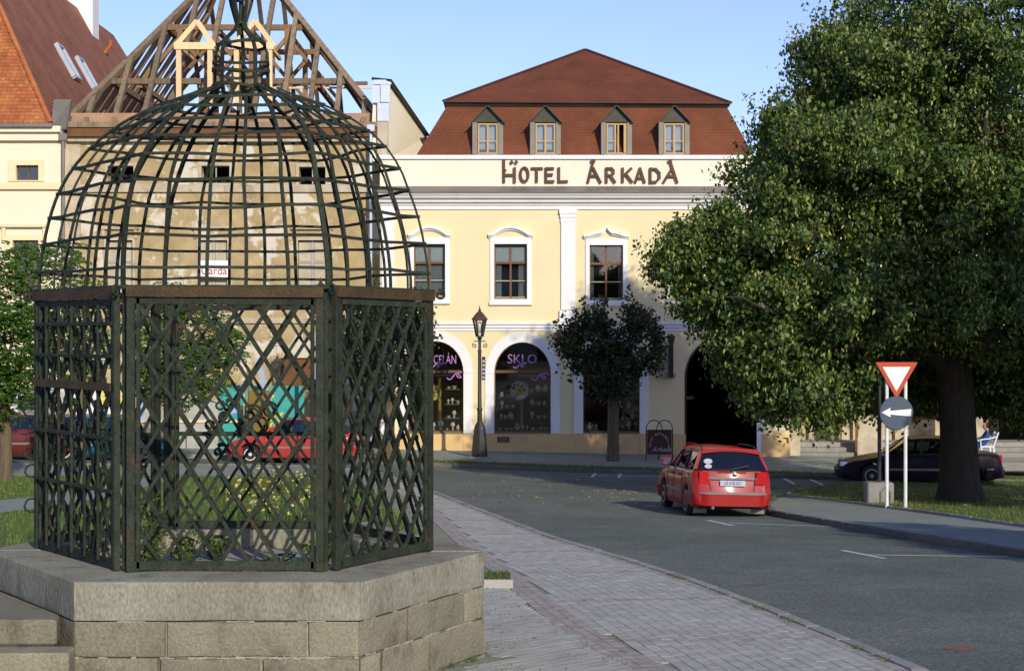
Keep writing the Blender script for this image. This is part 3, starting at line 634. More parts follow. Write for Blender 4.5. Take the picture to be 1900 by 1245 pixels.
# mortar joints standing slightly proud where the photo shows pale fill
mj = MB()
J2 = inset(POUT, 0.016)
for k in (0, 1):
    a, b = J2[k], J2[k + 1]; n = 60
    for i in range(n):
        p, q = a.lerp(b, i / n), a.lerp(b, (i + 1) / n)
        if mnoise.noise((i * 0.17, k * 3.1, 1.0)) > -0.05: mj.bar((p.x, p.y, zc[2] + random.uniform(-.004, .004)), (q.x, q.y, zc[2] + random.uniform(-.004, .004)), random.uniform(.008, .02), 0.012, (0, -1, 0))
        if mnoise.noise((i * 0.13, k * 5.1, 4.0)) > 0.12: mj.bar((p.x, p.y, zc[1] + random.uniform(-.003, .003)), (q.x, q.y, zc[1] + random.uniform(-.003, .003)), random.uniform(.006, .014), 0.010, (0, -1, 0))
mj.build('mortar_joint', 'mortar', ped, kind='stuff')
fl = inset(POUT, 0.55)
MB().add([(p.x, p.y, ZT - 0.17) for p in fl], [tuple(range(6))]).build('gravel_floor', 'gravel', ped)

# steps up to the pedestal's left face
steps = thing('stone_steps', (-4.6, 12.4, -2.62), 'worn stone steps against the left side of the pedestal', 'steps')
def lump(q, zb, zt, name, parent, m, seed, bev=0.03):
    n = len(q); mb = MB().add([(x, y, zb) for x, y in q] + [(x + random.uniform(-.008, .008), y + random.uniform(-.008, .008), zt) for x, y in q], [tuple(range(n)), tuple(range(n, 2 * n))] + [(i, (i + 1) % n, (i + 1) % n + n, i + n) for i in range(n)])
    return mb.build(name, m, parent, bevel=bev)
def sp(px, py, z): Y = F * (-z) / (py - CY); return (pxX(px, Y), Y)
lump([(-3.262, 12.46), (-3.30, 12.72), (-4.35, 14.3), (-6.6, 14.3), (-6.6, 12.40)], -2.222, -2.035, 'step_slab', steps, 'stone', 1, .02)
lump([(-3.11, 12.20), (-3.13, 12.50), (-4.2, 12.6), (-6.6, 12.6), (-6.6, 12.14)], -2.95, -2.226, 'step_slab', steps, 'stone', 2, .02)
# small concrete edging block with grass by the pedestal
kb = thing('edging_block', G(930, 1090, 0.07), 'small concrete edging block with moss beside the pedestal', 'kerb block')
e0 = G(896, 1092, 0.07); e1 = G(952, 1092, 0.07)
MB().box((e0.x, e0.y, e0.z - 0.1), (e1.x, e0.y + 0.09, e0.z + 0.10)).build('block', 'paver', kb, bevel=0.012)
MB().box((e0.x, e0.y + 0.09, e0.z - 0.1), (e1.x - 0.03, e0.y + 0.85, e0.z + 0.075)).build('soil', 'earth', kb)
C = np.stack([rng.uniform(e0.x, e1.x - 0.04, 500), rng.uniform(e0.y + 0.1, e0.y + 0.85, 500), np.full(500, e0.z + 0.07)], 1)
npmesh('moss', blades(C, 0.05, 0.012), 3, 'weed', kb, kind='stuff')

# ================================================================== IRON CAGE
ZB, ZTOP = ZT, 0.335
HX = [Vector((pxX(222, 13.09), 13.09, 0)), Vector((pxX(612, 13.09), 13.09, 0)), Vector((pxX(805, 14.42), 14.42, 0)), Vector((pxX(618, 15.95), 15.95, 0)), Vector((pxX(303, 15.95), 15.95, 0)), Vector((pxX(64, 14.62), 14.62, 0))]
HC = Vector((-2.36, 14.5, 0))
cage = thing('iron_cage', (HC.x, HC.y, ZB), 'large dark iron cage with lattice panels and ribbed dome on the pedestal', 'cage')
def outward(a, b):
    d = (b - a).normalized(); n = Vector((d.y, -d.x, 0))
    return n if n.dot((a + b) / 2 - HC) > 0 else -n
def spiral(mb, c, r, turns, plane_u, plane_v, rad=0.010, start=0.0, grow=0.25, n=22):
    pts = []
    for i in range(n):
        t = i / (n - 1); th = start + t * turns * 2 * math.pi; rr = r * (grow + (1 - grow) * t)
        pts.append(c + plane_u * math.cos(th) * rr + plane_v * math.sin(th) * rr)
    mb.tube(pts, rad, 6)
for k in range(6):
    A, B = HX[k], HX[(k + 1) % 6]; n = outward(A, B); d = (B - A).normalized(); L = (B - A).length; up = Vector((0, 0, 1))
    ga, gb = (0.085, 0.075)
    a, b = A + d * ga, B - d * gb; LL = (b - a).length
    fr = MB()
    for p, w in ((a, 0.062), (b, 0.062)):
        fr.bar(p + up * ZB, p + up * (ZTOP + 0.02), w, 0.05, n)
        fr.bar(p + d * (0.055 if p is a else -0.055) + up * (ZB + 0.02), p + d * (0.055 if p is a else -0.055) + up * (ZTOP - 0.02), 0.03, 0.03, n)
    fr.bar(a + up * (ZB + 0.045), b + up * (ZB + 0.045), 0.07, 0.03, n)
    fr.bar(a + up * (ZTOP - 0.075), b + up * (ZTOP - 0.085), 0.05, 0.03, n)
    if k == 5:   # the door leaf: upright bars and cross rails
        for i in range(1, 6): fr.bar(a + d * LL * i / 6 + n * 0.03 + up * (ZB + 0.05), a + d * LL * i / 6 + n * 0.03 + up * (ZTOP - 0.1), 0.022, 0.022, n)
        for z in (0.09, -0.16, -0.78, -1.18): fr.bar(a + n * 0.03 + up * z, b + n * 0.03 + up * z, 0.03, 0.02, n)
    if k == 3 or k == 4:
        for z in (-0.9,): fr.bar(a + up * z, b + up * z, 0.04, 0.02, n)
    frame = fr.build('panel_frame', 'iron', cage, bevel=0.004)
    pl = MB(); pl.bar(a - d * 0.03 + up * (ZTOP - 0.005) + n * 0.034, b + d * 0.03 + up * (ZTOP - 0.012) + n * 0.034, 0.078, 0.012, n)
    pl.build('top_plate', 'rust', frame)
    if k == 5:
        MB().bar(a + up * -0.39 + n * 0.045, b + up * -0.39 + n * 0.045, 0.06, 0.012, n).build('lock_plate', 'rust', frame)
    # lattice
    u0, u1, v0, v1 = 0.05, LL - 0.05, ZB + 0.06, ZTOP - 0.085
    m = 1.53; sp_ = 0.223
    knots = MB()
    for fam in (1, -1):
        c = -(v1 - v0) / m - (0 if fam > 0 else 0); c = math.floor(c / sp_) * sp_ + 0.06 * (k % 3)
        while c < u1 + (v1 - v0) / m:
            pts = []
            # v - v0 = fam*m*(u-c)
            for u in (u0, u1):
                v = v0 + fam * m * (u - c)
                if v0 - 1e-6 <= v <= v1 + 1e-6: pts.append((u, v))
            for v in (v0, v1):
                u = c + fam * (v - v0) / m
                if u0 < u < u1: pts.append((u, v))
            c += sp_
            if len(pts) < 2: continue
            p, q = pts[0], pts[-1]
            if (p[0] - q[0]) ** 2 + (p[1] - q[1]) ** 2 < 0.03: continue
            off = n * (0.010 * fam); w1 = random.uniform(-0.006, 0.006); w2 = random.uniform(-0.006, 0.006)
            mid = a + d * ((p[0] + q[0]) / 2 + random.uniform(-.005, .005)) + up * ((p[1] + q[1]) / 2) + off + n * random.uniform(-.012, .012)
            MB().sweep([a + d * (p[0] + w1) + up * p[1] + off, mid, a + d * (q[0] + w2) + up * q[1] + off], [n] * 3, 0.0255, 0.018).build('lattice_bar', 'iron', frame)
    iu = u0
    cc = math.floor((-(v1 - v0) / m) / sp_) * sp_ + 0.06 * (k % 3)
    for i in range(0, 40):
        for j in range(0, 40):
            # crossings of the two families
            c1, c2 = cc + i * sp_, cc + j * sp_; u = (c1 + c2) / 2; v = v0 + m * (u - c1)
            if u0 < u < u1 and v0 < v < v1: knots.bar(a + d * u + up * (v - 0.024) + n * 0.004, a + d * u + up * (v + 0.024) + n * 0.004, 0.03, 0.046, n)
    knots.build('rivet_cluster', 'iron', frame, kind='stuff')
# corner posts behind the paired panel posts
for k in range(6):
    p = HX[k]; o = (p - HC).normalized(); q = p - o * 0.07
    MB().bar((q.x, q.y, ZB), (q.x, q.y, ZTOP + 0.05), 0.035, 0.035, o).build('corner_post', 'iron', cage, bevel=0.003)
    rm = MB(); spiral(rm, Vector((p.x, p.y, ZTOP + 0.0)) + o * 0.05, 0.045, 1.3, o, Vector((0, 0, 1)), 0.010); rm.build('corner_scroll', 'iron', cage, smooth=True)
# scrolled ironwork: rings on the left face, scrolls on the back panel
oL = (HX[5] - HC).normalized()
for z, r in ((-0.97, 0.062), (-1.13, 0.055), (-1.42, 0.06), (-0.62, 0.066)):
    rm = MB(); spiral(rm, Vector((HX[5].x - 0.015, HX[5].y - 0.03, z)), r, 1.0, Vector((-0.95, -0.3, 0)).normalized(), Vector((0, 0, 1)), 0.009, grow=0.9); rm.build('ring', 'iron', cage, smooth=True)
nb = outward(HX[3], HX[4]); db = (HX[4] - HX[3]).normalized()
for px, py, r, st in ((408, 752, .045, 0), (426, 748, .04, 1), (418, 775, .06, 2), (470, 768, .085, .5), (480, 790, .10, 2), (390, 788, .045, 3), (450, 785, .045, 1), (446, 802, .04, 2), (388, 806, .04, 0), (412, 832, .05, 1), (405, 838, .035, 3), (500, 760, .08, 1.5)):
    c = P(px, py, 15.85); rm = MB(); spiral(rm, c, r, 1.25, Vector((1, 0, 0)), Vector((0, 0, 1)), 0.011, start=st, grow=0.55); rm.build('scroll', 'iron', cage, smooth=True)
# dome
PROF = [(0.34, 1.0), (0.50, 0.998), (0.64, 0.988), (0.82, 0.968), (1.0, 0.94), (1.18, 0.90), (1.34, 0.853), (1.49, 0.795), (1.60, 0.735), (1.70, 0.66), (1.78, 0.59), (1.85, 0.51), (1.92, 0.42), (1.98, 0.31), (2.04, 0.20), (2.09, 0.15)]
def prof(z):
    for (a, ra), (b, rb) in zip(PROF, PROF[1:]):
        if a <= z <= b: return ra + (rb - ra) * (z - a) / (b - a)
    return PROF[-1][1]
CT = P(447, 150, 14.5)      # the lantern sits a little off the middle
def dome_pt(base, z):
    r = prof(z) * 0.978; t = max(0, (z - 1.2) / 0.9); cx = HC.x + (CT.x - HC.x) * min(1, t) ; return Vector((cx + (base.x - HC.x) * r * (1 - 0.0), HC.y + (base.y - HC.y) * r, z))
dome = MB()
for k in range(6): dome.sweep([HX[k] + (HX[(k + 1) % 6] - HX[k]) * t + Vector((0, 0, 0.365)) for t in (0.0, 1.0)], [outward(HX[k], HX[(k + 1) % 6])] * 2, 0.03, 0.03)
domeo = dome.build('dome', 'iron', cage)
ribs = []
for k in range(6):
    A, B = HX[k], HX[(k + 1) % 6]
    for t in (0.0, 0.2, 0.4, 0.6, 0.8): ribs.append((A.lerp(B, t + (random.uniform(-.014, .014) if t else 0)), t == 0.0))
zs = [0.34 + 0.02] + [0.34 + i * 0.1 for i in range(1, 14)] + [1.68, 1.73, 1.78, 1.82, 1.86, 1.90, 1.94, 1.98, 2.02, 2.06]
for i, (b, corner) in enumerate(ribs):
    rad = (b - HC).normalized(); pts = []; ph = random.uniform(0, 9)
    ztop = 2.06 if (corner or i % 5 == 2) else random.choice([1.90, 1.94, 1.98])
    for z in zs:
        if z > ztop: break
        side = Vector((-rad.y, rad.x, 0)) * 0.022 * mnoise.noise((z * 1.3, ph, 0.0)) + rad * 0.012 * mnoise.noise((z * 1.1, 0.0, ph))
        pts.append(dome_pt(b, z) + side)
    pts = [pts[0] + rad * 0.055 + Vector((0, 0, -0.005)), pts[0] + rad * 0.02] + pts
    w = 0.038 if corner else 0.0265
    MB().sweep(pts, [rad] * len(pts), w, 0.016).build('dome_rib', 'iron', domeo)
for ri, z in enumerate([0.515, 0.76, 0.98, 1.19, 1.39, 1.56, 1.70, 1.82, 1.92]):
    pts = []; nn = []
    for i, (b, corner) in enumerate(ribs):
        rad = (b - HC).normalized(); zz = z + 0.030 * mnoise.noise((i * 0.45, ri * 1.7, 2.0)); p = dome_pt(b, zz) + rad * 0.012
        pts.append(p); nn.append(rad)
    MB().sweep(pts, nn, 0.0235, 0.014, closed=True).build('dome_ring', 'iron', domeo)
# lantern on the crown of the dome, pinched and flaring again above
lant = MB(); c0 = Vector((CT.x, CT.y, 0))
LP = [(2.00, .30), (2.06, .235), (2.20, .232), (2.36, .225), (2.43, .195), (2.49, .125), (2.54, .065), (2.58, .038), (2.64, .055), (2.74, .085), (2.90, .12), (3.05, .11), (3.2, .06), (3.3, .03)]
lant.tube([(c0.x, c0.y, 2.5), (c0.x, c0.y, 3.6)], [0.02, 0.012], 8)
lanto = lant.build('lantern_spindle', 'iron', cage, smooth=True)
for k in range(5):
    th = 2 * math.pi * (k + 0.3) / 5; o = Vector((math.cos(th), math.sin(th), 0))
    MB().sweep([c0 + o * r + Vector((0, 0, z)) for z, r in LP], [o] * len(LP), 0.030, 0.016).build('lantern_bar', 'iron', lanto)
for z, r in ((2.06, .238), (2.19, .236), (2.25, .232), (2.42, .205), (2.58, .045), (2.82, .11)):
    pts = [c0 + Vector((math.cos(t) * r, math.sin(t) * r, z + 0.018 * math.sin(t * 2 + z * 9))) for t in [2 * math.pi * i / 20 for i in range(20)]]
    MB().sweep(pts, [p - c0 - Vector((0, 0, z)) for p in pts], 0.023, 0.013, closed=True).build('lantern_ring', 'iron', lanto)
# weeds growing on the floor inside the cage
def weed_clump(x, y, z, h, n, sp, label, group='weeds inside the cage', mt='weed'):
    t = thing('weed_clump', (x, y, z), label, 'weed', group)
    st = MB(); pts = []
    for i in range(n):
        a = random.uniform(0, 6.28); r = random.uniform(0, sp); hh = h * random.uniform(0.5, 1.1); tx, ty = x + math.cos(a) * r, y + math.sin(a) * r
        st.tube([(x + (tx - x) * .3, y + (ty - y) * .3, z), ((x + tx) / 2, (y + ty) / 2, z + hh * .6), (tx, ty, z + hh)], [.004, .003, .001], 4)
        for j in range(16): f = random.uniform(.15, 1); pts.append((x + (tx - x) * f + random.gauss(0, .03), y + (ty - y) * f + random.gauss(0, .03), z + hh * f))
    st.build('stem', mt, t, kind='stuff'); npmesh('leaf_mass', leaves(np.array(pts), 0.06, 0.2, 0.4), 4, mt, t, kind='stuff')
zf = ZT - 0.17
for (px, py, Y, h, n, s, lb) in ((285, 985, 14.2, .62, 26, .2, 'tall bushy weed behind the front left post of the cage'), (505, 1040, 13.95, .20, 22, .16, 'low leafy weed near the right end of the cage floor'), (345, 1010, 14.8, .28, 20, .22, 'feathery weed in the middle of the cage floor'), (160, 1010, 14.0, .30, 18, .2, 'weed growing behind the door side of the cage'), (395, 1015, 15.1, .22, 16, .22, 'low weed at the back of the cage floor'), (600, 1010, 14.9, .24, 16, .2, 'weed at the right back corner of the cage floor'), (700, 1000, 14.6, .2, 14, .15, 'weed beside the right panel inside the cage')):
    weed_clump(pxX(px, Y), Y, zf, h, n, s, lb)
# ================================================================== HOTEL
YH = 58.7; SH = F / YH
def hx(px): return (px - CX) / SH
def hz(py): return (CY - py) / SH
hotel = thing('hotel', (hx(1085), YH, g(hx(1085), YH) + 0.12), 'yellow two-storey hotel with white arches, brown mansard roof and dormers', 'building')
def rect(x0, y0, x1, y1): return [(hx(x0), hz(y1)), (hx(x1), hz(y1)), (hx(x1), hz(y0)), (hx(x0), hz(y0))]
def arch(x0, x1, ytop, yspring, ybot, n=18):
    """outline, counter-clockwise from bottom left"""
    cx, rx = (x0 + x1) / 2, (x1 - x0) / 2; pts = [(hx(x0), hz(ybot)), (hx(x1), hz(ybot))]
    for i in range(n + 1):
        th = math.pi * i / n; pts.append((hx(cx + math.cos(th) * rx), hz(yspring - math.sin(th) * (yspring - ytop))))
    return pts
XL, XR = 705, 1466
SHOP = [(757, 860, 633, 691), (917, 1022, 635, 692), (1082, 1187, 637, 694)]
PASS = (1273, 1412, 626, 700, 848)
WIN1 = [(768, 826, 453, 553), (917, 978, 453, 555), (1094, 1156, 455, 557), (1243, 1304, 456, 558)]
holes = [arch(a, b, t, s, 803) for a, b, t, s in SHOP] + [arch(PASS[0], PASS[1], PASS[2], PASS[3], 848)] + [rect(a, t, b, bt) for a, b, t, bt in WIN1]
outer = [(hx(XL), hz(870)), (hx(XR), hz(870)), (hx(XR), hz(372)), (hx(XL), hz(372))]
MB().wall(outer, [h for h in holes], YH, 0.34).build('front_wall', 'yellow', hotel)
sh = MB()
sh.box((hx(XL), YH + 0.345, -4.6), (hx(XL) + 0.3, YH + 14, hz(300))); sh.box((hx(XR) - 0.3, YH + 0.345, -4.6), (hx(XR), YH + 14, hz(300))); sh.box((hx(XL) + 0.305, YH + 13.7, -4.6), (hx(XR) - 0.305, YH + 14, hz(300)))
sh.build('side_walls', 'cream', hotel)
fl_ = MB(); fl_.box((hx(XL) + 0.31, YH + 0.35, hz(605)), (hx(XR) - 0.31, YH + 13.6, hz(598))); fl_.box((hx(XL) + 0.31, YH + 0.35, hz(400)), (hx(XR) - 0.31, YH + 13.6, hz(395)))
fl_.box((hx(XL) + 0.31, YH + 4.4, hz(860)), (hx(1240), YH + 4.5, hz(606))); fl_.box((hx(XL) + 0.31, YH + 4.5, hz(596)), (hx(XR) - .31, YH + 4.6, hz(402)))
for px in (880, 1050, 1225): fl_.box((hx(px), YH + 0.36, hz(860)), (hx(px) + 0.1, YH + 4.39, hz(606)))
for px in (870, 1036, 1200): fl_.box((hx(px), YH + 0.36, hz(597)), (hx(px) + 0.1, YH + 4.49, hz(402)))
fl_.build('inner_walls', 'room', hotel)
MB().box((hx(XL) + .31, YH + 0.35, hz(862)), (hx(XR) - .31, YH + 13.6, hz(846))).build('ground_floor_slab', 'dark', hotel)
# parapet with letters, sheet-metal slope, cornice
MB().box((hx(XL), YH - 0.02, hz(371.5)), (hx(XR), YH + 0.42, hz(296))).build('parapet', 'pale', hotel)
cp = MB(); x = hx(XL) - 0.06
while x < hx(XR): cp.box((x, YH - 0.10, hz(296) + 0.002), (min(x + 0.58, hx(XR) + 0.05), YH + 0.5, hz(288.5))); x += 0.585
cp.build('parapet_coping', 'white', hotel)
MB().add([(hx(XL) - .05, YH - 0.03, hz(346)), (hx(XR) + .05, YH - 0.03, hz(346)), (hx(XR) + .05, YH - 0.55, hz(358)), (hx(XL) - .05, YH - 0.55, hz(358)), (hx(XL) - .05, YH - 0.03, hz(359)), (hx(XR) + .05, YH - 0.03, hz(359)), (hx(XR) + .05, YH - 0.55, hz(359.2)), (hx(XL) - .05, YH - 0.55, hz(359.2))],
         [(0, 1, 2, 3), (4, 5, 6, 7), (0, 3, 7, 4), (1, 2, 6, 5), (3, 2, 6, 7)]).build('cornice_flashing', 'coppercap', hotel)
CPR = [(0.0, 389), (0.05, 389), (0.05, 383), (0.10, 381), (0.10, 378), (0.22, 376), (0.24, 372), (0.24, 371), (0.36, 369), (0.40, 365), (0.44, 364), (0.48, 361), (0.48, 359.5), (0.0, 359.5)]
def moulding(name, prof_, x0, x1, m='white', y=YH):
    n = len(prof_); vs = [(x0, y - d - 0.002, hz(py)) for d, py in prof_] + [(x1, y - d - 0.002, hz(py)) for d, py in prof_]
    fs = [(i, (i + 1) % n, (i + 1) % n + n, i + n) for i in range(n)] + [tuple(range(n)), tuple(range(2 * n - 1, n - 1, -1))]
    return MB().add(vs, fs).build(name, m, hotel)
moulding('cornice', CPR, hx(XL) - .02, hx(XR) + .02)
moulding('string_course', [(0, 614), (.03, 614), (.03, 610), (.07, 608), (.07, 604), (.12, 602), (.12, 598), (0, 597)], hx(XL), hx(XR))
# pilasters
def pilaster(x0, x1, name='pilaster'):
    p = MB().box((hx(x0), YH - 0.07, hz(575)), (hx(x1), YH - 0.002, hz(413))).build(name, 'white', hotel)
    MB().box((hx(x0 - 3), YH - 0.10, hz(597)), (hx(x1 + 3), YH - 0.003, hz(576))).build('pilaster_base', 'white', p)
    c = MB()
    for i, (a, b, e) in enumerate(((413, 404, 1), (404, 397, 2.2), (397, 389.2, 3.4))): c.box((hx(x0 - e), YH - 0.08 - 0.02 * i, hz(a) + .001), (hx(x1 + e), YH - 0.004, hz(b)))
    c.build('pilaster_capital', 'white', p)
pilaster(1041, 1067); pilaster(708, 731)
MB().box((hx(707), YH - 0.06, hz(806)), (hx(733), YH - 0.002, hz(615))).build('corner_strip', 'white', hotel)
# plinth, broken by the passage
for a, b in ((XL, 1272), (1413, XR)):
    MB().box((hx(a), YH - 0.05, hz(870)), (hx(b), YH - 0.003, hz(805))).build('plinth', 'plinth', hotel)
for px in (860, 1022, 1068, 1188): MB().box((hx(px), YH - 0.075, hz(869)), (hx(px + 18), YH - 0.053, hz(816))).build('plinth_block', 'plinth', hotel)
gv = MB().box((hx(923), YH - 0.085, hz(820)), (hx(945), YH - 0.055, hz(810))).build('vent_frame', 'blackplastic', hotel)
for i in range(3): MB().box((hx(924.5), YH - 0.095, hz(818.6 - 3 * i)), (hx(943.5), YH - 0.086, hz(817.2 - 3 * i))).build('vent_slat', 'greyplastic', gv)
# arched surrounds with imposts, shop windows
def shop_window(x0, x1, t, s, wide=17):
    o = arch(x0 - wide, x1 + wide, t - 19, s, 804); i = arch(x0, x1, t, s, 804)
    sr = MB().ring(o, i, YH - 0.035, YH + 0.0); so = sr.build('arch_surround', 'white', hotel)
    MB().box((hx(x0 - wide - 2), YH - 0.05, hz(s + 1)), (hx(x0 - 0.5), YH - 0.036, hz(s - 3))).build('impost', 'white', so)
    MB().box((hx(x1 + 0.5), YH - 0.05, hz(s + 1)), (hx(x1 + wide + 2), YH - 0.036, hz(s - 3))).build('impost', 'white', so)
    e = 2.2; fo = arch(x0 + .2, x1 - .2, t + .2, s, 802.8); fi = arch(x0 + e, x1 - e, t + e, s, 800)
    f = MB().ring(fo, fi, YH + 0.12, YH + 0.18).build('shop_window_frame', 'brown_frame', hotel)
    MB().box((hx(x0 + e), YH + 0.125, hz(692)), (hx(x1 - e), YH + 0.175, hz(687))).build('transom', 'brown_frame', f)
    up = arch(x0 + e, x1 - e, t + e, s - 3, 687); MB().prism(up, YH + 0.148, YH + 0.154).build('upper_pane', 'shopglass', f)
    MB().prism([(hx(x0 + e), hz(800)), (hx(x1 - e), hz(800)), (hx(x1 - e), hz(692)), (hx(x0 + e), hz(692))], YH + 0.148, YH + 0.154).build('lower_pane', 'shopglass', f)
    MB().box((hx(x0), YH - 0.02, hz(804.5)), (hx(x1), YH + 0.2, hz(803.2))).build('sill', 'blackplastic', f)
    return f
shops = [shop_window(*a) for a in SHOP]
# purple lettering on the upper panes, and the scroll below
t1 = text_obj('purple_lettering', 'PORCELÁN', 0.42, (hx(812), YH + 0.11, hz(668)), 'purple', shops[0], sx=0.60)
t2 = text_obj('purple_lettering', 'SKLO', 0.44, (hx(969), YH + 0.11, hz(667)), 'purple', shops[1], sx=0.95)
def swash(x, y, parent, s=1.0):
    mb = MB(); pts = [(hx(x - 22 * s + 2.2 * i * s), YH + 0.115, hz(y + 5 * math.sin(i * 0.55) * s - 0.25 * i * s)) for i in range(14)]
    mb.sweep(pts, [(0, -1, 0)] * len(pts), 0.035, 0.004)
    pts = [(hx(x + 4 * s + math.cos(t) * 7 * s), YH + 0.115, hz(y - 4 * s + math.sin(t) * 5 * s)) for t in [i * 0.45 for i in range(18)]]
    mb.sweep(pts, [(0, -1, 0)] * len(pts), 0.035, 0.004); mb.build('purple_swash', 'purple', parent)
swash(850, 700, shops[0]); swash(1008, 701, shops[1]); swash(812, 680, shops[0], 0.7); swash(968, 680, shops[1], 0.7)
# passage arch rim and inner vault
pr = MB().ring(arch(PASS[0] - 2.5, PASS[1] + 2.5, PASS[2] - 2.5, PASS[3], 846), arch(PASS[0] + 1, PASS[1] - 1, PASS[2] + 1, PASS[3], 846), YH - 0.02, YH + 0.1).build('passage_rim', 'board_brown', hotel)
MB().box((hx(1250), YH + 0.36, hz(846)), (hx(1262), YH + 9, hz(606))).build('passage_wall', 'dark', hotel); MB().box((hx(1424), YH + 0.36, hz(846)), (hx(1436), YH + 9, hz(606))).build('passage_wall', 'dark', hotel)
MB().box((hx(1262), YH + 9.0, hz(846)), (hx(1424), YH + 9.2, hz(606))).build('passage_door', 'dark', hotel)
text_obj('passage_lettering', 'VINÁREŇ', 0.17, (hx(1287), YH + 3, hz(745)), 'greyplastic', hotel)
MB().box((hx(1404), YH - 0.03, hz(848)), (hx(1417), YH - 0.001, hz(700))).build('passage_jamb', 'white', hotel)
# first-floor windows
def window(x0, x1, t, b, kind):
    s = MB().ring(rect(x0 - 7.5, t - 12, x1 + 8, b + 10), rect(x0, t, x1, b), YH - 0.045, YH + 0.0).build('window_surround', 'white', hotel)
    MB().box((hx(x0 - 9), YH - 0.09, hz(b + 11)), (hx(x1 + 9.5), YH - 0.047, hz(b + 5))).build('window_sill', 'white', s)
    f = MB(); w = 2.6
    f.ring(rect(x0 + .2, t + .2, x1 - .2, b - .2), rect(x0 + w, t + w, x1 - w, b - w), YH + 0.14, YH + 0.21)
    tr = t + 34; mx = (x0 + x1) / 2
    f.box((hx(x0 + w), YH + .145, hz(tr + 2.2)), (hx(x1 - w), YH + .205, hz(tr - 2.2)))
    f.box((hx(mx - 1.8), YH + .147, hz(b - w)), (hx(mx + 1.8), YH + .203, hz(tr + 2.2))); f.box((hx(mx - 1.8), YH + .147, hz(tr - 2.2)), (hx(mx + 1.8), YH + .203, hz(t + w)))
    fo = f.build('window_frame', 'brown_frame', s)
    lb = (tr + b) / 2
    for a, c in ((x0 + w, mx - 1.8), (mx + 1.8, x1 - w)):
        MB().box((hx(a), YH + .17, hz(tr - 2.2)), (hx(c), YH + .176, hz(t + w))).build('pane', 'glass', s)
        MB().box((hx(a), YH + .17, hz(b - w)), (hx(c), YH + .176, hz(lb + 0.8))).build('pane', 'glass', s); MB().box((hx(a), YH + .17, hz(lb - 0.8)), (hx(c), YH + .176, hz(tr + 2.2))).build('pane', 'glass', s)
        MB().box((hx(a), YH + .15, hz(lb + 0.8)), (hx(c), YH + .2, hz(lb - 0.8))).build('glazing_bar', 'ruin_trim', s)
        MB().box((hx(a), YH + .155, hz(b - w)), (hx(c), YH + .2, hz(b - w - 1.6))).build('bottom_rail', 'ruin_trim', s)
    if kind in (1, 2): MB().box((hx(x0 + w), YH + .19, hz(tr - 1)), (hx(x1 - w), YH + .198, hz(t + 1))).build('blind', 'blind', s)
    cu = MB()
    spans = [(x0 + 2, x1 - 2)] if kind == 1 else ([(x0 + 2, x0 + 14), (x1 - 16, x1 - 2)] if kind == 2 else [(x0 + 2, x0 + 8), (x1 - 8, x1 - 2)])
    for a, c in spans:
        n = int((c - a) * 1.4) + 2; vs = []; fs = []
        for i in range(n + 1):
            xx = hx(a + (c - a) * i / n); yy = YH + 0.27 + 0.03 * math.sin(i * 1.3)
            vs += [(xx, yy, hz(b)), (xx, yy, hz(tr - 1 if kind == 1 else t)), (xx, yy + .006, hz(b)), (xx, yy + .006, hz(tr - 1 if kind == 1 else t))]
            if i: k = 4 * i; fs += [(k - 4, k, k + 1, k - 3), (k - 2, k - 1, k + 3, k + 2)]
        cu.add(vs, fs)
    cu.build('curtain', 'curtain', s)
    # cap moulding above
    pts = []
    for i in range(25):
        u = i / 24 * 2 - 1; x = mx + u * (x1 - x0) * 0.5 * 1.36
        if abs(u) > 0.80: h = 0
        else:
            v = u / 0.80
            h = (14 * math.cos(v * math.pi / 2) ** 0.8) if kind != 3 and kind != 4 else (8.5 * (1 - abs(v)) ** 0.8 + 6 * math.exp(-(v / .16) ** 2) + 2.5 * math.cos(v * math.pi * 1.5) ** 2 * (1 - abs(v)))
        pts.append((hx(x), YH - 0.07, hz(t - 17 - h)))
    cm = MB(); cm.sweep(pts, [(0, -1, 0)] * 25, 0.075, 0.14); cm.sweep([(p[0], YH - 0.035, p[2] - 0.07) for p in pts], [(0, -1, 0)] * 25, 0.06, 0.07)
    cm.build('cap_moulding', 'white', s)
for i, w_ in enumerate(WIN1): window(*w_, i + 1)
# roof: steep lower slope, flared fascia, flat upper hip
MBR = MB(); e0, e1 = hz(291), hz(199); dY = 1.0; x0, x1 = hx(771), hx(1399); tx0, tx1 = hx(829) * 1.017, hx(1348) * 1.017
yb, yt = YH + 0.45, YH + 0.45 + dY; bk = YH + 13.5
def yfix(px, py, Y): v = P(px, py, Y); return v
A0, A1 = P(771, 291, yb), P(1401, 294, yb); B0, B1 = P(828, 199, yt), P(1350, 201, yt)
A2, A3 = Vector((A1.x, bk, A1.z)), Vector((A0.x, bk, A0.z)); B2, B3 = Vector((B1.x, bk - dY, B1.z)), Vector((B0.x, bk - dY, B0.z))
lo = MB().add([A0, A1, B1, B0], [(0, 1, 2, 3)]).add([v + Vector((0, .12, -.02)) for v in (A0, A1, B1, B0)], [(3, 2, 1, 0)]).build('mansard_slope', 'roof_brown', hotel)
MB().add([A1, A2, B2, B1], [(0, 1, 2, 3)]).add([A3, A0, B0, B3], [(0, 1, 2, 3)]).add([A2, A3, B3, B2], [(0, 1, 2, 3)]).build('mansard_sides', 'roof_side', hotel)
yu = yt - 0.12; U0, U1 = P(822, 189, yu), P(1357, 192, yu)
fa = MB().add([B0 + Vector((0, -.005, 0)), B1 + Vector((0, -.005, 0)), U1, U0], [(0, 1, 2, 3)]).add([B0 + Vector((0, .1, 0)), B1 + Vector((0, .1, 0)), U1 + Vector((0, .1, 0)), U0 + Vector((0, .1, 0))], [(3, 2, 1, 0)]).build('roof_fascia', 'sheet_dark', hotel)
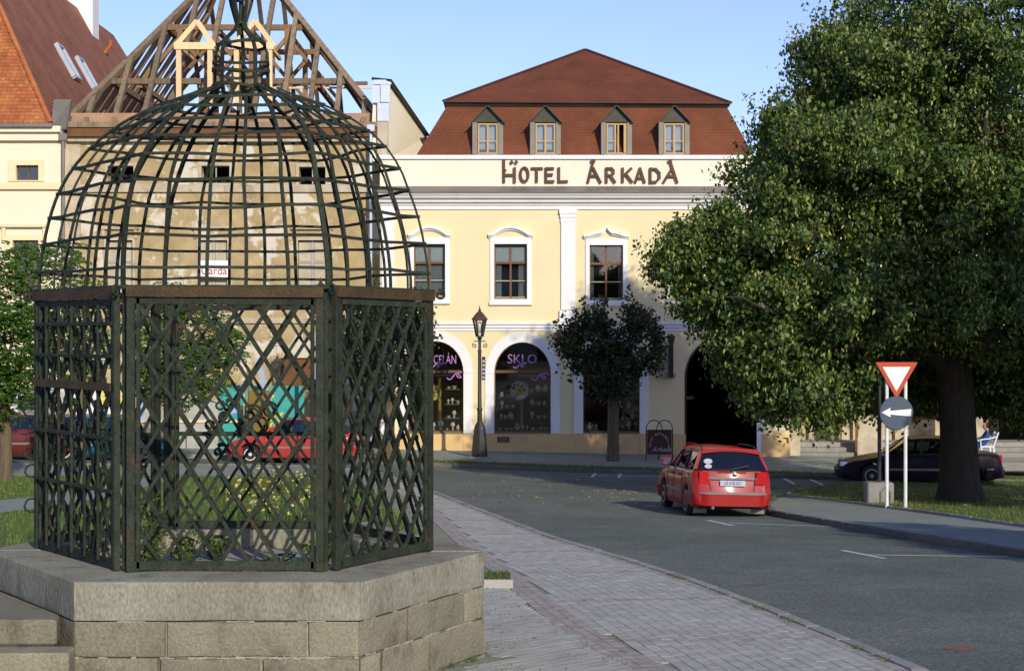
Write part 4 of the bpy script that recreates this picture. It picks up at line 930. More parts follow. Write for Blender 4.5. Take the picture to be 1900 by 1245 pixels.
AP = P(1086, 93, YH + 7.0); U2, U3 = Vector((U1.x, bk, U1.z)), Vector((U0.x, bk, U0.z))
MB().add([U0, U1, AP], [(0, 1, 2)]).add([v + Vector((0, .1, -.12)) for v in (U0, U1, AP)], [(2, 1, 0)]).build('upper_roof', 'roof_brown', hotel)
MB().add([U1, U2, AP], [(0, 1, 2)]).add([U2, U3, AP], [(0, 1, 2)]).add([U3, U0, AP], [(0, 1, 2)]).build('upper_roof_sides', 'roof_side', hotel)
rc = MB()
for a in (U0, U1): rc.bar(a + Vector((0, -.02, .01)), AP + Vector((0, -.02, .01)), 0.10, 0.05, (0, -1, 1))
rc.bar(U0 + Vector((0, -.02, 0)), U1 + Vector((0, -.02, 0)), 0.05, 0.06, (0, -1, 0)); rc.build('ridge_capping', 'board_brown', hotel)
# dormers
def dormer(cx, opened):
    yf = yb - 0.03; w = 28.5; k = F / yf
    X = lambda px: (px - CX) / k
    Z = lambda py: (CY - py) / k
    xa, xb = X(cx - w), X(cx + w); deep = 1.1
    d = MB()
    for p, q in ((xa, X(cx - w + 9)), (X(cx + w - 9), xb)): d.box((p, yf, Z(287)), (q, yf + deep, Z(227)))
    dm = d.build('dormer', 'sheet_side', hotel)
    gp = [(xa - .0, Z(227)), (xb + .0, Z(227)), (X(cx), Z(198))]
    MB().prism(gp, yf - 0.01, yf + deep).build('dormer_gable', 'sheet_dark', dm)
    rf = MB()
    for s in (-1, 1): rf.bar((X(cx + s * (w + 2)), yf + deep / 2 - .06, Z(228.5)), (X(cx - s * 0.6), yf + deep / 2 - .06, Z(196)), deep + .2, 0.035, (s * 1.0, 0, 1.0))
    rf.build('dormer_roof', 'sheet_dark', dm)
    wf = MB(); l, r, t, b = X(cx - 18.5), X(cx + 18.5), Z(229), Z(286)
    wf.ring([(l, b), (r, b), (r, t), (l, t)], [(l + .05, b + .05), (r - .05, b + .05), (r - .05, t - .05), (l + .05, t - .05)], yf + .04, yf + .11)
    mx = (l + r) / 2
    if not opened: wf.box((mx - .03, yf + .045, b + .05), (mx + .03, yf + .105, t - .05))
    wfo = wf.build('dormer_window', 'oak_frame', dm)
    MB().box((l - .06, yf - .05, Z(288)), (r + .06, yf + .03, Z(286))).build('dormer_sill', 'coppercap', dm)
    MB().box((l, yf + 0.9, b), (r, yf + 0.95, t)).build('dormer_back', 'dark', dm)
    spans = [(l + .05, mx - .03), (mx + .03, r - .05)] if not opened else [(l + .05, mx - .04)]
    gm_ = (t + b) / 2 - .08
    for a, c in spans:
        MB().box((a, yf + .07, b + .05), (c, yf + .075, t - .05)).build('dormer_pane', 'glass', dm)
        MB().box((a, yf + .055, gm_ - .015), (c, yf + .09, gm_ + .015)).build('dormer_bar', 'oak_frame', dm)
        MB().box((a, yf + .18, b + .05), (c - (.06 if opened == 0 else 0), yf + .19, t - .05)).build('dormer_curtain', 'blind', dm)
    if opened:
        sw = MB(); sw.bar((mx + 0.06, yf + .05, b + .05), (mx + 0.06, yf + .05, t - .05), .05, .05); sw.bar((r - .07, yf + .02, b + .05), (r - .07, yf + .02, t - .05), .05, .05); sw.bar((mx - .04, yf + .07, b + .05), (mx - .04, yf + .07, t - .05), .05, .05); sw.build('open_sash', 'oak_frame', dm)
for cx, op in ((905, 0), (1012, 0), (1144, 1), (1251, 0)): dormer(cx, op)
# letters: strokes in photograph pixels
def ql(x, y): return (hx(740 + x / 2.794), hz(80 + y / 2.794))
def letter(name, strokes, w=0.085):
    mb = MB()
    for i, st in enumerate(strokes):
        pts = [(ql(x, y)[0], YH - 0.075 - 0.010 * i, ql(x, y)[1]) for x, y in st]
        for k, (a, b) in enumerate(zip(pts, pts[1:])):
            a = (a[0], a[1] - .0012 * (k % 7), a[2]); b = (b[0], b[1] - .0012 * (k % 7), b[2])
            d = (Vector(b) - Vector(a)).normalized() * 0.03; mb.bar(Vector(a) - d, Vector(b) + d, w, 0.05, (0, -1, 0))
    mb.build('letter_' + name, 'letter', hotel)
def oval(cx, cy, rx, ry, n=14, a0=0, a1=2 * math.pi): return [(cx + rx * math.cos(a0 + (a1 - a0) * i / n), cy + ry * math.sin(a0 + (a1 - a0) * i / n)) for i in range(n + 1)]
letter('h', [[(545, 610), (545, 722)], [(545, 686), (601, 686)], [(601, 650), (601, 722)], [(548, 668), (552, 660)], [(584, 616), (588, 622)], [(608, 616), (612, 622)]])
letter('o', [oval(651, 684, 20, 36)]); letter('t', [[(690, 652), (742, 652)], [(715, 652), (715, 720)]])
letter('e', [[(763, 652), (763, 720)], [(763, 652), (800, 652)], [(763, 684), (794, 684)], [(763, 719), (802, 719)]]); letter('l', [[(830, 650), (830, 720)], [(830, 720), (872, 719)]])
letter('a', [[(980, 724), (1008, 614)], [(1008, 650), (1045, 724)], [(990, 690), (1030, 690)], [(999, 614), (1014, 614)]])
letter('r', [[(1076, 652), (1076, 723)], [(1076, 652), (1102, 652), (1112, 662), (1112, 678), (1102, 688), (1076, 688)], [(1096, 688), (1120, 723)]])
letter('k', [[(1160, 652), (1160, 722)], [(1204, 652), (1164, 690)], [(1176, 680), (1208, 722)]]); letter('a', [[(1226, 723), (1250, 652), (1273, 724)], [(1236, 702), (1263, 702)]])
letter('d', [[(1303, 654), (1303, 724)], [(1303, 654), (1332, 656), (1350, 676), (1350, 702), (1332, 722), (1303, 724)]])
letter('a', [[(1372, 724), (1416, 652)], [(1406, 616), (1442, 724)], [(1392, 692), (1428, 692)], [(1399, 615), (1410, 615)]])
# wares behind the shop glass
ORD = ['first', 'second', 'third', 'fourth', 'fifth', 'sixth', 'seventh', 'eighth', 'ninth', 'tenth', 'eleventh', 'twelfth', 'thirteenth', 'fourteenth', 'fifteenth', 'sixteenth']
def wares(sx0, sx1, rows, where, seed):
    rd = random.Random(seed)
    for ry, dep, rown in rows:
        MB().box((hx(sx0), YH + dep - .12, hz(ry) - .03), (hx(sx1), YH + dep + .2, hz(ry))).build('display_shelf', 'greyplastic', hotel)
        x = hx(sx0) + .05; n = 0
        while x < hx(sx1) - .1:
            r = rd.uniform(.055, .12); k = rd.random()
            if k < .35: nm, pf = 'jug', [(r * .55, 0), (r, r * .5), (r * 1.05, r * 1.2), (r * .5, r * 1.8), (r * .3, r * 2.2)]
            elif k < .7: nm, pf = 'bowl', [(r * .5, 0), (r * .55, .01), (r * 1.1, r), (r * 1.2, r * 1.1)]
            else: nm, pf = 'vase', [(r * .4, 0), (r * .35, r * .9), (r * .9, r * 1.6), (r * .6, r * 2.6), (r * .8, r * 2.8)]
            o = MB().lathe((x + r, YH + dep + .02, hz(ry) + .001), pf, 10).build('porcelain_' + nm, 'porcelain', smooth=True)
            tag(o, 'white porcelain %s, %s from left on the %s, %s' % (nm, ORD[min(n, 15)], rown, where), nm, 'porcelain in the shop windows'); n += 1; x += r * 2.05 + rd.uniform(.0, .04)
SHV = lambda a, b, c_: [(a, .42, 'top shelf'), (b, .42, 'middle shelf'), (c_, .42, 'bottom shelf')]
wares(825, 852, SHV(722, 750, 776), 'leftmost shop window', 3)
wares(795, 856, [(799, .40, 'sill')], 'leftmost shop window', 5)
wares(924, 958, SHV(737, 757, 778), 'left half of middle shop window', 7)
wares(980, 1018, SHV(727, 752, 778), 'right half of middle shop window', 9)
wares(920, 1018, [(799, .40, 'sill')], 'middle shop window', 11)
wares(1150, 1184, [(758, .42, 'top shelf'), (779, .42, 'middle shelf'), (799, .40, 'sill')], 'shop window right of maple trunk', 13)
wares(1086, 1112, [(798, .40, 'sill')], 'shop window left of maple trunk', 15)
for px, nm in ((811, 0), (965, 1)): MB().box((hx(px), YH + .55, hz(800)), (hx(px + 6.5), YH + .62, hz(700 if nm == 0 else 740))).build('display_post', 'oak_frame', hotel)
for px0, px1, py in ((803, 842, 697), (962, 1008, 698)): MB().box((hx(px0), YH + .5, hz(py + 1.5)), (hx(px1), YH + .6, hz(py - 1.5))).build('display_rail', 'sign_back', hotel)
for px, py, r, mt, lb in ((804, 729, 14, 'sunny', 'round yellow decorative plate with flower in the leftmost shop window'), (964, 725, 17.5, 'pl', 'large round white plate with sunflower pattern in the middle shop window')):
    t = thing('decorative_plate', (hx(px), YH + .4, hz(py)), lb, 'plate')
    R0 = r / SH
    M['_pl'] = M['porcelain'] if mt == 'pl' else mat('yellow_glaze', (0.75, 0.68, 0.30), (0.72, 0.62, 0.22), rough=.3)
    MB().lathe((hx(px), YH + .4, hz(py)), [(R0 * .5, .03), (R0 * .95, .0), (R0, -.012), (R0 * .6, .012), (R0 * .1, .014)], 24, axis='y').build('dish', '_pl', t, smooth=True)
    fb = MB(); pt = MB()
    for i in range(9):
        th = i * 0.7; c = (hx(px) + math.cos(th) * R0 * .28 - .01, YH + .385, hz(py) + math.sin(th) * R0 * .28)
        pt.lathe(c, [(.005, -.004), (R0 * .17, 0), (.004, .004)], 6, axis='y')
        if i < 6: fb.lathe((hx(px) + math.cos(th + .3) * R0 * .62 - .03, YH + .386, hz(py) + abs(math.sin(th)) * R0 * .55 + .02), [(.005, -.003), (R0 * .16, 0), (.004, .003)], 6, axis='y')
    pt.build('painted_flower', 'yellow_paint', t); fb.build('painted_leaves', 'weed', t)
    MB().lathe((hx(px), YH + .378, hz(py)), [(.004, -.003), (R0 * .13, 0), (.004, .003)], 10, axis='y').build('flower_heart', 'brown_paint', t)

# ================================================================== RIGHT-HAND ARCADED BUILDING behind the big tree
arc = thing('arcaded_house', (hx(1700), YH + 1.2, g(hx(1700), YH) + .12), 'ochre and white house with a ground-floor arcade half hidden behind the big tree', 'building')
YA = YH + 1.2; SA = F / YA
def ax_(px): return (px - CX) / SA
def az_(py): return (CY - py) / SA
def arch2(x0, x1, t, s, b, n=14):
    cx, rx = (x0 + x1) / 2, (x1 - x0) / 2; p = [(ax_(x0), az_(b)), (ax_(x1), az_(b))]
    for i in range(n + 1): th = math.pi * i / n; p.append((ax_(cx + math.cos(th) * rx), az_(s - math.sin(th) * (s - t))))
    return p
hol = [arch2(1482, 1592, 640, 690, 852), arch2(1634, 1775, 640, 690, 852), arch2(1815, 1990, 640, 690, 852), arch2(2035, 2180, 640, 690, 852)]
up = [[(ax_(x), az_(550)), (ax_(x + 62), az_(550)), (ax_(x + 62), az_(450)), (ax_(x), az_(450))] for x in (1506, 1672, 1870, 2080)]
MB().wall([(ax_(1467), az_(880)), (ax_(2260), az_(880)), (ax_(2260), az_(320)), (ax_(1467), az_(320))], hol + up, YA, .5).build('front_wall', 'ochre', arc)
for i, (x0, x1) in enumerate(((1467, 1482), (1592, 1634), (1775, 1815), (1990, 2035))):
    MB().box((ax_(x0) + .002, YA - .04, az_(856)), (ax_(x1), YA - .002, az_(690))).build('pillar_facing', 'ruin_trim', arc)
    MB().box((ax_(x0 - 2), YA - .1, az_(856)), (ax_(x1 + 2), YA - .042, az_(812))).build('pillar_base', 'ruin_trim', arc)
for x in (1506, 1672, 1870, 2080):
    f = MB().ring([(ax_(x), az_(550)), (ax_(x + 62), az_(550)), (ax_(x + 62), az_(450)), (ax_(x), az_(450))], [(ax_(x + 4), az_(546)), (ax_(x + 58), az_(546)), (ax_(x + 58), az_(454)), (ax_(x + 4), az_(454))], YA + .1, YA + .2).build('window_frame', 'brown_frame', arc)
    MB().box((ax_(x + 4), YA + .14, az_(546)), (ax_(x + 58), YA + .15, az_(454))).build('pane', 'glass', f)
    MB().box((ax_(x + 29), YA + .11, az_(546)), (ax_(x + 33), YA + .19, az_(454))).build('mullion', 'brown_frame', f)
MB().box((ax_(1467), YA - .4, az_(330)), (ax_(2260), YA - .002, az_(312))).build('cornice', 'white', arc)
YI = YA + 2.6; SI = F / YI
def ix(px): return (px - CX) / SI
def iz(py): return (CY - py) / SI
wh = [[(ix(1500), iz(775)), (ix(1578), iz(775)), (ix(1578), iz(700)), (ix(1500), iz(700))], [(ix(1660), iz(775)), (ix(1745), iz(775)), (ix(1745), iz(700)), (ix(1660), iz(700))]]
MB().box((ix(1834), YI + 1.1, iz(860)), (ix(2300), YI + 1.25, iz(600))).build('arcade_shade_panel', 'dark', arc)  # near-black panel standing in for the shade inside the arcade passage
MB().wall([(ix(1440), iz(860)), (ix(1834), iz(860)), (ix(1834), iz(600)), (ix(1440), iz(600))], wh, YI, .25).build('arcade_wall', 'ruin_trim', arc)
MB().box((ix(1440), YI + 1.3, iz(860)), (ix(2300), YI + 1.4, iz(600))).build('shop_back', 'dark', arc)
MB().box((ix(1440), YA + .52, iz(605)), (ix(2300), YI + 1.3, iz(598))).build('arcade_ceiling', 'cream', arc)
for x0, x1 in ((1500, 1578), (1660, 1745)):
    f = MB().ring([(ix(x0 - 3), iz(778)), (ix(x1 + 3), iz(778)), (ix(x1 + 3), iz(697)), (ix(x0 - 3), iz(697))], [(ix(x0 + 3), iz(773)), (ix(x1 - 3), iz(773)), (ix(x1 - 3), iz(702)), (ix(x0 + 3), iz(702))], YI - .05, YI + .1).build('display_window', 'brown_frame', arc)
    MB().box((ix(x0 + 3), YI + .02, iz(773)), (ix(x1 - 3), YI + .03, iz(702))).build('display_pane', 'shopglass', f)
    MB().box((ix(x0 - 4), YI - .08, iz(828)), (ix(x1 + 4), YI - .002, iz(821))).build('brown_rail', 'board_brown', arc)
    for s in (x0 - 4, x1): MB().box((ix(s), YI - .07, iz(820.8)), (ix(s + 4), YI - .003, iz(778.5))).build('brown_stile', 'board_brown', arc)
gz = g(ax_(1700), YA) + .12
for i, (y0, z) in enumerate(((YA + .1, .15), (YA + .55, .30), (YA + 1.0, .45))): MB().box((ax_(1440), y0, gz - .5), (ax_(2300), YI - .01 - i * .001, gz + z)).build('terrace_step', 'kerb', arc)
am = MB(); Zr = az_(312); am.add([(ax_(1460), YA - .5, Zr), (ax_(2270), YA - .5, Zr), (ax_(2270) - 4, YA + 5.5, Zr + 2.6), (ax_(1460) + .2, YA + 5.5, Zr + 2.6)], [(0, 1, 2, 3)]).add([(ax_(1460), YA + 12, Zr), (ax_(2270), YA + 12, Zr), (ax_(2270) - 4, YA + 5.5, Zr + 2.6), (ax_(1460) + .2, YA + 5.5, Zr + 2.6)], [(3, 2, 1, 0)])
am.build('roof', 'roof_brown', arc)
MB().box((ax_(1467) + .002, YA + .52, -4.6), (ax_(1467) + .3, YA + 12, Zr)).box((ax_(2260) - .3, YA + .52, -4.6), (ax_(2260), YA + 12, Zr)).build('side_walls', 'ochre', arc)

# ================================================================== ROOFLESS HOUSE with bare rafters
YR = 59.6; SR = F / YR
def rx_(px): return (px - CX) / SR
def rz_(py): return (CY - py) / SR
ruin = thing('roofless_house', (rx_(410), YR, g(rx_(410), YR) + .1), 'derelict plastered house with open timber roof frame under repair', 'building')
def rr(x0, y0, x1, y1): return [(rx_(x0), rz_(y1)), (rx_(x1), rz_(y1)), (rx_(x1), rz_(y0)), (rx_(x0), rz_(y0))]
ATT = [(200, 308, 248, 340), (374, 308, 426, 340), (555, 310, 604, 346)]
FST = [(198, 446, 246, 545), (370, 446, 422, 545), (553, 446, 606, 545)]
GRD = [(520, 664, 606, 720)]
MB().wall([(rx_(122), rz_(870)), (rx_(709), rz_(870)), (rx_(709), rz_(264)), (rx_(122), rz_(264))], [rr(*a) for a in ATT + FST + GRD], YR, .5).build('front_wall', 'ruin', ruin)
rb = MB(); rb.box((rx_(122), YR + .505, -4.6), (rx_(122) + .4, YR + 13, rz_(230))); rb.box((rx_(709) - .4, YR + .505, -4.6), (rx_(709), YR + 13, rz_(230))); rb.box((rx_(122) + .41, YR + 12.6, -4.6), (rx_(709) - .41, YR + 13, rz_(230))); rb.build('side_walls', 'ruin', ruin)
ri = MB(); ri.box((rx_(122) + .41, YR + .51, rz_(425)), (rx_(709) - .41, YR + 12.5, rz_(420))); ri.box((rx_(122) + .41, YR + 3.5, -4.5), (rx_(709) - .41, YR + 3.6, rz_(426))); ri.box((rx_(122) + .41, YR + 3.2, rz_(419)), (rx_(709) - .41, YR + 3.3, rz_(270))); ri.build('inner_walls', 'dark', ruin)
MB().box((rx_(122), YR - .03, rz_(263.8)), (rx_(709), YR + .45, rz_(232))).build('eaves_wall', 'ruin', ruin)
MB().box((rx_(122), YR + .02, rz_(231.8)), (rx_(700), YR + .4, rz_(210))).build('brick_course', 'brickwork', ruin)
MB().box((rx_(122), YR - .22, rz_(264)), (rx_(709), YR - .032, rz_(256))).build('cornice_band', 'ruin_trim', ruin)
MB().box((rx_(118), YR - .42, rz_(239)), (rx_(702), YR - .035, rz_(229))).build('eaves_board', 'wood_grey', ruin)
MB().box((rx_(120), YR - .36, rz_(255.8)), (rx_(704), YR - .034, rz_(239.3))).build('soffit', 'brown_paint', ruin)
MB().box((rx_(122), YR - .10, rz_(357)), (rx_(709), YR - .002, rz_(343))).build('string_course', 'ruin_trim', ruin)
MB().box((rx_(122), YR - .08, rz_(600)), (rx_(709), YR - .002, rz_(590))).build('string_course', 'ruin_trim', ruin)
MB().box((rx_(124), YR - .05, rz_(870)), (rx_(150), YR - .003, rz_(264.5))).build('corner_strip', 'ruin_trim', ruin)
for j, y in enumerate(range(612, 850, 15)):
    MB().box((rx_(607), YR - .05, rz_(y + 14)), (rx_(708), YR - .003, rz_(y))).build('rusticated_block', 'ruin', ruin)
    MB().box((rx_(500 + (7 * j) % 18), YR - .04, rz_(y + 14)), (rx_(519), YR - .003, rz_(y))).build('rusticated_block', 'ruin', ruin)
for x0, y0, x1, y1 in ATT:
    w = MB().ring(rr(x0 - 6, y0 - 5, x1 + 6, y1 + 4), rr(x0, y0, x1, y1), YR - .035, YR).build('attic_window_surround', 'ruin_trim', ruin)
    MB().box((rx_((x0 + x1) / 2 - 1), YR + .1, rz_(y1)), (rx_((x0 + x1) / 2 + 1), YR + .16, rz_(y0))).build('mullion', 'grey_board', w)
for i, (x0, y0, x1, y1) in enumerate(FST):
    w = MB().ring(rr(x0 - 5, y0 - 5, x1 + 5, y1 + 5), rr(x0, y0, x1, y1), YR - .04, YR).build('window_surround', 'ruin_trim', ruin)
    MB().box((rx_(x0 - 12), YR - .12, rz_(y0 - 20)), (rx_(x1 + 12), YR - .003, rz_(y0 - 25))).build('window_hood', 'ruin_trim', w)
    for s in (x0 - 9, x1 + 3): MB().box((rx_(s), YR - .08, rz_(y0 - 4)), (rx_(s + 6), YR - .003, rz_(y0 - 19.5))).build('hood_bracket', 'ruin_trim', w)
    mx = (x0 + x1) / 2
    for a, c in ((x0 + 1, mx - 3), (mx + 3, x1 - 1)):
        for b, d in ((y0 + 2, y0 + 38), (y0 + 42, y1 - 1)): MB().box((rx_(a), YR + .12, rz_(d)), (rx_(c), YR + .16, rz_(b))).build('boarded_light', 'ruin_trim', w)
    MB().box((rx_(mx - 2.5), YR + .1, rz_(y1)), (rx_(mx + 2.5), YR + .17, rz_(y0))).build('window_post', 'grey_board', w)
    MB().box((rx_(x0), YR + .09, rz_(y0 + 41.5)), (rx_(x1), YR + .165, rz_(y0 + 38.5))).build('window_transom', 'grey_board', w)
MB().box((rx_(520), YR + .1, rz_(720)), (rx_(606), YR + .2, rz_(664))).build('boarded_window', 'brown_paint', ruin)
bn_ = thing('hanging_banner', P(397, 501, YR - .1), 'white banner with red lettering on the derelict house', 'sign')
MB().box((rx_(371), YR - .10, rz_(518)), (rx_(424), YR - .07, rz_(484))).build('panel', 'sign_white', bn_)
text_obj('lettering', 'Garda', 0.40, (rx_(398), YR - .112, rz_(503)), 'sign_red', bn_, sx=.9)
# downpipes
def downpipe(px, y0, y1, Y, m, label, r=.055):
    t = thing('downpipe', P(px, y1, Y), label, 'downpipe'); X = (px - CX) / F * Y; z0, z1 = P(px, y0, Y).z, P(px, y1, Y).z
    MB().tube([(X, Y, z0), (X, Y, z1)], r, 10).build('pipe', m, t, smooth=True)
    MB().box((X - .14, Y - .1, z0), (X + .14, Y + .1, z0 + .25)).build('hopper', m, t, bevel=.02)
    for k in range(4): MB().lathe((X, Y, z0 + (z1 - z0) * (k + .5) / 4), [(r + .012, -.03), (r + .02, 0), (r + .012, .03)], 10).build('bracket', m, t)
downpipe(688, 245, 840, YR - .35, 'zinc', 'shiny zinc downpipe at the right end of the derelict house', .06)
downpipe(117, 262, 850, YR - .7, 'coppercap', 'brown downpipe where the cream house meets the derelict house', .06)
# roof timbers: hipped frame, one to one pitch
ZE = rz_(214); XE0, XE1 = rx_(132), rx_(698); RD = 6.6
def hipL(t): return Vector((XE0 + 0.64 * t, YR + .2 + t, ZE + t))
def hipR(t): return Vector((XE1 - 0.77 * t, YR + .2 + t, ZE + t))
def hipLb(t): return Vector((XE0 + 0.64 * t, YR + .2 + 2 * RD - t, ZE + t))
def hipRb(t): return Vector((XE1 - 0.77 * t, YR + .2 + 2 * RD - t, ZE + t))
frame = thing('roof_frame', (rx_(410), YR + 6, ZE), 'bare weathered rafters and purlins of the hipped roof on the derelict house', 'roof frame')
frame.parent = None
def timber(p, q, w, h, m, name, n=(0, -1, 1)): return MB().bar(p, q, w, h, n).build(name, m, frame)
nf = (0, -1, 1)
for f in (hipL, hipR, hipLb, hipRb): timber(f(-.35), f(RD), .20, .22, 'wood_grey', 'hip_rafter', nf)
timber(hipL(RD), hipR(RD), .18, .2, 'wood_grey', 'ridge_beam')
xs = [XE0 + .55 + i * (XE1 - XE0 - 1.0) / 10 for i in range(11)]
for x in xs:
    tl = (x - XE0) / .64; tr_ = (XE1 - x) / .77; t = min(tl, tr_, RD)
    j = random.uniform(-.04, .04)
    timber((x + j, YR - .12, ZE - .33), (x, YR + .2 + t, ZE + t), .17, .19, 'wood_grey', 'front_rafter', nf)
    timber((x, YR + .2 + 2 * RD + .3, ZE - .3), (x, YR + .2 + 2 * RD - t, ZE + t), .15, .17, 'wood_grey', 'back_rafter', (0, 1, 1))
for i in range(1, 13):
    y = YR + .2 + 2 * RD * i / 13
    t = min(y - YR - .2, YR + .2 + 2 * RD - y, RD)
    timber((XE0 - .25, y, ZE - .35), (XE0 + .64 * t, y, ZE + t), .14, .17, 'wood_grey', 'left_rafter', (-1, 0, .64))
    timber((XE1 + .25, y, ZE - .35), (XE1 - .77 * t, y, ZE + t), .14, .17, 'wood_grey', 'right_rafter', (1, 0, .77))
for t, w in ((1.55, .2), (3.85, .2)):
    for f1, f2 in ((hipL, hipR), (hipLb, hipRb), (hipL, hipLb), (hipR, hipRb)):
        a, b = f1(t), f2(t); timber(a + Vector((0, 0, -.14)), b + Vector((0, 0, -.14)), .18, .2, 'wood_mid' if t > 2 else 'wood_grey', 'purlin', (0, 0, 1))
for t in (1.55, 3.85):
    for u in (.12, .38, .62, .88):
        a = hipL(t).lerp(hipR(t), u); b = Vector((a.x, YR + .2 + 2 * RD - t, a.z)); timber(a + Vector((0, 0, -.28)), b + Vector((0, 0, -.28)), .15, .17, 'wood_mid', 'collar_beam', (0, 0, 1))
for u in (.10, .36, .62, .88):
    a = hipL(3.85).lerp(hipR(3.85), u)
    for yy in (a.y, YR + .2 + 2 * RD - 3.85):
        timber((a.x, yy, ZE - .3), (a.x, yy, a.z - .2), .19, .19, 'wood_mid', 'roof_post', (0, -1, 0))
        timber((a.x - 1.3, yy, a.z - 2.0), (a.x, yy, a.z - .5), .14, .15, 'wood_mid', 'brace', (0, -1, 0)); timber((a.x + 1.3, yy, a.z - 2.0), (a.x, yy, a.z - .5), .14, .15, 'wood_mid', 'brace', (0, -1, 0))
for y in (YR + .15, YR + .2 + 2 * RD): timber((XE0 - .3, y, ZE - .2), (XE1 + .3, y, ZE - .2), .24, .22, 'wood_grey', 'wall_plate', (0, 0, 1))
for i in range(8):
    x = XE0 + .8 + i * (XE1 - XE0 - 1.6) / 7; timber((x, YR + .3, ZE - .42), (x, YR + 2 * RD, ZE - .42), .2, .22, 'wood_grey', 'tie_beam', (0, 0, 1))
p0 = P(640, 153, YR + 5.5); timber(P(470, 158, YR + 6), P(682, 155, YR + 6), .12, .13, 'wood_mid', 'loose_plank', (0, 0, 1)); timber(P(470, 164, YR + 3), P(690, 163, YR + 3), .07, .07, 'wood_new', 'loose_plank', (0, 0, 1))
# two fresh dormer frames
for cx, xl, xr in ((366, 332, 390), (474, 439, 501)):
    Yd = YR + .75; s = F / Yd
    Xd = lambda px: (px - CX) / s
    Zd = lambda py: (CY - py) / s
    d = MB(); dl = thing('dormer_frame', (Xd(cx), Yd, Zd(178)), 'fresh pale timber dormer frame, %s of the two on the bare roof' % ('left' if cx < 400 else 'right'), 'dormer frame', 'fresh dormer frames')
    for x in (xl, xr): MB().box((Xd(x) - .085, Yd - .08, Zd(192)), (Xd(x) + .085, Yd + .08, Zd(92))).build('post', 'wood_new', dl)
    MB().box((Xd(xl - 8), Yd - .12, Zd(93) + .002), (Xd(xr + 8), Yd + .1, Zd(80))).build('lintel', 'wood_new', dl)
    for sg, x in ((-1, xl - 7), (1, xr + 9)): MB().bar((Xd(x), Yd - .05 - .01 * sg, Zd(88)), (Xd(cx), Yd - .05 - .01 * sg, Zd(40)), .17, .1, (0, -1, 0)).build('gable_rafter', 'wood_new', dl)
    for x in (xl, xr): MB().bar((Xd(x), Yd, Zd(88)), (Xd(x), Yd + 2.6, Zd(88)), .12, .12, (0, 0, 1)).build('side_plate', 'wood_new', dl)

# ---- fire wall between derelict house and hotel, capped with sheet metal
fw = thing('fire_wall', P(720, 288, YR), 'pale sloping fire wall with sheet-metal capping left of the hotel roof', 'wall')
q0, q1, q2, q3 = P(714, 300, YR - .2), P(722, 150, YR - .2), P(792, 252, YR + 3.2), P(800, 310, YR + 3.2)
th = Vector((-.5, -.1, 0))
MB().add([q0, q1, q2, q3, q0 + th, q1 + th, q2 + th, q3 + th], [(0, 1, 2, 3), (4, 5, 6, 7), (0, 1, 5, 4), (1, 2, 6, 5), (2, 3, 7, 6), (3, 0, 4, 7)]).build('wall_body', 'cream', fw)
MB().bar(q1 + th * .5 + Vector((.0, -.1, .03)), q2 + th * .5 + Vector((0, 0, .03)), .75, .07, (0, -.4, 1)).build('sloping_cap', 'sheet_dark', fw)
for (x0, y0, x1, y1) in ((692, 148, 726, 157), (691, 158, 705, 191), (706, 157, 724, 190), (700, 191, 722, 225)):
    a, b = P(x0, y1, YR - .42), P(x1, y0, YR - .42); MB().box((a.x, a.y, a.z), (b.x, a.y + .12, b.z - .01)).build('cap_sheet', 'zinc', fw)
a, b = P(700, 300, YR - .4), P(714, 226, YR - .4); MB().box((a.x, a.y, a.z), (b.x + .1, a.y + .3, b.z)).build('wall_end', 'ruin_trim', fw)

# ================================================================== CREAM HOUSE on the left
YC = 59.0; SC = F / YC
def lx(px): return (px - CX) / SC
def lz(py): return (CY - py) / SC
house = thing('cream_house', (lx(-150), YC, g(-16, YC) + .1), 'cream house with steep orange tiled roof at the left edge', 'building')
XA, XB = lx(-560), lx(116)
W2 = [(30, 307, 72, 335), (24, 446, 72, 545), (-150, 307, -108, 335), (-156, 446, -108, 545)]
def lr(x0, y0, x1, y1): return [(lx(x0), lz(y1)), (lx(x1), lz(y1)), (lx(x1), lz(y0)), (lx(x0), lz(y0))]
MB().wall([(XA, -4.6), (XB, -4.6), (XB, lz(236)), (XA, lz(236))], [lr(*w) for w in W2], YC, .45).build('front_wall', 'cream', house)
MB().box((XB - .4, YC + .455, -4.6), (XB, YC + 32, lz(236))).box((XA, YC + .455, -4.6), (XA + .4, YC + 32, lz(236))).box((XA + .41, YC + 31.6, -4.6), (XB - .41, YC + 32, lz(236))).build('side_walls', 'cream', house)
MB().box((XA + .41, YC + 2.8, -4.5), (XB - .41, YC + 2.9, lz(240))).build('inner_wall', 'dark', house)
MB().box((XA, YC - .32, lz(247)), (XB + .0, YC - .002, lz(236))).box((XA, YC - .18, lz(262)), (XB + .0, YC - .003, lz(247.2))).build('cornice', 'cream', house)
MB().box((XA, YC - .12, lz(352)), (XB, YC - .002, lz(339))).build('string_course', 'yellow', house)
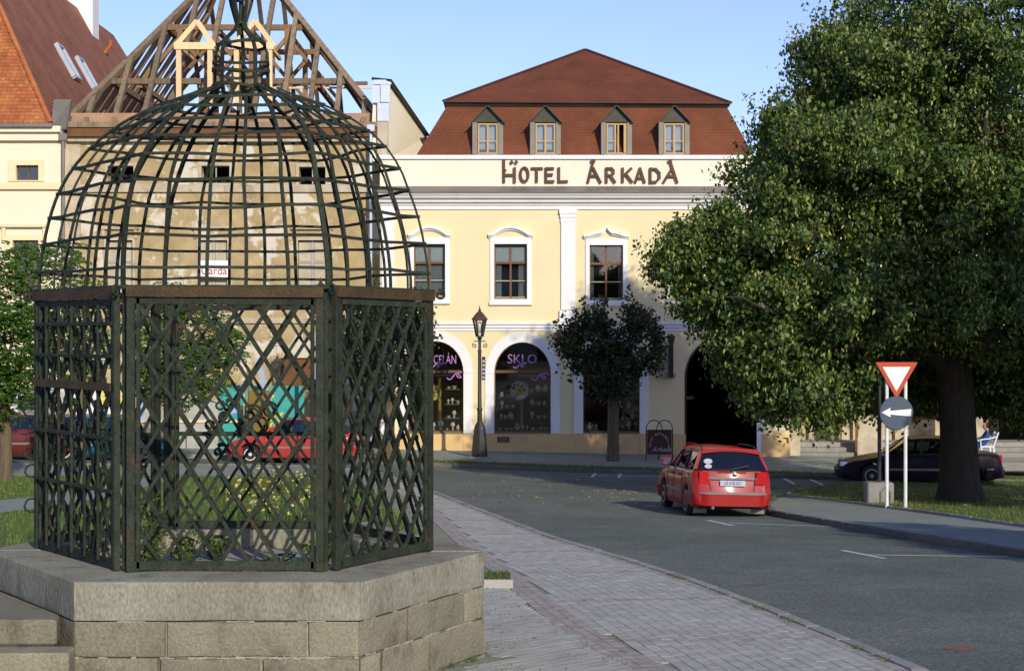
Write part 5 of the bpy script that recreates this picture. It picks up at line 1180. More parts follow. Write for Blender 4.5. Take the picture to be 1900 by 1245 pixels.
for i, (x0, y0, x1, y1) in enumerate(W2):
    w = MB().ring(lr(x0 - 14, y0 - 10, x1 + 10, y1 + 1.5), lr(x0, y0, x1, y1), YC - .06, YC).build('window_surround', 'yellow', house)
    MB().ring(lr(x0 + .2, y0 + .2, x1 - .2, y1 - .2), lr(x0 + 2.4, y0 + 3, x1 - 2.4, y1 - 2.4), YC + .12, YC + .2).build('window_frame', 'brown_frame', w)
    MB().box((lx((x0 + x1) / 2 - 1.3), YC + .13, lz(y1 - 2.4)), (lx((x0 + x1) / 2 + 1.3), YC + .19, lz(y0 + 3))).build('mullion', 'brown_frame', w)
    MB().box((lx(x0 + 2.4), YC + .155, lz(y1 - 2.4)), (lx(x1 - 2.4), YC + .16, lz(y0 + 3))).build('pane', 'glass', w)
    if y1 > 400:
        MB().box((lx(x0 - 24), YC - .16, lz(y0 - 24)), (lx(x1 + 16), YC - .003, lz(y0 - 30))).build('window_hood', 'yellow', w)
        for s in (x0 - 20, x1 + 8): MB().bar((lx(s + 4), YC - .06, lz(y0 - 24)), (lx(s + 4), YC - .04, lz(y0 + 4)), .13, .1, (0, -1, 0)).build('hood_bracket', 'yellow', w)
# roof
ZC = lz(232); pt_ = 1.8; ov = .3; e = Vector((XB - .35, YC - ov, ZC)); dpt = 33.0
def hp(t): return Vector((e.x - t, e.y + t, e.z + pt_ * t))
T = 4.4
lowL = Vector((XA, YC - ov, ZC)); topL = Vector((XA, YC - ov + T, ZC + pt_ * T)); backR = Vector((e.x, YC - ov + dpt, ZC)); hb = Vector((e.x - T, YC - ov + dpt - T, ZC + pt_ * T))
MB().add([lowL, e, hp(T), topL], [(0, 1, 2, 3)]).build('front_slope', 'tile_orange', house)
sidep = MB().add([e, backR, hb, hp(T)], [(0, 1, 2, 3)]).build('side_slope', 'tile_side_dim', house)
MB().add([backR, hb, Vector((XA, hb.y, hb.z)), Vector((XA, backR.y, ZC))], [(0, 1, 2, 3)]).add([topL, hp(T), hb, Vector((XA, hb.y, hb.z))], [(0, 1, 2, 3)]).build('rear_slope', 'tile_side_dim', house)
sl = Vector((0, 1, pt_)).normalized(); nr = Vector((0, -pt_, 1)).normalized(); tl = MB(); row = 0; t = 0.0
while t < T - .1:
    y, z = YC - ov + t, ZC + pt_ * t; x = e.x - t - .02 - (.09 if row % 2 else 0)
    while x > e.x - t - 3.2:
        c = Vector((x - .09, y, z)) + nr * .02; w = .083; Lh = .30
        pr_ = [(-w, Lh), (-w, .06), (-w * .7, .015), (0, 0), (w * .7, .015), (w, .06), (w, Lh)]
        vs = [c + Vector((a, 0, 0)) + sl * b + nr * (.022 - .035 * b / Lh + random.uniform(0, .004)) for a, b in pr_]; vs += [v - nr * .014 for v in vs]
        tl.add(vs, [tuple(range(7))] + [(i, i + 1, i + 8, i + 7) for i in range(6)]); x -= .174
    t += .072; row += 1
tl.build('roof_tile_field', 'tile_orange', house, kind='stuff')
for i in range(26):
    a, b = hp(T * i / 26), hp(T * (i + 1.12) / 26); MB().tube([a + Vector((.02, -.02, .03)), b + Vector((.02, -.02, .07))], [.10, .085], 8).build('ridge_tile', 'tile_orange', house)
MB().box((XA, YC - ov - .16, ZC - .12), (XB - .25, YC - ov - .002, ZC + .0)).build('gutter', 'coppercap', house)
# valley sheet and parapet piece between the two roofs
v0, v1, v2, v3 = P(93, 240, YC - .2), P(122, 240, YC - .2), P(132, 185, YC + .8), P(100, 185, YC + .4)
MB().add([v0, v1, v2, v3] + [v + Vector((0, .3, 0)) for v in (v0, v1, v2, v3)], [(0, 1, 2, 3), (4, 5, 6, 7), (0, 1, 5, 4), (1, 2, 6, 5), (2, 3, 7, 6), (3, 0, 4, 7)]).build('valley_sheet', 'sheet_side', house)
v0, v1, v2 = P(84, 136, YC + 1.2), P(148, 168, YC + 5), P(108, 192, YC + 1.2)
# roof windows on the side slope
ns = Vector((pt_, 0, 1)).normalized()
for i, (py_, Yk) in enumerate(((122, 68.7), (133, 71.9))):
    for tt in (2.0,):
        c = Vector((e.x - tt, Yk, ZC + pt_ * tt)) + ns * .08; us = Vector((-1, 0, pt_)).normalized(); uy = Vector((0, 1, 0))
        f = MB(); h, w = .72, .45
        for a, b, c2, d2 in ((-h, -w, h, -w), (-h, w, h, w), (-h, -w, -h, w), (h, -w, h, w)): f.bar(c + us * a + uy * b, c + us * c2 + uy * d2, .13, .16, ns)
        so = f.build('roof_window', 'zinc', house); MB().bar(c - us * h, c + us * h, 2 * w, .03, ns).build('roof_window_pane', 'glass', so)
vp = Vector((e.x - 3.3, 80.7, ZC + pt_ * 3.3)); MB().tube([vp, vp + ns * .3 + Vector((0, 0, .2)), vp + ns * .3 + Vector((0, 0, .45))], .09, 8).build('vent_pipe', 'tile_orange', house)
ch0, ch1 = P(120, 75, 80.0), P(172, -70, 80.0)
ch = MB().box((ch0.x, 80.0, ch0.z - 2.5), (ch1.x, 81.2, ch1.z)).build('chimney', 'white', house)
MB().box((ch0.x - .1, 79.9, ch1.z + .002), (ch1.x + .1, 81.3, ch1.z + .18)).build('chimney_cap', 'white', ch)
# ================================================================== CARS
def lerp_tab(tab, x):
    if x <= tab[0][0]: return tab[0][1]
    for (a, va), (b, vb) in zip(tab, tab[1:]):
        if x <= b:
            t = (x - a) / (b - a); return va + (vb - va) * t
    return tab[-1][1]
def car(name, label, loc, yaw, roll, col_m, spec, cat='car', seat='seat_grey', pitch=0.0):
    """local frame: +y is the front, x to the right, wheels on z = 0"""
    root = thing(name, (0, 0, 0), label, cat)
    L, W = spec['L'], spec['W'] / 2; wy = spec['wheels']; top = spec['top']; r = spec.get('r', 0.29)
    ya, yb_ = -L / 2, L / 2
    n = 96; secs = []
    for i in range(n + 1):
        y = ya + L * i / n
        dr, df = y - ya, yb_ - y; e = min(dr, df); rr = 0.34
        k = math.sqrt(max(0, 1 - (1 - min(1, e / rr)) ** 2.6)); w = W * (0.80 + 0.20 * k)
        zs_ = lerp_tab(top, y); zb = 0.19
        if dr < .5: zb = .30 - .11 * min(1, dr / .5)
        if df < .4: zb = .26 - .07 * min(1, df / .4)
        arch_ = False
        for wc in wy:
            if abs(y - wc) < r + .055: zb = max(zb, r + math.sqrt((r + .055) ** 2 - (y - wc) ** 2))
        h = zs_ - zb
        half = [(w * .955, zb), (w * .985, zb + .10 * min(1, h)), (w, zb + h * .42), (w * .99, zs_ - h * .25), (w * .965, zs_ - .06 * min(1, h * 2)), (w * .915, zs_ - .015), (w * .78, zs_ + .008), (w * .4, zs_ + .022), (0, zs_ + .027)]
        secs.append([(y, a, b) for a, b in half])
    m = MB(); vs = []; per = 17
    for s in secs:
        ring = [(-a, b) for y, a, b in s] + [(a, b) for y, a, b in reversed(s[:-1])]
        y = s[0][0]
        for a, b in ring:
            yy = y
            if y < ya + .30: yy = y + spec.get('rake', .16) * max(0, (b - .55)) * (1 - (y - ya) / .30)
            if y > yb_ - .30: yy = y - .35 * max(0, (b - .45)) * (1 - (yb_ - y) / .30)
            vs.append((a, yy, b))
    fs = [(i * per + k, i * per + k + 1, (i + 1) * per + k + 1, (i + 1) * per + k) for i in range(n) for k in range(per - 1)]
    fs += [tuple(range(per)), tuple(n * per + k for k in range(per - 1, -1, -1))]
    m.add(vs, fs); body = m.build('body', col_m, root, smooth=True, angle=35)
    ub = MB().box((-W * .78, ya + .25, .2), (W * .78, yb_ - .25, .52)); ub.build('underbody', 'blackplastic', root)
    # greenhouse: pillars, roof and panes
    gh = spec['cabin']; ZR, rw, bw = spec['H'], spec.get('rw', .58), spec.get('bw', .735)
    y_wb, y_wt, y_rt, y_rb = gh          # windscreen base/top, rear glass top/base
    zB = lambda y: lerp_tab(top, y) + .0
    def roofpt(u, y): t = (y - y_rt) / (y_wt - y_rt); return Vector((u * rw, y, ZR - .05 * u * u - .035 * (2 * t - 1) ** 2))
    rf = MB(); vs = []; nu, ny = 8, 10
    for j in range(ny + 1):
        y = y_rt - .05 + (y_wt - y_rt + .08) * j / ny
        for i in range(nu + 1): vs.append(roofpt(i / nu * 2 - 1, y))
    vs += [v - Vector((0, 0, .045)) for v in vs]; q = (nu + 1) * (ny + 1)
    fs = [(j * (nu + 1) + i, j * (nu + 1) + i + 1, (j + 1) * (nu + 1) + i + 1, (j + 1) * (nu + 1) + i) for j in range(ny) for i in range(nu)]
    fs += [tuple(k + q for k in reversed(f)) for f in fs]
    edge = [i for i in range(nu + 1)] + [j * (nu + 1) + nu for j in range(1, ny + 1)] + [ny * (nu + 1) + i for i in range(nu - 1, -1, -1)] + [j * (nu + 1) for j in range(ny - 1, 0, -1)]
    fs += [(edge[k], edge[(k + 1) % len(edge)], edge[(k + 1) % len(edge)] + q, edge[k] + q) for k in range(len(edge))]
    rf.add(vs, fs); roof = rf.build('roof', col_m, root, smooth=True, angle=50)
    sidey = spec['pillars']               # y at belt / y at roof for each side pillar, front to back
    for sx in (-1, 1):
        bp = []; tp = []
        for yb2, yt2 in sidey:
            bp.append(Vector((sx * bw, yb2, zB(yb2) - .01))); v = roofpt(sx, min(max(yt2, y_rt), y_wt)); v.y = yt2; tp.append(v - Vector((0, 0, .02)))
        nn = Vector((sx, 0, .3))
        for i, (b, t) in enumerate(zip(bp, tp)):
            last = i in (0, len(bp) - 1)
            MB().bar(b, t, spec.get('cw', .16) if (i == len(bp) - 1) else (.075 if i == 0 else .06), .05, nn).build('pillar', col_m if last else 'blackplastic', root)
        for i in range(len(bp) - 1):
            a, b, c, d = bp[i], bp[i + 1], tp[i + 1], tp[i]; o = nn.normalized() * .004
            MB().add([a + o, b + o, c + o, d + o, a - o, b - o, c - o, d - o], [(0, 1, 2, 3), (7, 6, 5, 4), (0, 1, 5, 4), (2, 3, 7, 6)]).build('side_window', 'carglass', root)
            MB().bar(bp[i] + nn * .012, bp[i + 1] + nn * .012, .025, .02, nn).build('window_trim', 'blackplastic', root)
        MB().bar(tp[0] + Vector((0, 0, .0)), tp[-1] + Vector((0, 0, .0)), .05, .05, nn).build('roof_rail_panel', col_m, root)
        # door handle, side moulding, mirror
        for yh in (sidey[1][0] + .10, sidey[2][0] + .16) if len(sidey) > 3 else (sidey[1][0] + .12,):
            MB().box((sx * (W - .005), yh - .09, zB(yh) - .15), (sx * (W + .022), yh + .09, zB(yh) - .115)).build('door_handle', 'blackplastic', root, bevel=.005)
        MB().box((sx * (W - .02), wy[0] + r + .08, .47), (sx * (W + .014), wy[1] - r - .08, .53)).build('side_moulding', 'greyplastic', root)
        for yg in [q_[0] - .03 for q_ in sidey[:-1]]:
            zt_ = zB(yg); gp_ = [Vector((sx * (W * .975 + .002), yg - .01, .235)), Vector((sx * (W * .997 + .002), yg, .42)), Vector((sx * (W + .003), yg, .58)), Vector((sx * (W * .992 + .003), yg, zt_ - .18)), Vector((sx * (W * .966 + .004), yg, zt_ - .05))]
            MB().sweep(gp_, [Vector((sx, 0, 0))] * 5, .012, .006).build('door_gap', 'blackplastic', root)
        ym = sidey[0][0] - .28
        mr = MB().box((sx * (bw + .03), ym - .06, zB(ym) + .0), (sx * (bw + .26), ym + .05, zB(ym) + .17)); mo = mr.build('wing_mirror', col_m, root, bevel=.03)
        MB().box((sx * (bw + .06), ym - .068, zB(ym) + .03), (sx * (bw + .235), ym - .061, zB(ym) + .145)).build('mirror_glass', 'chrome', mo)
        if spec.get('rails'):
            pts = [Vector((sx * (rw - .05), y_rt + .12, ZR - .06)), Vector((sx * (rw - .05), y_rt + .22, ZR + .015)), Vector((sx * (rw - .05), (y_rt + y_wt) / 2, ZR + .035)), Vector((sx * (rw - .05), y_wt - .25, ZR + .015)), Vector((sx * (rw - .05), y_wt - .12, ZR - .06))]
            MB().tube(pts, .016, 6).build('roof_rail', 'blackplastic', root, smooth=True)
    zw = zB(y_wb); zr_ = zB(y_rb)
    for nm, y0, z0, y1 in (('windscreen', y_wb, zw, y_wt), ('rear_window', y_rb, zr_, y_rt)):
        t = roofpt(0, y1).z; e = -1 if nm == 'rear_window' else 1; k = []
        for (u, yy, zz, ww) in ((-1, y0, z0, bw), (1, y0, z0, bw), (1, y1, t - .06, rw), (-1, y1, t - .06, rw)): k.append(Vector((u * (ww - .03), yy, zz)))
        mid0, mid1 = (k[0] + k[1]) / 2, (k[2] + k[3]) / 2; mid0.y += e * .06; mid1.y += e * .03; mid1.z += .035
        o = Vector((0, .004, 0)); P6 = [k[0], mid0, k[1], k[2], mid1, k[3]]
        MB().add([p + o for p in P6] + [p - o for p in P6], [(0, 1, 4, 5), (1, 2, 3, 4), (11, 10, 7, 6), (10, 9, 8, 7)]).build(nm, 'carglass', root)
        fr = MB()
        for a, b in ((P6[5], P6[4]), (P6[4], P6[3])): fr.bar(a + Vector((0, e * .01, .02)), b + Vector((0, e * .01, .02)), .07, .03, (0, e, .5))
        fr.build(nm + '_header', col_m, root)
    # seats
    for sx in (-1, 1):
        for ys, h in ((y_wt - .75, .95), (y_rt + .62 if spec.get('rails') else y_rt + .35, .9)):
            st = MB().box((sx * .34 - .24, ys - .07, .55), (sx * .34 + .24, ys + .07, h + .10)).box((sx * .34 - .14, ys - .05, h + .13), (sx * .34 + .14, ys + .05, h + .28)).build('seat', seat, root, bevel=.035)
    # wheels
    for wc in wy:
        for sx in (-1, 1):
            x = sx * (W - .10); t = MB().lathe((x, wc, r), [(r * .62, -.09), (r * .93, -.095), (r, -.07), (r, .07), (r * .93, .095), (r * .62, .09)], 28, axis='x').build('tyre', 'tyre', root, smooth=True)
            f = sx * .092; MB().lathe((x, wc, r), [(r * .64, f * .55), (r * .64, f), (r * .55, f * 1.02), (r * .5, f * .8), (r * .22, f * .85), (r * .16, f * 1.05), (.01, f * 1.08)], 24, axis='x').build('rim', spec.get('rim', 'rim'), t, smooth=True)
            hb_ = MB()
            for k in range(8):
                th = k * math.pi / 4; c = Vector((x + f * .93, wc + math.cos(th) * r * .40, r + math.sin(th) * r * .40)); hb_.lathe(c, [(.026, -.004), (.03, .0), (.026, .012)], 8, axis='x')
            hb_.build('trim_hole', 'blackplastic', t, kind='stuff')
    # bumpers following the plan outline
    def bumper(front, z0, z1, m_, out, nm):
        pts = []; s = 1 if front else -1; E = yb_ if front else -ya
        for i in range(25):
            u = i / 24 * 2 - 1; a = abs(u)
            x = u * W * (1.0 if a < .8 else 1.0) ; dy = 0 if a < .55 else (.55 * ((a - .55) / .45) ** 2.4)
            pts.append(Vector((u * (W * .985 + out), s * (E + out - dy), (z0 + z1) / 2)))
        nn = [Vector(((p.x / W) ** 5, s * 1.0, 0)) for p in pts]
        return MB().sweep(pts, nn, z1 - z0, .05).build(nm, m_, root, smooth=True)
    bumper(False, .27, .50, col_m, .045, 'rear_bumper'); bumper(False, .505, .545, 'greyplastic', .06, 'bumper_strip')
    bumper(True, .24, .48, spec.get('fb', col_m), .03, 'front_bumper')
    # rear and front details
    yr = ya - .012
    def ry(z): return ya + spec.get('rake', .16) * max(0, z - .55)
    for sx in (-1, 1):
        z0, z1 = (.70, .955) if spec.get('rails') else (.64, .90)
        q = [(sx * W * .56, z0), (sx * W * .825, z0), (sx * W * .825, z1), (sx * W * .62, z1)]
        MB().prism(q, ry(.75) - .022, ry(.75) + .10).build('tail_lamp', 'taillight', root, bevel=.008)
        MB().box((sx * W * .57, ry(.77) - .026, .80), (sx * W * .82, ry(.77) - .0225, .84)).build('lamp_strip', 'greyplastic', root)
        MB().box((sx * W * .72 - .14, wy[0] - r - .13, .10), (sx * W * .72 + .14, wy[0] - r - .12, .33)).build('mud_flap', 'greyplastic', root)
        hl = [(sx * W * .45, .56), (sx * W * .86, .58), (sx * W * .84, .70), (sx * W * .48, .68)]
        MB().prism(hl, yb_ - .22, yb_ - .04).build('head_lamp', 'headlight', root, bevel=.01)
    MB().box((-W * .55, ry(.77) - .02, .80), (W * .55, ry(.77) - .005, .84)).build('boot_strip', 'greyplastic', root)
    pl = MB().box((-.26, ry(.72) - .03, .67), (.26, ry(.72) - .02, .785)).build('number_plate', 'plate', root)
    if spec.get('plate'):
        text_obj('plate_lettering', spec['plate'], .095, (0, ry(.72) - .032, .728), 'plate_txt', pl, sx=.82)
        MB().lathe((.06, ry(.9) - .02, .90), [(.02, -.012), (.042, -.008), (.045, 0), (.03, .012)], 14, axis='y').build('boot_badge', 'chrome', root, smooth=True)
        MB().tube([(-.42, ya + .2, .24), (-.42, ya - .07, .235)], .033, 10).build('exhaust_pipe', 'chrome', root, smooth=True)
        for z, sx_ in ((1.16, .12), (1.06, .08)):
            MB().lathe((-.50, y_rb - .075 + (z - zr_) * .35, z), [(.02, -.002), (.09 if z > 1.1 else .075, 0), (.02, .002)], 16, axis='y', scale=(1, .6)).build('window_sticker', 'plate', root)
        MB().bar((0, y_rb - .09, zr_ + .03), (.34, y_rb - .04, zr_ + .10), .02, .015, (0, -1, 0)).build('rear_wiper', 'blackplastic', root)
        MB().box((-.30, ry(.9) - .012, .935), (.30, ry(.9) + .01, .95)).build('tailgate_crease', col_m, root, bevel=.005)
        for sx in (-1, 1): MB().bar((sx * W * .545, ry(.62) - .012, .58), (sx * W * .60, ry(.9) - .012, .96), .012, .008, (0, -1, 0)).build('tailgate_gap', 'blackplastic', root)
    # place the finished car
    root.rotation_mode = 'XYZ'; root.rotation_euler = (pitch, roll, yaw); root.location = loc
    return root
ESTATE = dict(L=4.15, W=1.66, H=1.44, wheels=(-1.30, 1.15), r=.295, rake=.42, top=[(-2.08, .99), (-1.6, .98), (.62, .95), (.80, .92), (1.5, .83), (2.0, .70), (2.08, .60)], cabin=(.80, .18, -1.72, -1.93), pillars=[(.74, .16), (.02, -.08), (-.86, -.84), (-1.84, -1.66)], rails=True, plate='LE 318 AZ', rw=.60, bw=.745, cw=.13)
HATCH = dict(L=3.9, W=1.64, H=1.40, wheels=(-1.2, 1.2), r=.29, rake=.3, top=[(-1.95, .92), (.5, .93), (.75, .92), (1.4, .80), (1.88, .66), (1.95, .56)], cabin=(.85, .22, -1.30, -1.78), pillars=[(.80, .20), (-.02, -.10), (-.82, -.80), (-1.62, -1.22)], rim='rim_white')
SEDAN = dict(L=4.5, W=1.74, H=1.41, wheels=(-1.28, 1.37), r=.31, rake=.25, top=[(-2.25, .90), (-1.75, .96), (-1.35, .95), (.6, .92), (.95, .90), (1.6, .78), (2.1, .66), (2.25, .55)], cabin=(1.0, .32, -.92, -1.52), pillars=[(.95, .30), (.0, -.05), (-.80, -.70), (-1.42, -.86)], rim='rim')
c = G(1352, 957); cc = Vector((c.x - .20, c.y + 1.45, 0)); cc.z = g(cc.x, cc.y) + .0
car('red_estate_car', 'bright red estate car parked on the road beside the right kerb', (cc.x, cc.y, cc.z - .0), R(5.5), R(1.6), 'car_red', ESTATE, seat='seat_red', pitch=R(-1.3))
c = P(1703, 905, 49.5); z = g(c.x, c.y)
car('dark_saloon_car', 'dark purple saloon car parked behind the big tree trunk', (c.x, c.y, z), R(84), R(0), 'car_dark', SEDAN)
c = P(545, 858, 53.6); car('red_hatchback', 'red hatchback seen through the cage in front of the derelict house', (c.x, c.y, g(c.x, c.y) + .0), R(88), 0, 'car_red2', HATCH)
c = P(205, 850, 53.2); car('teal_car', 'teal car seen through the left part of the cage', (c.x, c.y, g(c.x, c.y)), R(-90), 0, 'car_teal', HATCH)
c = P(18, 850, 52.8); car('maroon_car', 'maroon car at the left edge behind the leafy tree trunk', (c.x, c.y, g(c.x, c.y)), R(90), 0, 'car_maroon', HATCH)

# ================================================================== LAMP POSTS AND SIGNS
def street_lamp(px, Y, label, scale=1.0):
    X = (px - CX) / F * Y; z = g(X, Y) + .12; t = thing('street_lamp', (X, Y, z), label, 'street lamp', 'cast-iron street lamps'); k = scale
    MB().box((X - .38 * k, Y - .3, z - .1), (X + .38 * k, Y + .3, z + .04)).build('footing', 'kerb', t, bevel=.02)
    MB().lathe((X, Y, z + .04), [(.27 * k, 0), (.265 * k, .06), (.23 * k, .5), (.19 * k, .85), (.155 * k, 1.0), (.13 * k, 1.02), (.11 * k, 1.08)], 8).build('flared_base', 'lampiron', t)
    MB().lathe((X, Y, z), [(.085 * k, 1.05), (.075 * k, 1.5), (.095 * k, 1.52), (.095 * k, 1.56), (.065 * k, 1.6), (.055 * k, 3.5 * k), (.075 * k, 3.52 * k), (.05 * k, 3.58 * k), (.045 * k, 3.9 * k), (.09 * k, 3.95 * k), (.05 * k, 4.02 * k)], 12).build('column', 'lampiron', t, smooth=True)
    for s in (-1, 1):
        m = MB(); spiral(m, Vector((X + s * .17 * k, Y, z + 3.72 * k)), .08 * k, 1.2, Vector((s, 0, 0)), Vector((0, 0, 1)), .014); m.tube([(X, Y, z + 3.86 * k), (X + s * .2 * k, Y, z + 3.86 * k)], .016, 6); m.build('bracket_scroll', 'lampiron', t, smooth=True)
    zh = z + 4.02 * k; r0, r1, hh = .12 * k, .225 * k, .55 * k
    fr = MB()
    for i in range(6):
        a0, a1 = i * math.pi / 3, (i + 1) * math.pi / 3
        b0 = Vector((X + r0 * math.cos(a0), Y + r0 * math.sin(a0), zh)); t0 = Vector((X + r1 * math.cos(a0), Y + r1 * math.sin(a0), zh + hh)); b1 = Vector((X + r0 * math.cos(a1), Y + r0 * math.sin(a1), zh)); t1 = Vector((X + r1 * math.cos(a1), Y + r1 * math.sin(a1), zh + hh))
        fr.bar(b0, t0, .035 * k, .035 * k, (b0 - Vector((X, Y, zh))).normalized()); fr.bar(t0, t1, .04 * k, .04 * k, (0, 0, 1)); fr.bar(b0, b1, .035 * k, .035 * k, (0, 0, 1))
    f = fr.build('lantern_frame', 'lampiron', t)
    pn = MB()
    for i in range(6):
        a0, a1 = i * math.pi / 3, (i + 1) * math.pi / 3
        MB().add([(X + (rr_ - .012) * math.cos(a), Y + (rr_ - .012) * math.sin(a), zz) for rr_, a, zz in ((r0, a0, zh + .01), (r0, a1, zh + .01), (r1, a1, zh + hh - .01), (r1, a0, zh + hh - .01))], [(0, 1, 2, 3)]).build('lantern_pane', 'frost', f)
    MB().lathe((X, Y, zh + .12), [(.03, 0), (.07, .1), (.08, .22), (.03, .34)], 10).build('bulb', 'porcelain', f, smooth=True)
    MB().lathe((X, Y, zh + hh), [(.28 * k, 0), (.25 * k, .05), (.17 * k, .15), (.10 * k, .23), (.04 * k, .28), (.05 * k, .32), (.02 * k, .36), (.008, .46)], 6).build('lantern_roof', 'coppergreen', t)
    return t
l1 = street_lamp(890, 55.5, 'dark street lamp with flared base in front of the hotel', .96)
X = (893 - CX) / F * 55.4
MB().box((X + .02, 55.33, P(0, 705, 55.4).z), (X + .13, 55.37, P(0, 662, 55.4).z)).build('notice_strip', 'blackplastic', l1)
for i in range(5): MB().box((X + .04, 55.322, P(0, 702 - i * 7.5, 55.4).z), (X + .11, 55.329, P(0, 698 - i * 7.5, 55.4).z)).build('notice_text', 'plate', l1)
street_lamp(595, 54.5, 'street lamp behind the right front post of the cage', 1.13)
# give-way sign over a round arrow sign on two white posts
Yg = 37.6; sgn = thing('traffic_sign', (P(1662, 935, Yg).x, Yg, g(P(1662, 935, Yg).x, Yg)), 'give way triangle above a round slate-blue arrow sign on two white posts', 'traffic sign')
zg = g(P(1662, 0, Yg).x, Yg) + .08
for px in (1645.5, 1680): 
    X = P(px, 0, Yg).x; MB().tube([(X, Yg, zg), (X, Yg, P(0, 684, Yg).z)], .040, 10).build('post', 'polewhite', sgn, smooth=True)
MB().tube([P(1645, 797, Yg), P(1680, 797, Yg)], .022, 8).build('cross_bar', 'polewhite', sgn, smooth=True)
def tri(sc_, cx=1662.3): return [((px - CX) / F * Yg, (CY - py) / F * Yg) for px, py in [(cx - 39 * sc_, 690.5 - 18 * sc_), (cx - 36 * sc_, 690.5 - 18.6 * sc_), (cx + 36 * sc_, 690.5 - 18.6 * sc_), (cx + 39 * sc_, 690.5 - 18 * sc_), (cx + 3 * sc_, 690.5 + 44 * sc_), (cx - 3 * sc_, 690.5 + 44 * sc_)]]
tp = MB().prism(list(reversed(tri(1.0))), Yg - .075, Yg - .055).build('give_way_plate', 'sign_red', sgn)
MB().prism([((px - CX) / F * Yg, (CY - py) / F * Yg) for px, py in [(1662, 725.5), (1687.5, 680.8), (1636.5, 680.8)]], Yg - .079, Yg - .0755).build('white_field', 'sign_white', tp)
r = 31 / F * Yg; cd = P(1662, 765.5, Yg)
dp = MB().lathe((cd.x, Yg - .075, cd.z), [(r * .97, -.006), (r, 0), (r, .016), (r * .97, .018)], 40, axis='y').build('arrow_plate', 'sign_blue', sgn)
ar = [(1689, 758.5), (1689, 772), (1650, 768.4), (1651, 773.6), (1634.5, 765), (1651, 756), (1649.5, 762)]
MB().prism([((px - CX) / F * Yg, (CY - py) / F * Yg) for px, py in ar], Yg - .086, Yg - .0815).build('white_arrow', 'sign_white', dp)
# mossy stone block with a thin post behind the sign
cb = P(1631, 912, 39.6); zb_ = g(cb.x, 39.6) + .1
blk = thing('stone_block', (cb.x, 39.6, zb_), 'squat mossy stone block with a pointed niche carrying a post on the verge', 'stone block')
w = .30; MB().box((cb.x - w, 39.4, zb_ - .15), (cb.x + w, 39.9, zb_ + .50)).build('block', 'kerb', blk, bevel=.03)
MB().ring([(cb.x - .02, zb_ + .04), (cb.x + .22, zb_ + .04), (cb.x + .22, zb_ + .3), (cb.x + .10, zb_ + .42), (cb.x - .02, zb_ + .3)], [(cb.x + .01, zb_ + .07), (cb.x + .19, zb_ + .07), (cb.x + .19, zb_ + .29), (cb.x + .10, zb_ + .375), (cb.x + .01, zb_ + .29)], 39.37, 39.399).build('niche_rim', 'kerb_dark', blk)
MB().tube([(cb.x + .02, 39.65, zb_ + .49), (cb.x + .02, 39.65, zb_ + 2.9)], .045, 10).build('post', 'lampiron', blk, smooth=True)
# back of a round road sign seen over the cage
Yb = 50.0; bs = thing('round_sign', (P(601, 860, Yb).x, Yb, g(P(601, 860, Yb).x, Yb)), 'grey back of a round road sign behind the cage', 'road sign')
cd = P(601, 688, Yb); r = 23 / F * Yb
MB().lathe((cd.x, Yb, cd.z), [(r * .97, -.01), (r, 0), (r, .02), (r * .97, .022)], 32, axis='y').build('disc', 'sign_back', bs)
MB().tube([(cd.x, Yb + .06, g(cd.x, Yb)), (cd.x, Yb + .06, cd.z + r)], .035, 8).build('post', 'sign_back', bs, smooth=True)
# A-board
Yv = 55.6; bz = g(P(1222, 0, Yv).x, Yv) + .12; X0, X1 = P(1199, 0, Yv).x, P(1248, 0, Yv).x
ab = thing('menu_board', ((X0 + X1) / 2, Yv, bz), 'brown free-standing menu board with hooped metal top by the passage', 'menu board')
zt0, zt1 = P(0, 797, Yv).z, P(0, 843, Yv).z
MB().box((X0 + .03, Yv - .02, zt1), (X1 - .03, Yv + .02, zt0)).build('panel', 'board_brown', ab)
fm = MB()
for x in (X0, X1): fm.tube([(x, Yv, bz), (x, Yv, zt0)], .02, 6)
for sx in (-1, 1):
    cx = (X0 + X1) / 2 + sx * (X1 - X0) * .2; rr_ = (X1 - X0) * .3
    fm.tube([(cx + rr_ * math.cos(t), Yv + .001 * sx, zt0 + .30 * math.sin(t)) for t in [math.pi * i / 14 for i in range(15)]], .016, 6)
fm.build('hoop_frame', 'lampiron', ab, smooth=True)
MB().tube([((X0 + X1) / 2, Yv + .05, zt1), ((X0 + X1) / 2, Yv + .5, bz)], .02, 6).build('prop', 'lampiron', ab)
text_obj('chalk_script', 'Arkada', .21, ((X0 + X1) / 2 + .06, Yv - .024, zt1 + .16), 'chalk', ab, shear=.4)
cx, cz = (X0 + X1) / 2, (zt0 + zt1) / 2 - .02
for i, ch_ in enumerate('HOTEL REŠTAURÁCIA'):
    th = math.pi * (1.0 - i / 16) ; text_obj('chalk_letter', ch_, .10, (cx + .30 * math.cos(th), Yv - .023 , cz - .12 + .40 * math.sin(th)), 'chalk', ab)
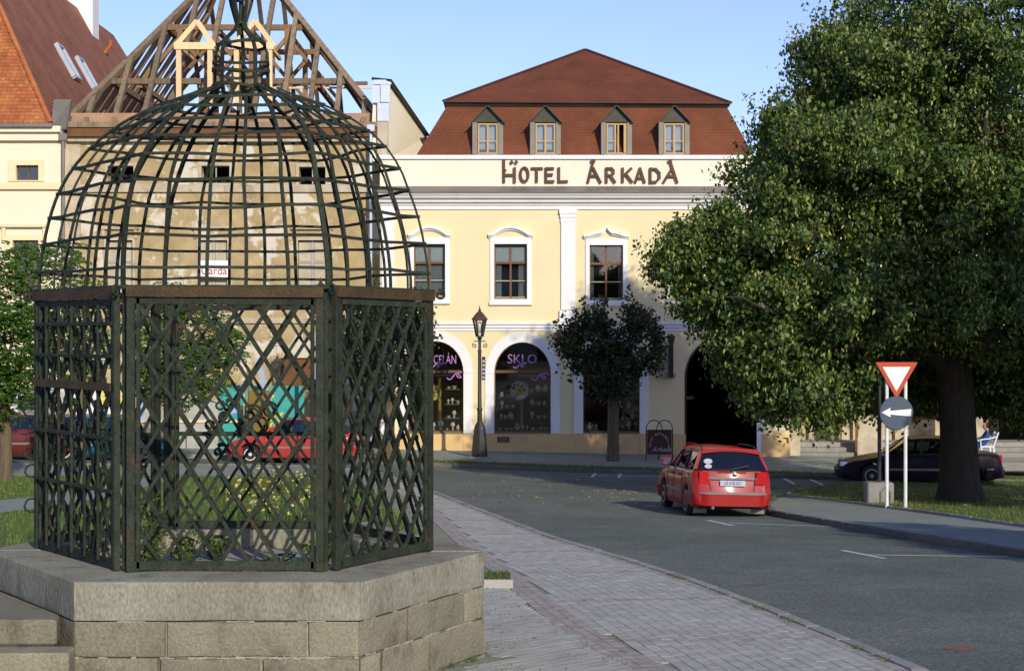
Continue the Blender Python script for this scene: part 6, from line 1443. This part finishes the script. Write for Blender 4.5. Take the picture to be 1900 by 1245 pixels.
# hanging wall sign with lantern
hs = thing('hanging_sign', (hx(1240), YH - .1, hz(700)), 'rusty bracket sign with small lantern and oval disc on the hotel wall', 'sign')
MB().box((hx(1239), YH - .5, hz(699)), (hx(1247), YH - .04, hz(640))).build('bracket_board', 'lampiron', hs, bevel=.01)
MB().bar((hx(1238.5), YH - .3, hz(640)), (hx(1238.5), YH - .3, hz(618)), .03, .03).build('bracket_rod', 'lampiron', hs)
MB().lathe((hx(1244.5), YH - .3, hz(640)), [(.06, 0), (.12, .25), (.15, .27), (.02, .38)], 6).build('small_lantern', 'coppergreen', hs)
MB().lathe((hx(1239), YH - .3, hz(697)), [(.24, -.012), (.25, 0), (.24, .012)], 24, axis='y', scale=(1, .5)).build('oval_disc', 'ruin_trim', hs)
MB().box((hx(1241), YH - .035, hz(800)), (hx(1243), YH - .002, hz(703))).build('wall_cable', 'ruin_trim', hs) if False else None

# ================================================================== HOARDING behind the cage
YF = 57.2; KF_ = F / YF
def fx(px): return (px - CX) / KF_
def fz(py): return (CY - py) / KF_
hd = thing('hoarding', (fx(330), YF, g(fx(330), YF) + .1), 'painted building-site hoarding in front of the derelict house', 'hoarding')
zf0 = g(fx(330), YF) + .1
for i, (x0, x1, y0, m_) in enumerate(((128, 232, 712, 'white_board'), (233, 256, 730, 'white_board'), (257, 300, 735, 'grey_board'), (301, 345, 738, 'grey_board'), (346, 406, 742, 'grey_board'), (407, 452, 714, 'teal_board'), (453, 500, 716, 'teal_board'), (501, 565, 716, 'teal_board'))):
    MB().box((fx(x0) + .01, YF - .02, zf0 - .1), (fx(x1) - .01, YF + .03, fz(y0))).build('board', m_, hd)
MB().box((fx(128), YF - .06, fz(784)), (fx(452), YF - .022, fz(779))).build('rail', 'wood_new', hd)
def petals(cx, cy, r, m_, n=12):
    mb = MB()
    for i in range(n):
        th = 2 * math.pi * i / n; c = (fx(cx) + math.cos(th) * r * .6, fz(cy) + math.sin(th) * r * .6)
        d = (math.cos(th), math.sin(th)); p = (-d[1], d[0]); a = r * .45; b = r * .14
        mb.prism([(c[0] - d[0] * a, c[1] - d[1] * a), (c[0] + p[0] * b, c[1] + p[1] * b), (c[0] + d[0] * a, c[1] + d[1] * a), (c[0] - p[0] * b, c[1] - p[1] * b)], YF - .034, YF - .0215)
    return mb.build('painted_petals', m_, hd)
petals(208, 735, .50, 'yellow_paint'); petals(145, 750, .32, 'yellow_paint', 9); petals(510, 780, .4, 'yellow_paint', 8)
MB().lathe((fx(208), YF - .036, fz(735)), [(.15, -.004), (.16, 0), (.15, .004)], 16, axis='y').build('painted_heart', 'brown_paint', hd)
MB().prism([(fx(x), fz(y)) for x, y in ((148, 712.5), (160, 712.5), (163, 728), (158, 734), (150, 740), (143, 734))][::-1], YF - .03, YF - .0212).build('painted_cloud', 'blue_paint', hd)
MB().prism([(fx(x), fz(y)) for x, y in ((256, 780), (268, 776), (269, 750), (264, 741), (257, 748))], YF - .03, YF - .0212).build('painted_figure', 'blue_paint', hd)
MB().prism([(fx(x), fz(y)) for x, y in ((420, 770), (440, 765), (444, 752), (430, 748), (418, 756))], YF - .03, YF - .0212).build('painted_cloud', 'blue_paint', hd)
for x, y in ((443, 745), (449, 757), (505, 735)): MB().lathe((fx(x), YF - .036, fz(y)), [(.06, -.004), (.065, 0), (.06, .004)], 10, axis='y').build('painted_dot', 'yellow_paint', hd)
ob = thing('olive_board', (fx(480), YF - 1.2, zf0), 'olive-brown upright board leaning before the teal hoarding', 'board')
MB().box((P(462, 0, 56).x, 55.97, zf0), (P(500, 0, 56).x, 56.05, P(0, 724, 56).z)).build('sheet', 'olive_box', ob); MB().box((P(458, 0, 56).x, 55.94, zf0), (P(461, 0, 56).x, 56.08, P(0, 680, 56).z)).build('stake', 'wood_mid', ob)
lb = thing('leaning_plank', P(500, 760, 56.2), 'pale blue plank leaning above the teal hoarding', 'plank')
MB().bar(P(477, 664, 56.5), P(501, 752, 56.5), .2, .04, (0, -1, 0)).build('plank', 'sign_back', lb)
# pale van roof behind the maroon car
vn = thing('parked_van', P(45, 800, 56.0), 'pale van parked at the left edge beyond the maroon car', 'van')
vx0, vx1 = P(20, 0, 56).x, P(110, 0, 56).x; vz = g(vx0, 56)
MB().box((vx0, 55.2, vz + .35), (vx1, 57.0, vz + 2.0)).build('body', 'white_board', vn, bevel=.12)
MB().box((P(30, 0, 55).x, 55.17, vz + 1.35), (P(66, 0, 55).x, 55.198, vz + 1.8)).build('side_window', 'carglass', vn)
for px in (35, 95): MB().lathe((P(px, 0, 56).x, 55.25, vz + .33), [(.2, -.1), (.32, -.08), (.33, .1), (.2, .12)], 20, axis='y').build('wheel', 'tyre', vn, smooth=True)

# ================================================================== WHITE CHAIR AND SEATED CHILD at the cafe terrace
Yq = 52.6; qx = P(1829, 0, Yq).x; qz = g(qx, Yq) + .55
terr = thing('terrace_deck', (P(1840, 0, Yq).x, Yq + .4, g(qx, Yq)), 'low cafe terrace deck right of the big tree trunk', 'terrace')
for i in range(9): MB().box((P(1795, 0, Yq).x, Yq - .9 + i * .25, g(qx, Yq) + .3), (P(2150, 0, Yq).x, Yq - .9 + i * .25 + .235, qz - .002)).build('deck_board', 'kerb', terr)
chair = thing('plastic_chair', (qx, Yq, qz), 'white plastic garden chair under the seated figure in blue', 'chair')
def cb_(dx, dz): return Vector((qx + dx, Yq, qz + dz))
MB().box((qx - .22, Yq - .22, qz + .40), (qx + .20, Yq + .22, qz + .44)).build('seat', 'chairwhite', chair, bevel=.012)
for sx in (-1, 1):
    y = Yq + sx * .20
    MB().tube([(qx + .18, y, qz + .43), (qx + .25, y, qz + .62), (qx + .33, y, qz + .86)], .022, 6).build('back_post', 'chairwhite', chair)
    MB().tube([(qx - .20, y, qz + .43), (qx - .21, y, qz + .63), (qx + .05, y, qz + .66), (qx + .28, y, qz + .72)], .02, 6).build('arm_rest', 'chairwhite', chair)
    MB().tube([(qx + .18, y, qz + .41), (qx + .21, y, qz)], .024, 6).build('leg', 'chairwhite', chair); MB().tube([(qx - .18, y, qz + .41), (qx - .20, y, qz)], .024, 6).build('leg', 'chairwhite', chair)
for i in range(4): MB().box((qx + .20 + i * .033, Yq - .19, qz + .50 + i * .09), (qx + .222 + i * .033, Yq + .19, qz + .55 + i * .09)).build('back_slat', 'chairwhite', chair)
def skin_fig(name, verts, edges, rad, m_, parent, sub=2):
    me = bpy.data.meshes.new(name); o0 = parent.location
    me.from_pydata([tuple(Vector(v) - o0) for v in verts], edges, []); o = bpy.data.objects.new(name, me); col.objects.link(o); o.parent = parent
    mod = o.modifiers.new('skin', 'SKIN'); me.skin_vertices  # radii per joint
    for v, r_ in zip(me.skin_vertices[0].data if me.skin_vertices else [], rad): v.radius = (r_, r_)
    if not me.skin_vertices:
        bm = bmesh.new(); bm.from_mesh(me); lay = bm.verts.layers.skin.verify(); bm.verts.ensure_lookup_table()
        for v, r_ in zip(bm.verts, rad): v[lay].radius = (r_, r_)
        bm.verts[0][lay].use_root = True; bm.to_mesh(me); bm.free()
    o.modifiers.new('sub', 'SUBSURF').levels = sub; o.modifiers['sub'].render_levels = sub
    me.materials.append(M[m_]); return o
kid = thing('person', (qx, Yq, qz + .42), 'small person in blue sitting on the white chair by the terrace', 'person')
V_ = [(0.04, 0, .52), (.05, 0, .66), (.04, 0, .80), (.02, 0, .88), (.00, 0, .93),
      (.04, -.13, .83), (-.04, -.17, .70), (-.16, -.10, .66), (-.22, -.07, .67), (.04, .13, .83), (-.04, .17, .70), (-.16, .10, .66), (-.22, .07, .67),
      (-.06, -.08, .51), (-.25, -.09, .50), (-.27, -.09, .28), (-.34, -.09, .24), (-.06, .08, .51), (-.25, .09, .50), (-.27, .09, .28), (-.34, .09, .24)]
E_ = [(0, 1), (1, 2), (2, 3), (3, 4), (2, 5), (5, 6), (6, 7), (7, 8), (2, 9), (9, 10), (10, 11), (11, 12), (0, 13), (13, 14), (14, 15), (15, 16), (0, 17), (17, 18), (18, 19), (19, 20)]
rad_ = [.10, .105, .10, .04, .04, .055, .042, .034, .028, .055, .042, .034, .028, .075, .055, .045, .03, .075, .055, .045, .03]
skin_fig('body', [(qx + a, Yq + b, qz + c_ - .0) for a, b, c_ in V_], E_, rad_, 'cloth_blue', kid)
hd_ = MB(); hd_.lathe((qx - .01, Yq, qz + .92), [(.03, 0), (.062, .03), (.078, .08), (.082, .12), (.070, .17), (.035, .205)], 14); hd_.lathe((qx - .092, Yq, qz + 1.0), [(.004, -.02), (.014, .0), (.006, .02)], 6)
hd_.build('head', 'skin', kid, smooth=True)
MB().lathe((qx + .008, Yq, qz + .985), [(.074, 0), (.088, .05), (.080, .10), (.045, .135), (.01, .142)], 14).build('hair', 'hair', kid, smooth=True)

# ================================================================== TREES
def limb(mb, a, b, r0, r1, seed, n=7, sag=.12):
    a, b = Vector(a), Vector(b); L = (b - a).length; pts = []
    for i in range(n + 1):
        t = i / n; off = Vector((mnoise.noise((t * 2, seed, 0)), mnoise.noise((seed, t * 2, 1)), mnoise.noise((1, seed, t * 2)))) * L * sag * math.sin(math.pi * t)
        pts.append(a.lerp(b, t) + off)
    mb.tube(pts, [r0 + (r1 - r0) * i / n for i in range(n + 1)], 8); return pts
def cloud(blobs, per, shell=.55):
    """twig centres inside the outer part of a set of ellipsoids (x, y, z, rx, ry, rz)"""
    out = []
    for (x, y, z, a, b, c_), n in zip(blobs, per):
        d = rng.normal(0, 1, (n, 3)); d /= np.linalg.norm(d, axis=1, keepdims=True); r = shell + (1 - shell) * rng.uniform(0, 1, n) ** .6; r *= 1 + .10 * rng.normal(0, 1, n)
        out.append(np.array([x, y, z]) + d * r[:, None] * np.array([a, b, c_]))
    return np.concatenate(out)
def fuzz(C, k, sp, drop=0.0):
    """k leaf points round every twig centre"""
    P_ = np.repeat(C, k, 0) + rng.normal(0, 1, (len(C) * k, 3)) * np.array(sp); P_[:, 2] -= np.abs(rng.normal(0, drop, len(P_))) if drop else 0; return P_
# the big linden
YT = 41.0; ST = F / YT
base = Vector((P(1782, 905, YT).x, YT, g(P(1782, 905, YT).x, YT) + .08))
lin = thing('linden_tree', tuple(base), 'huge linden tree with dense drooping crown and dark trunk on the right', 'tree')
tr = MB(); top_ = P(1768, 640, YT)
tr.tube([base + Vector((0, 0, -.3)), base + Vector((0, 0, .05)), base + Vector((-.02, 0, .5)), P(1778, 800, YT), P(1773, 720, YT), top_, P(1765, 520, YT)], [.75, .62, .48, .42, .43, .40, .34], 14)
tr.build('trunk', 'bark', lin, smooth=True)
lb_ = MB()
for i, (px, py, dy, r0) in enumerate(((1500, 420, -2, .2), (1420, 560, -2.5, .17), (1600, 250, 0, .2), (1700, 120, 1.5, .2), (1830, 150, -1, .2), (1900, 400, -2, .2), (1560, 650, -2, .14), (1990, 300, 1, .2), (1650, 480, 3, .2), (1840, 560, 3, .17), (1850, 650, -2.5, .14))):
    pts = limb(lb_, P(1770, 700 - 14 * i, YT), P(px, py, YT + dy), r0, .05, i * 3.7)
    for j in (3, 4, 5, 6): limb(lb_, pts[j], Vector(pts[j]) + Vector((random.uniform(-1.6, 1.6), random.uniform(-1.6, 1.6), random.uniform(-.6, 1.2))), .06, .015, i + j * .7, n=4)
lb_.build('limb', 'bark', lin, smooth=True, kind='stuff')
BL = []   # px, py, dy, rx, ry(depth m), rz in photo pixels
for b in ((1720, 60, .5, 190, 3.2, 140), (1590, 150, -.5, 120, 2.4, 115), (1520, 110, .2, 55, 1.6, 75), (1860, 120, -.5, 150, 3, 170), (1540, 270, -1.5, 130, 2.4, 105), (1455, 250, -.6, 62, 1.5, 62), (1425, 330, -1.2, 82, 1.8, 58), (1680, 330, -2.2, 150, 2.4, 140), (1850, 380, -2, 150, 2.6, 150), (1450, 430, -2, 115, 2.0, 85), (1340, 425, -1.6, 60, 1.4, 48), (1275, 448, -1.5, 46, 1.1, 38), (1240, 490, -1.5, 34, .9, 20), (1345, 515, -2, 80, 1.6, 62), (1300, 560, -1.6, 34, 1.0, 30), (1470, 560, -2.8, 105, 1.9, 95), (1590, 520, -3, 110, 2.0, 110), (1440, 660, -2.6, 62, 1.4, 72), (1500, 700, -2.8, 72, 1.5, 70), (1395, 625, -2.0, 38, 1.2, 50), (1580, 660, -1.5, 80, 1.6, 80), (1700, 560, -2.4, 110, 2.2, 110), (1830, 570, -2.8, 120, 2.2, 110), (1930, 600, -2, 110, 2.4, 120), (1650, 690, 1.5, 60, 1.5, 55), (1740, 680, 2.0, 90, 1.7, 70), (1840, 690, 0, 90, 1.8, 62), (1930, 700, -1, 90, 1.8, 80), (1760, 300, 3.0, 250, 2.6, 230), (1640, 200, 3, 140, 2, 140), (1730, 500, 3.4, 200, 2.2, 170), (2020, 330, 0, 140, 3, 260), (1530, 610, .6, 90, 1.6, 90), (1385, 500, .4, 70, 1.4, 80), (1560, 728, -.6, 56, 1.2, 40), (1495, 742, -1.6, 52, 1.1, 32), (1435, 728, -1.8, 44, 1.0, 42), (1622, 712, .6, 44, 1.1, 36), (1700, 735, 1.5, 56, 1.2, 44), (1862, 735, .3, 62, 1.3, 44), (1930, 750, -.3, 66, 1.3, 40), (1540, 392, .4, 80, 1.7, 72), (1372, 648, -1.2, 46, 1.1, 62), (1405, 722, -1.5, 44, 1.0, 44), (1360, 585, -1.0, 50, 1.1, 40)):
    px, py, dy, rx, ry_, rz = b; c_ = P(px, py, YT + dy + 1.3); BL.append((c_.x, c_.y, c_.z, rx / ST * .95, ry_ * .9, rz / ST * .95))
per = [int(34 * (b[3] * b[5]) ** .8 * 4.4) + 24 for b in BL]
def clumps(BL, dens, tw, sp_c, sp_l, k, shell=.72):
    # leafy sprays: clump centres near the skin of the crown, twigs round each, leaves hanging from each twig
    n = [int(dens * (b[3] * b[4] + b[3] * b[5] + b[4] * b[5])) + 6 for b in BL]; cc_ = cloud(BL, n, shell)
    sz = rng.uniform(.65, 1.35, len(cc_)); T_ = np.repeat(cc_, tw, 0) + rng.normal(0, 1, (len(cc_) * tw, 3)) * np.array(sp_c) * np.repeat(sz, tw)[:, None]
    o_ = np.repeat(T_ - np.repeat(cc_, tw, 0), k, 0); o_ /= np.linalg.norm(o_, axis=1, keepdims=True) + 1e-9
    L_ = np.repeat(T_, k, 0) + rng.normal(0, 1, (len(T_) * k, 3)) * np.array(sp_l); L_[:, 2] -= np.abs(rng.normal(0, sp_l[2] * 1.4, len(L_))); o_[:, 2] += .35; return T_, L_, o_
T1, L1, O1 = clumps(BL, 2.0, 24, (.27, .27, .19), (.10, .10, .07), 11)
core = cloud([(b[0], b[1], b[2], b[3] * .70, b[4] * .70, b[5] * .70) for b in BL], [int(p * 1.1) for p in per], .05); L2 = fuzz(core, 7, (.2, .2, .2))
npmesh('crown', np.concatenate([leaves(L1, .105, .85, .78, N0=O1, wob=.42), leaves(L2, .135, .6, .8)]), 4, 'linden', lin, kind='stuff')
front = T1[T1[:, 1] < YT + 2.0]; sel = front[rng.uniform(0, 1, len(front)) < .75]
npmesh('sunlit_bract_cluster', leaves(fuzz(sel, 4, (.11, .11, .06), .10), .115, 1.2, .38), 4, 'bract_highlight', lin, kind='stuff')
print('linden leaves', len(L1), len(L2))
# two neighbouring lindens of the same row stand just outside the frame and shade the verge
for (x, y, h, r_) in ((16.7, 26.2, 8.8, 2.7), (15.4, 9.6, 6.2, 2.0)):
    zb2 = g(x, y); t2 = thing('linden_tree', (x, y, zb2), 'linden of the same row just outside the frame on the right, %s' % ('shading the big trunk' if y > 20 else 'nearest the camera'), 'tree', 'lindens outside the frame')
    MB().tube([(x, y, zb2 - .2), (x, y, zb2 + .3), (x, y, zb2 + h * .5), (x, y, zb2 + h)], [.4, .3, .24, .1], 10).build('trunk', 'bark', t2, smooth=True)
    _, Lx, _o = clumps([(x, y, zb2 + h, r_, r_, 3.1 if y > 20 else 2.0), (x, y, zb2 + h + 1, r_ * .7, r_ * .7, 2.6), (x, y, zb2 + h - 1.4, r_ * .7, r_ * .7, 1.8)] + ([(14.3, 25.3, 8.0, 1.9, 2.0, 1.5), (19.6, 27.2, 5.6, 2.3, 2.3, 2.2)] if y > 20 else []), 3.6, 14, (.3, .3, .25), (.14, .14, .1), 9, .4)
    npmesh('crown', leaves(Lx, .21, .7, .8), 4, 'linden', t2, kind='stuff')
# clipped ball-headed maples in front of the hotel
def ball_tree(px, Y, blobs, trunk_px, label, trunk_r, m_='maple', tw=None):
    s = F / Y; X = P(px, 0, Y).x; b = Vector((X, Y, g(X, Y) + .1)); t = thing('maple_tree', tuple(b), label, 'tree', 'ball-headed street trees')
    tk = MB(); zt = P(0, trunk_px, Y).z
    tk.tube([b - Vector((0, 0, .2)), b, b + Vector((.01, 0, .5)), (X + .02, Y, zt), (X, Y, zt + .6)], [trunk_r * 1.35, trunk_r * 1.2, trunk_r, trunk_r * .9, trunk_r * .6], 12); tk.build('trunk', 'bark_light', t, smooth=True)
    lm = MB(); BB = []
    for i, (bx, by, dy, rx, ry_, rz) in enumerate(blobs):
        c_ = P(bx, by, Y + dy); BB.append((c_.x, c_.y, c_.z, rx / s, ry_, rz / s)); limb(lm, (X, Y, zt + .3), c_, .07, .015, i * 2.3, n=5)
    lm.build('limb', 'bark', t, smooth=True, kind='stuff')
    per = [int(150 * (q[3] * q[5])) + 34 for q in BB]; C = cloud(BB, per, .45)
    sh_ = []
    for (x, y, z, a_, b_, c_) in BB:
        for _ in range(int(30 * a_)):
            th = random.uniform(0, 6.28); ph = random.uniform(-.2, 1.5); d_ = np.array([math.cos(th) * math.cos(ph), math.sin(th) * math.cos(ph), math.sin(ph)]); e_ = random.uniform(.15, .65)
            for u in np.linspace(0, 1, 6): sh_.append(np.array([x, y, z]) + d_ * np.array([a_, b_, c_]) * .92 + (d_ * .5 + np.array([0, 0, .6])) * u * e_)
    C2_ = fuzz(np.array(sh_), 4, (.06, .06, .05)); C = C[np.array([mnoise.noise((p[0] * 2.2, p[1] * 2.2, p[2] * 2.2)) > -.28 for p in C])]
    npmesh('crown', leaves(np.concatenate([fuzz(C, 14, (.12, .12, .10)), C2_]), .11, .35, .8), 4, m_, t, kind='stuff'); return t
ball_tree(1137, 55.2, [(1092, 652, 0, 54, 1.2, 52), (1188, 645, 0, 42, 1.1, 58), (1138, 688, -.3, 60, 1.2, 44), (1105, 606, 0, 38, .9, 30), (1183, 598, 0, 24, .7, 30), (1060, 640, 0, 26, .7, 30), (1212, 655, 0, 18, .6, 34), (1140, 725, -.2, 34, .7, 24)], 740, 'ball-headed dark maple on the grass strip in front of the hotel', .19)
ball_tree(722, 54.6, [(690, 640, 0, 50, 1.1, 58), (745, 630, 0, 52, 1.1, 58), (722, 690, -.2, 62, 1.1, 50), (700, 585, 0, 36, .9, 30), (760, 600, 0, 38, .8, 36), (780, 640, 0, 22, .6, 34), (665, 660, 0, 30, .8, 44)], 730, 'ball-headed dark maple seen through the right panel of the cage', .17)
# feathery robinias on the lawn
def robinia(px, base_py, blobs, trunk_px, label, trunk_r, dens=1.0):
    b = G(px, base_py, .07); Y = b.y; s = F / Y; X = b.x; t = thing('robinia_tree', tuple(b), label, 'tree', 'robinias on the lawn')
    tk = MB(); zt = P(0, trunk_px, Y).z
    tk.tube([b - Vector((0, 0, .2)), b, b + Vector((.02, 0, .4)), ((X + .03), Y, (b.z + zt) / 2), (X, Y, zt), (X, Y, zt + .5)], [trunk_r * 1.4, trunk_r * 1.2, trunk_r, trunk_r * .95, trunk_r * .9, trunk_r * .5], 12); tk.build('trunk', 'bark_light', t, smooth=True)
    lm = MB(); BB = []
    for i, (bx, by, dy, rx, ry_, rz) in enumerate(blobs):
        c_ = P(bx, by, Y + dy); BB.append((c_.x, c_.y, c_.z, rx / s, ry_, rz / s)); limb(lm, (X, Y, zt), c_, .06, .012, i * 1.9, n=5)
    lm.build('limb', 'bark', t, smooth=True, kind='stuff')
    per = [int(330 * (q[3] * q[5]) * dens) + 60 for q in BB]; C = cloud(BB, per, .4); n = len(C)
    # pinnate leaves: leaflets in two rows along a drooping stalk
    az = rng.uniform(0, 2 * np.pi, n); pts = []
    for k in range(9):
        u = k / 8; d = np.stack([np.cos(az) * u * .26, np.sin(az) * u * .26, np.full(n, -.10 * u * u + .03 * u)], 1)
        for sg in (-1, 1): pts.append(C + d + np.stack([-np.sin(az) * sg * .035, np.cos(az) * sg * .035, np.zeros(n)], 1))
    pts = np.concatenate(pts); npmesh('crown', leaves(pts, .075, .25, .55), 4, 'robinia', t, kind='stuff'); return t
robinia(8, 893, [(20, 560, 0, 70, 1.3, 60), (-60, 600, 0, 90, 1.4, 90), (20, 650, -.3, 80, 1.3, 70), (-40, 700, 0, 90, 1.3, 70), (30, 720, -.3, 50, 1.0, 44), (50, 490, 0, 46, 1.0, 46), (-60, 500, 0, 90, 1.2, 60), (-10, 770, -.2, 34, .8, 34), (60, 600, .3, 44, .9, 44), (70, 670, .2, 36, .8, 50)], 770, 'leafy robinia with ridged trunk at the left edge', .17)
robinia(318, 872, [(320, 556, 0, 46, 1.1, 38), (290, 600, 0, 56, 1.1, 56), (370, 610, 0, 70, 1.2, 60), (320, 670, -.3, 80, 1.2, 54), (380, 690, 0, 56, 1.1, 48), (280, 700, 0, 50, 1.0, 46), (340, 730, -.2, 66, 1.1, 30), (420, 640, 0, 36, .9, 40)], 745, 'bright green robinia seen through the front panel of the cage', .15)
robinia(150, 872, [(140, 545, 0, 50, 1.0, 44), (120, 610, 0, 54, 1.0, 50), (165, 640, 0, 40, .9, 50), (110, 480, 0, 50, .9, 36), (130, 690, 0, 40, .9, 34)], 730, 'young robinia behind the door side of the cage', .11, .7)
# ================================================================== GRASS, FLOWERS, FALLEN LEAVES
vis_lawn = [G(px, py, .07) for px, py in [(-40, 884), (0, 884), (300, 886), (640, 892), (704, 921), (745, 957), (800, 1006)]]
vl = [(p.x, p.y) for p in vis_lawn] + [(-1.2, 17.0), (-5.4, 17.0), (-8, 24)]
pathp = [(p.x, p.y) for p in PATH]
S = scatter(vl, 30000, .07); S = np.array([q for q in S if not in_poly(q[0], q[1], pathp)])
tag(npmesh('lawn_grass', blades(S, .085, .016), 3, 'grass', kind='stuff'), 'short sunlit grass of the lawn behind the cage', 'grass')
S = scatter(verge_poly, 14000, .13); S = S[(S[:, 0] / S[:, 1] < .31)]
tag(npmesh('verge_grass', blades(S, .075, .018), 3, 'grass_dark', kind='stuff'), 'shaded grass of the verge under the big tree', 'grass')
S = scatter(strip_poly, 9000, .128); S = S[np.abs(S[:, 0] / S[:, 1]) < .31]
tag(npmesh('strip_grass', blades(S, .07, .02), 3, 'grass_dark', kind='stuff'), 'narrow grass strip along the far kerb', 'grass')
fb = thing('flower_bed', tuple(G(500, 925, .08)), 'loose bed of yellow and white flowers behind the cage', 'flower bed')
bed = [G(px, py, .08) for px, py in [(395, 905), (470, 893), (560, 893), (600, 915), (585, 960), (520, 985), (430, 970)]]; bp_ = [(p.x, p.y) for p in bed]
S = scatter(bp_, 2600, .07); npmesh('foliage', blades(S, .34, .03, .25), 3, 'weed', fb, kind='stuff')
S = scatter(bp_, 170, .07); S[:, 2] += rng.uniform(.22, .46, len(S)); npmesh('blossom', leaves(fuzz(S, 5, (.015, .015, .010)), .045, 0, .8), 4, 'petal', fb, kind='stuff')
S = np.array([[p[0], p[1], g(p[0], p[1]) + .012] for p in [((G(random.gauss(1090, 120), random.gauss(915, 12)))) for _ in range(150)]])
S2 = scatter(verge_poly, 260, .19); S2 = S2[(S2[:, 0] / S2[:, 1] < .31)]; S3 = np.array([list(G(random.uniform(1150, 1450), random.uniform(905, 945), .012)) for _ in range(70)])
S4 = np.array([list(G(random.uniform(5, 60), random.uniform(895, 925), .13)) for _ in range(30)])
S = np.concatenate([S, S2, S3, S4]); n = len(S); az = rng.uniform(0, 6.28, n); d = np.stack([np.cos(az), np.sin(az), rng.normal(0, .15, n)], 1) * .05; e_ = np.stack([-np.sin(az), np.cos(az), rng.normal(0, .2, n)], 1) * .035
tag(npmesh('fallen_leaves', np.stack([S - d, S + e_, S + d, S - e_], 1).reshape(-1, 3), 4, 'dryleaf', kind='stuff'), 'yellow fallen leaves scattered on road and verge', 'leaves')
# weeds in the joints near the pedestal and along the kerb
pts = []
for k in (0, 1):
    a, b = POUT[k], POUT[k + 1]; nn_ = Vector(((b - a).y, -(b - a).x, 0)).normalized()
    for i in range(60 if k else 20):
        t = random.random() ** (1 if k else 1); p = a.lerp(b, t) + nn_ * random.uniform(.0, .05)
        if mnoise.noise((p.x * 3, p.y * 3, 0)) > .0:
            for _ in range(10): pts.append((p.x + random.gauss(0, .02), p.y + random.gauss(0, .02), g(p.x, p.y) + .07))
for a, b in zip(EDGE[2:12], EDGE[3:13]):
    for i in range(70):
        p = a.lerp(b, random.random()) + Vector((-.13, -.06, 0)) * random.uniform(.9, 1.3)
        if mnoise.noise((p.x * 1.4, p.y * 1.4, 3)) > .02:
            for _ in range(4): pts.append((p.x + random.gauss(0, .02), p.y + random.gauss(0, .02), g(p.x, p.y) + .075))
for p_, d_, L_, w_, pk in pav:
    if side_of_band(p_) < -.06 and random.random() < .5 and mnoise.noise((p_.x * 1.5, p_.y * 1.5, 7)) > -.1:
        n_ = Vector((-d_.y, d_.x, 0))
        for _ in range(5): q = p_ + n_ * w_ * .56 + d_ * random.uniform(-.1, .1); pts.append((q.x, q.y, g(q.x, q.y) + .07))
tag(npmesh('joint_weeds', blades(np.array(pts), .035, .008, .6), 3, 'weed', kind='stuff'), 'grass tufts growing in the paving joints by the pedestal', 'weeds')

# ================================================================== HOUSES ACROSS THE SQUARE, behind the camera (seen only as reflections)
for i, (x, w, h, mt, lb) in enumerate(((-30, 22, 9.5, 'cream', 'cream town house behind the camera on the left'), (-4, 26, 11, 'pale', 'pale town house straight behind the camera'), (24, 24, 10, 'ochre', 'ochre town house behind the camera on the right'))):
    t = thing('town_house', (x, -60, -4), lb, 'building', 'houses across the square')
    MB().box((x - w / 2, -70, -4.5), (x + w / 2, -60, -4 + h)).build('wall', mt, t)
    MB().prism([(x - w / 2 - .4, -4 + h), (x + w / 2 + .4, -4 + h), (x + w / 2 - 3, h + .5), (x - w / 2 + 3, h + .5)], -70.4, -59.6).build('roof', 'roof_brown', t)
    for k in range(5):
        for r_ in range(2): MB().box((x - w / 2 + 2 + k * (w - 4) / 5, -59.98, -2.6 + r_ * 4), (x - w / 2 + 3.4 + k * (w - 4) / 5, -59.9, -.4 + r_ * 4)).build('window', 'dark', t)
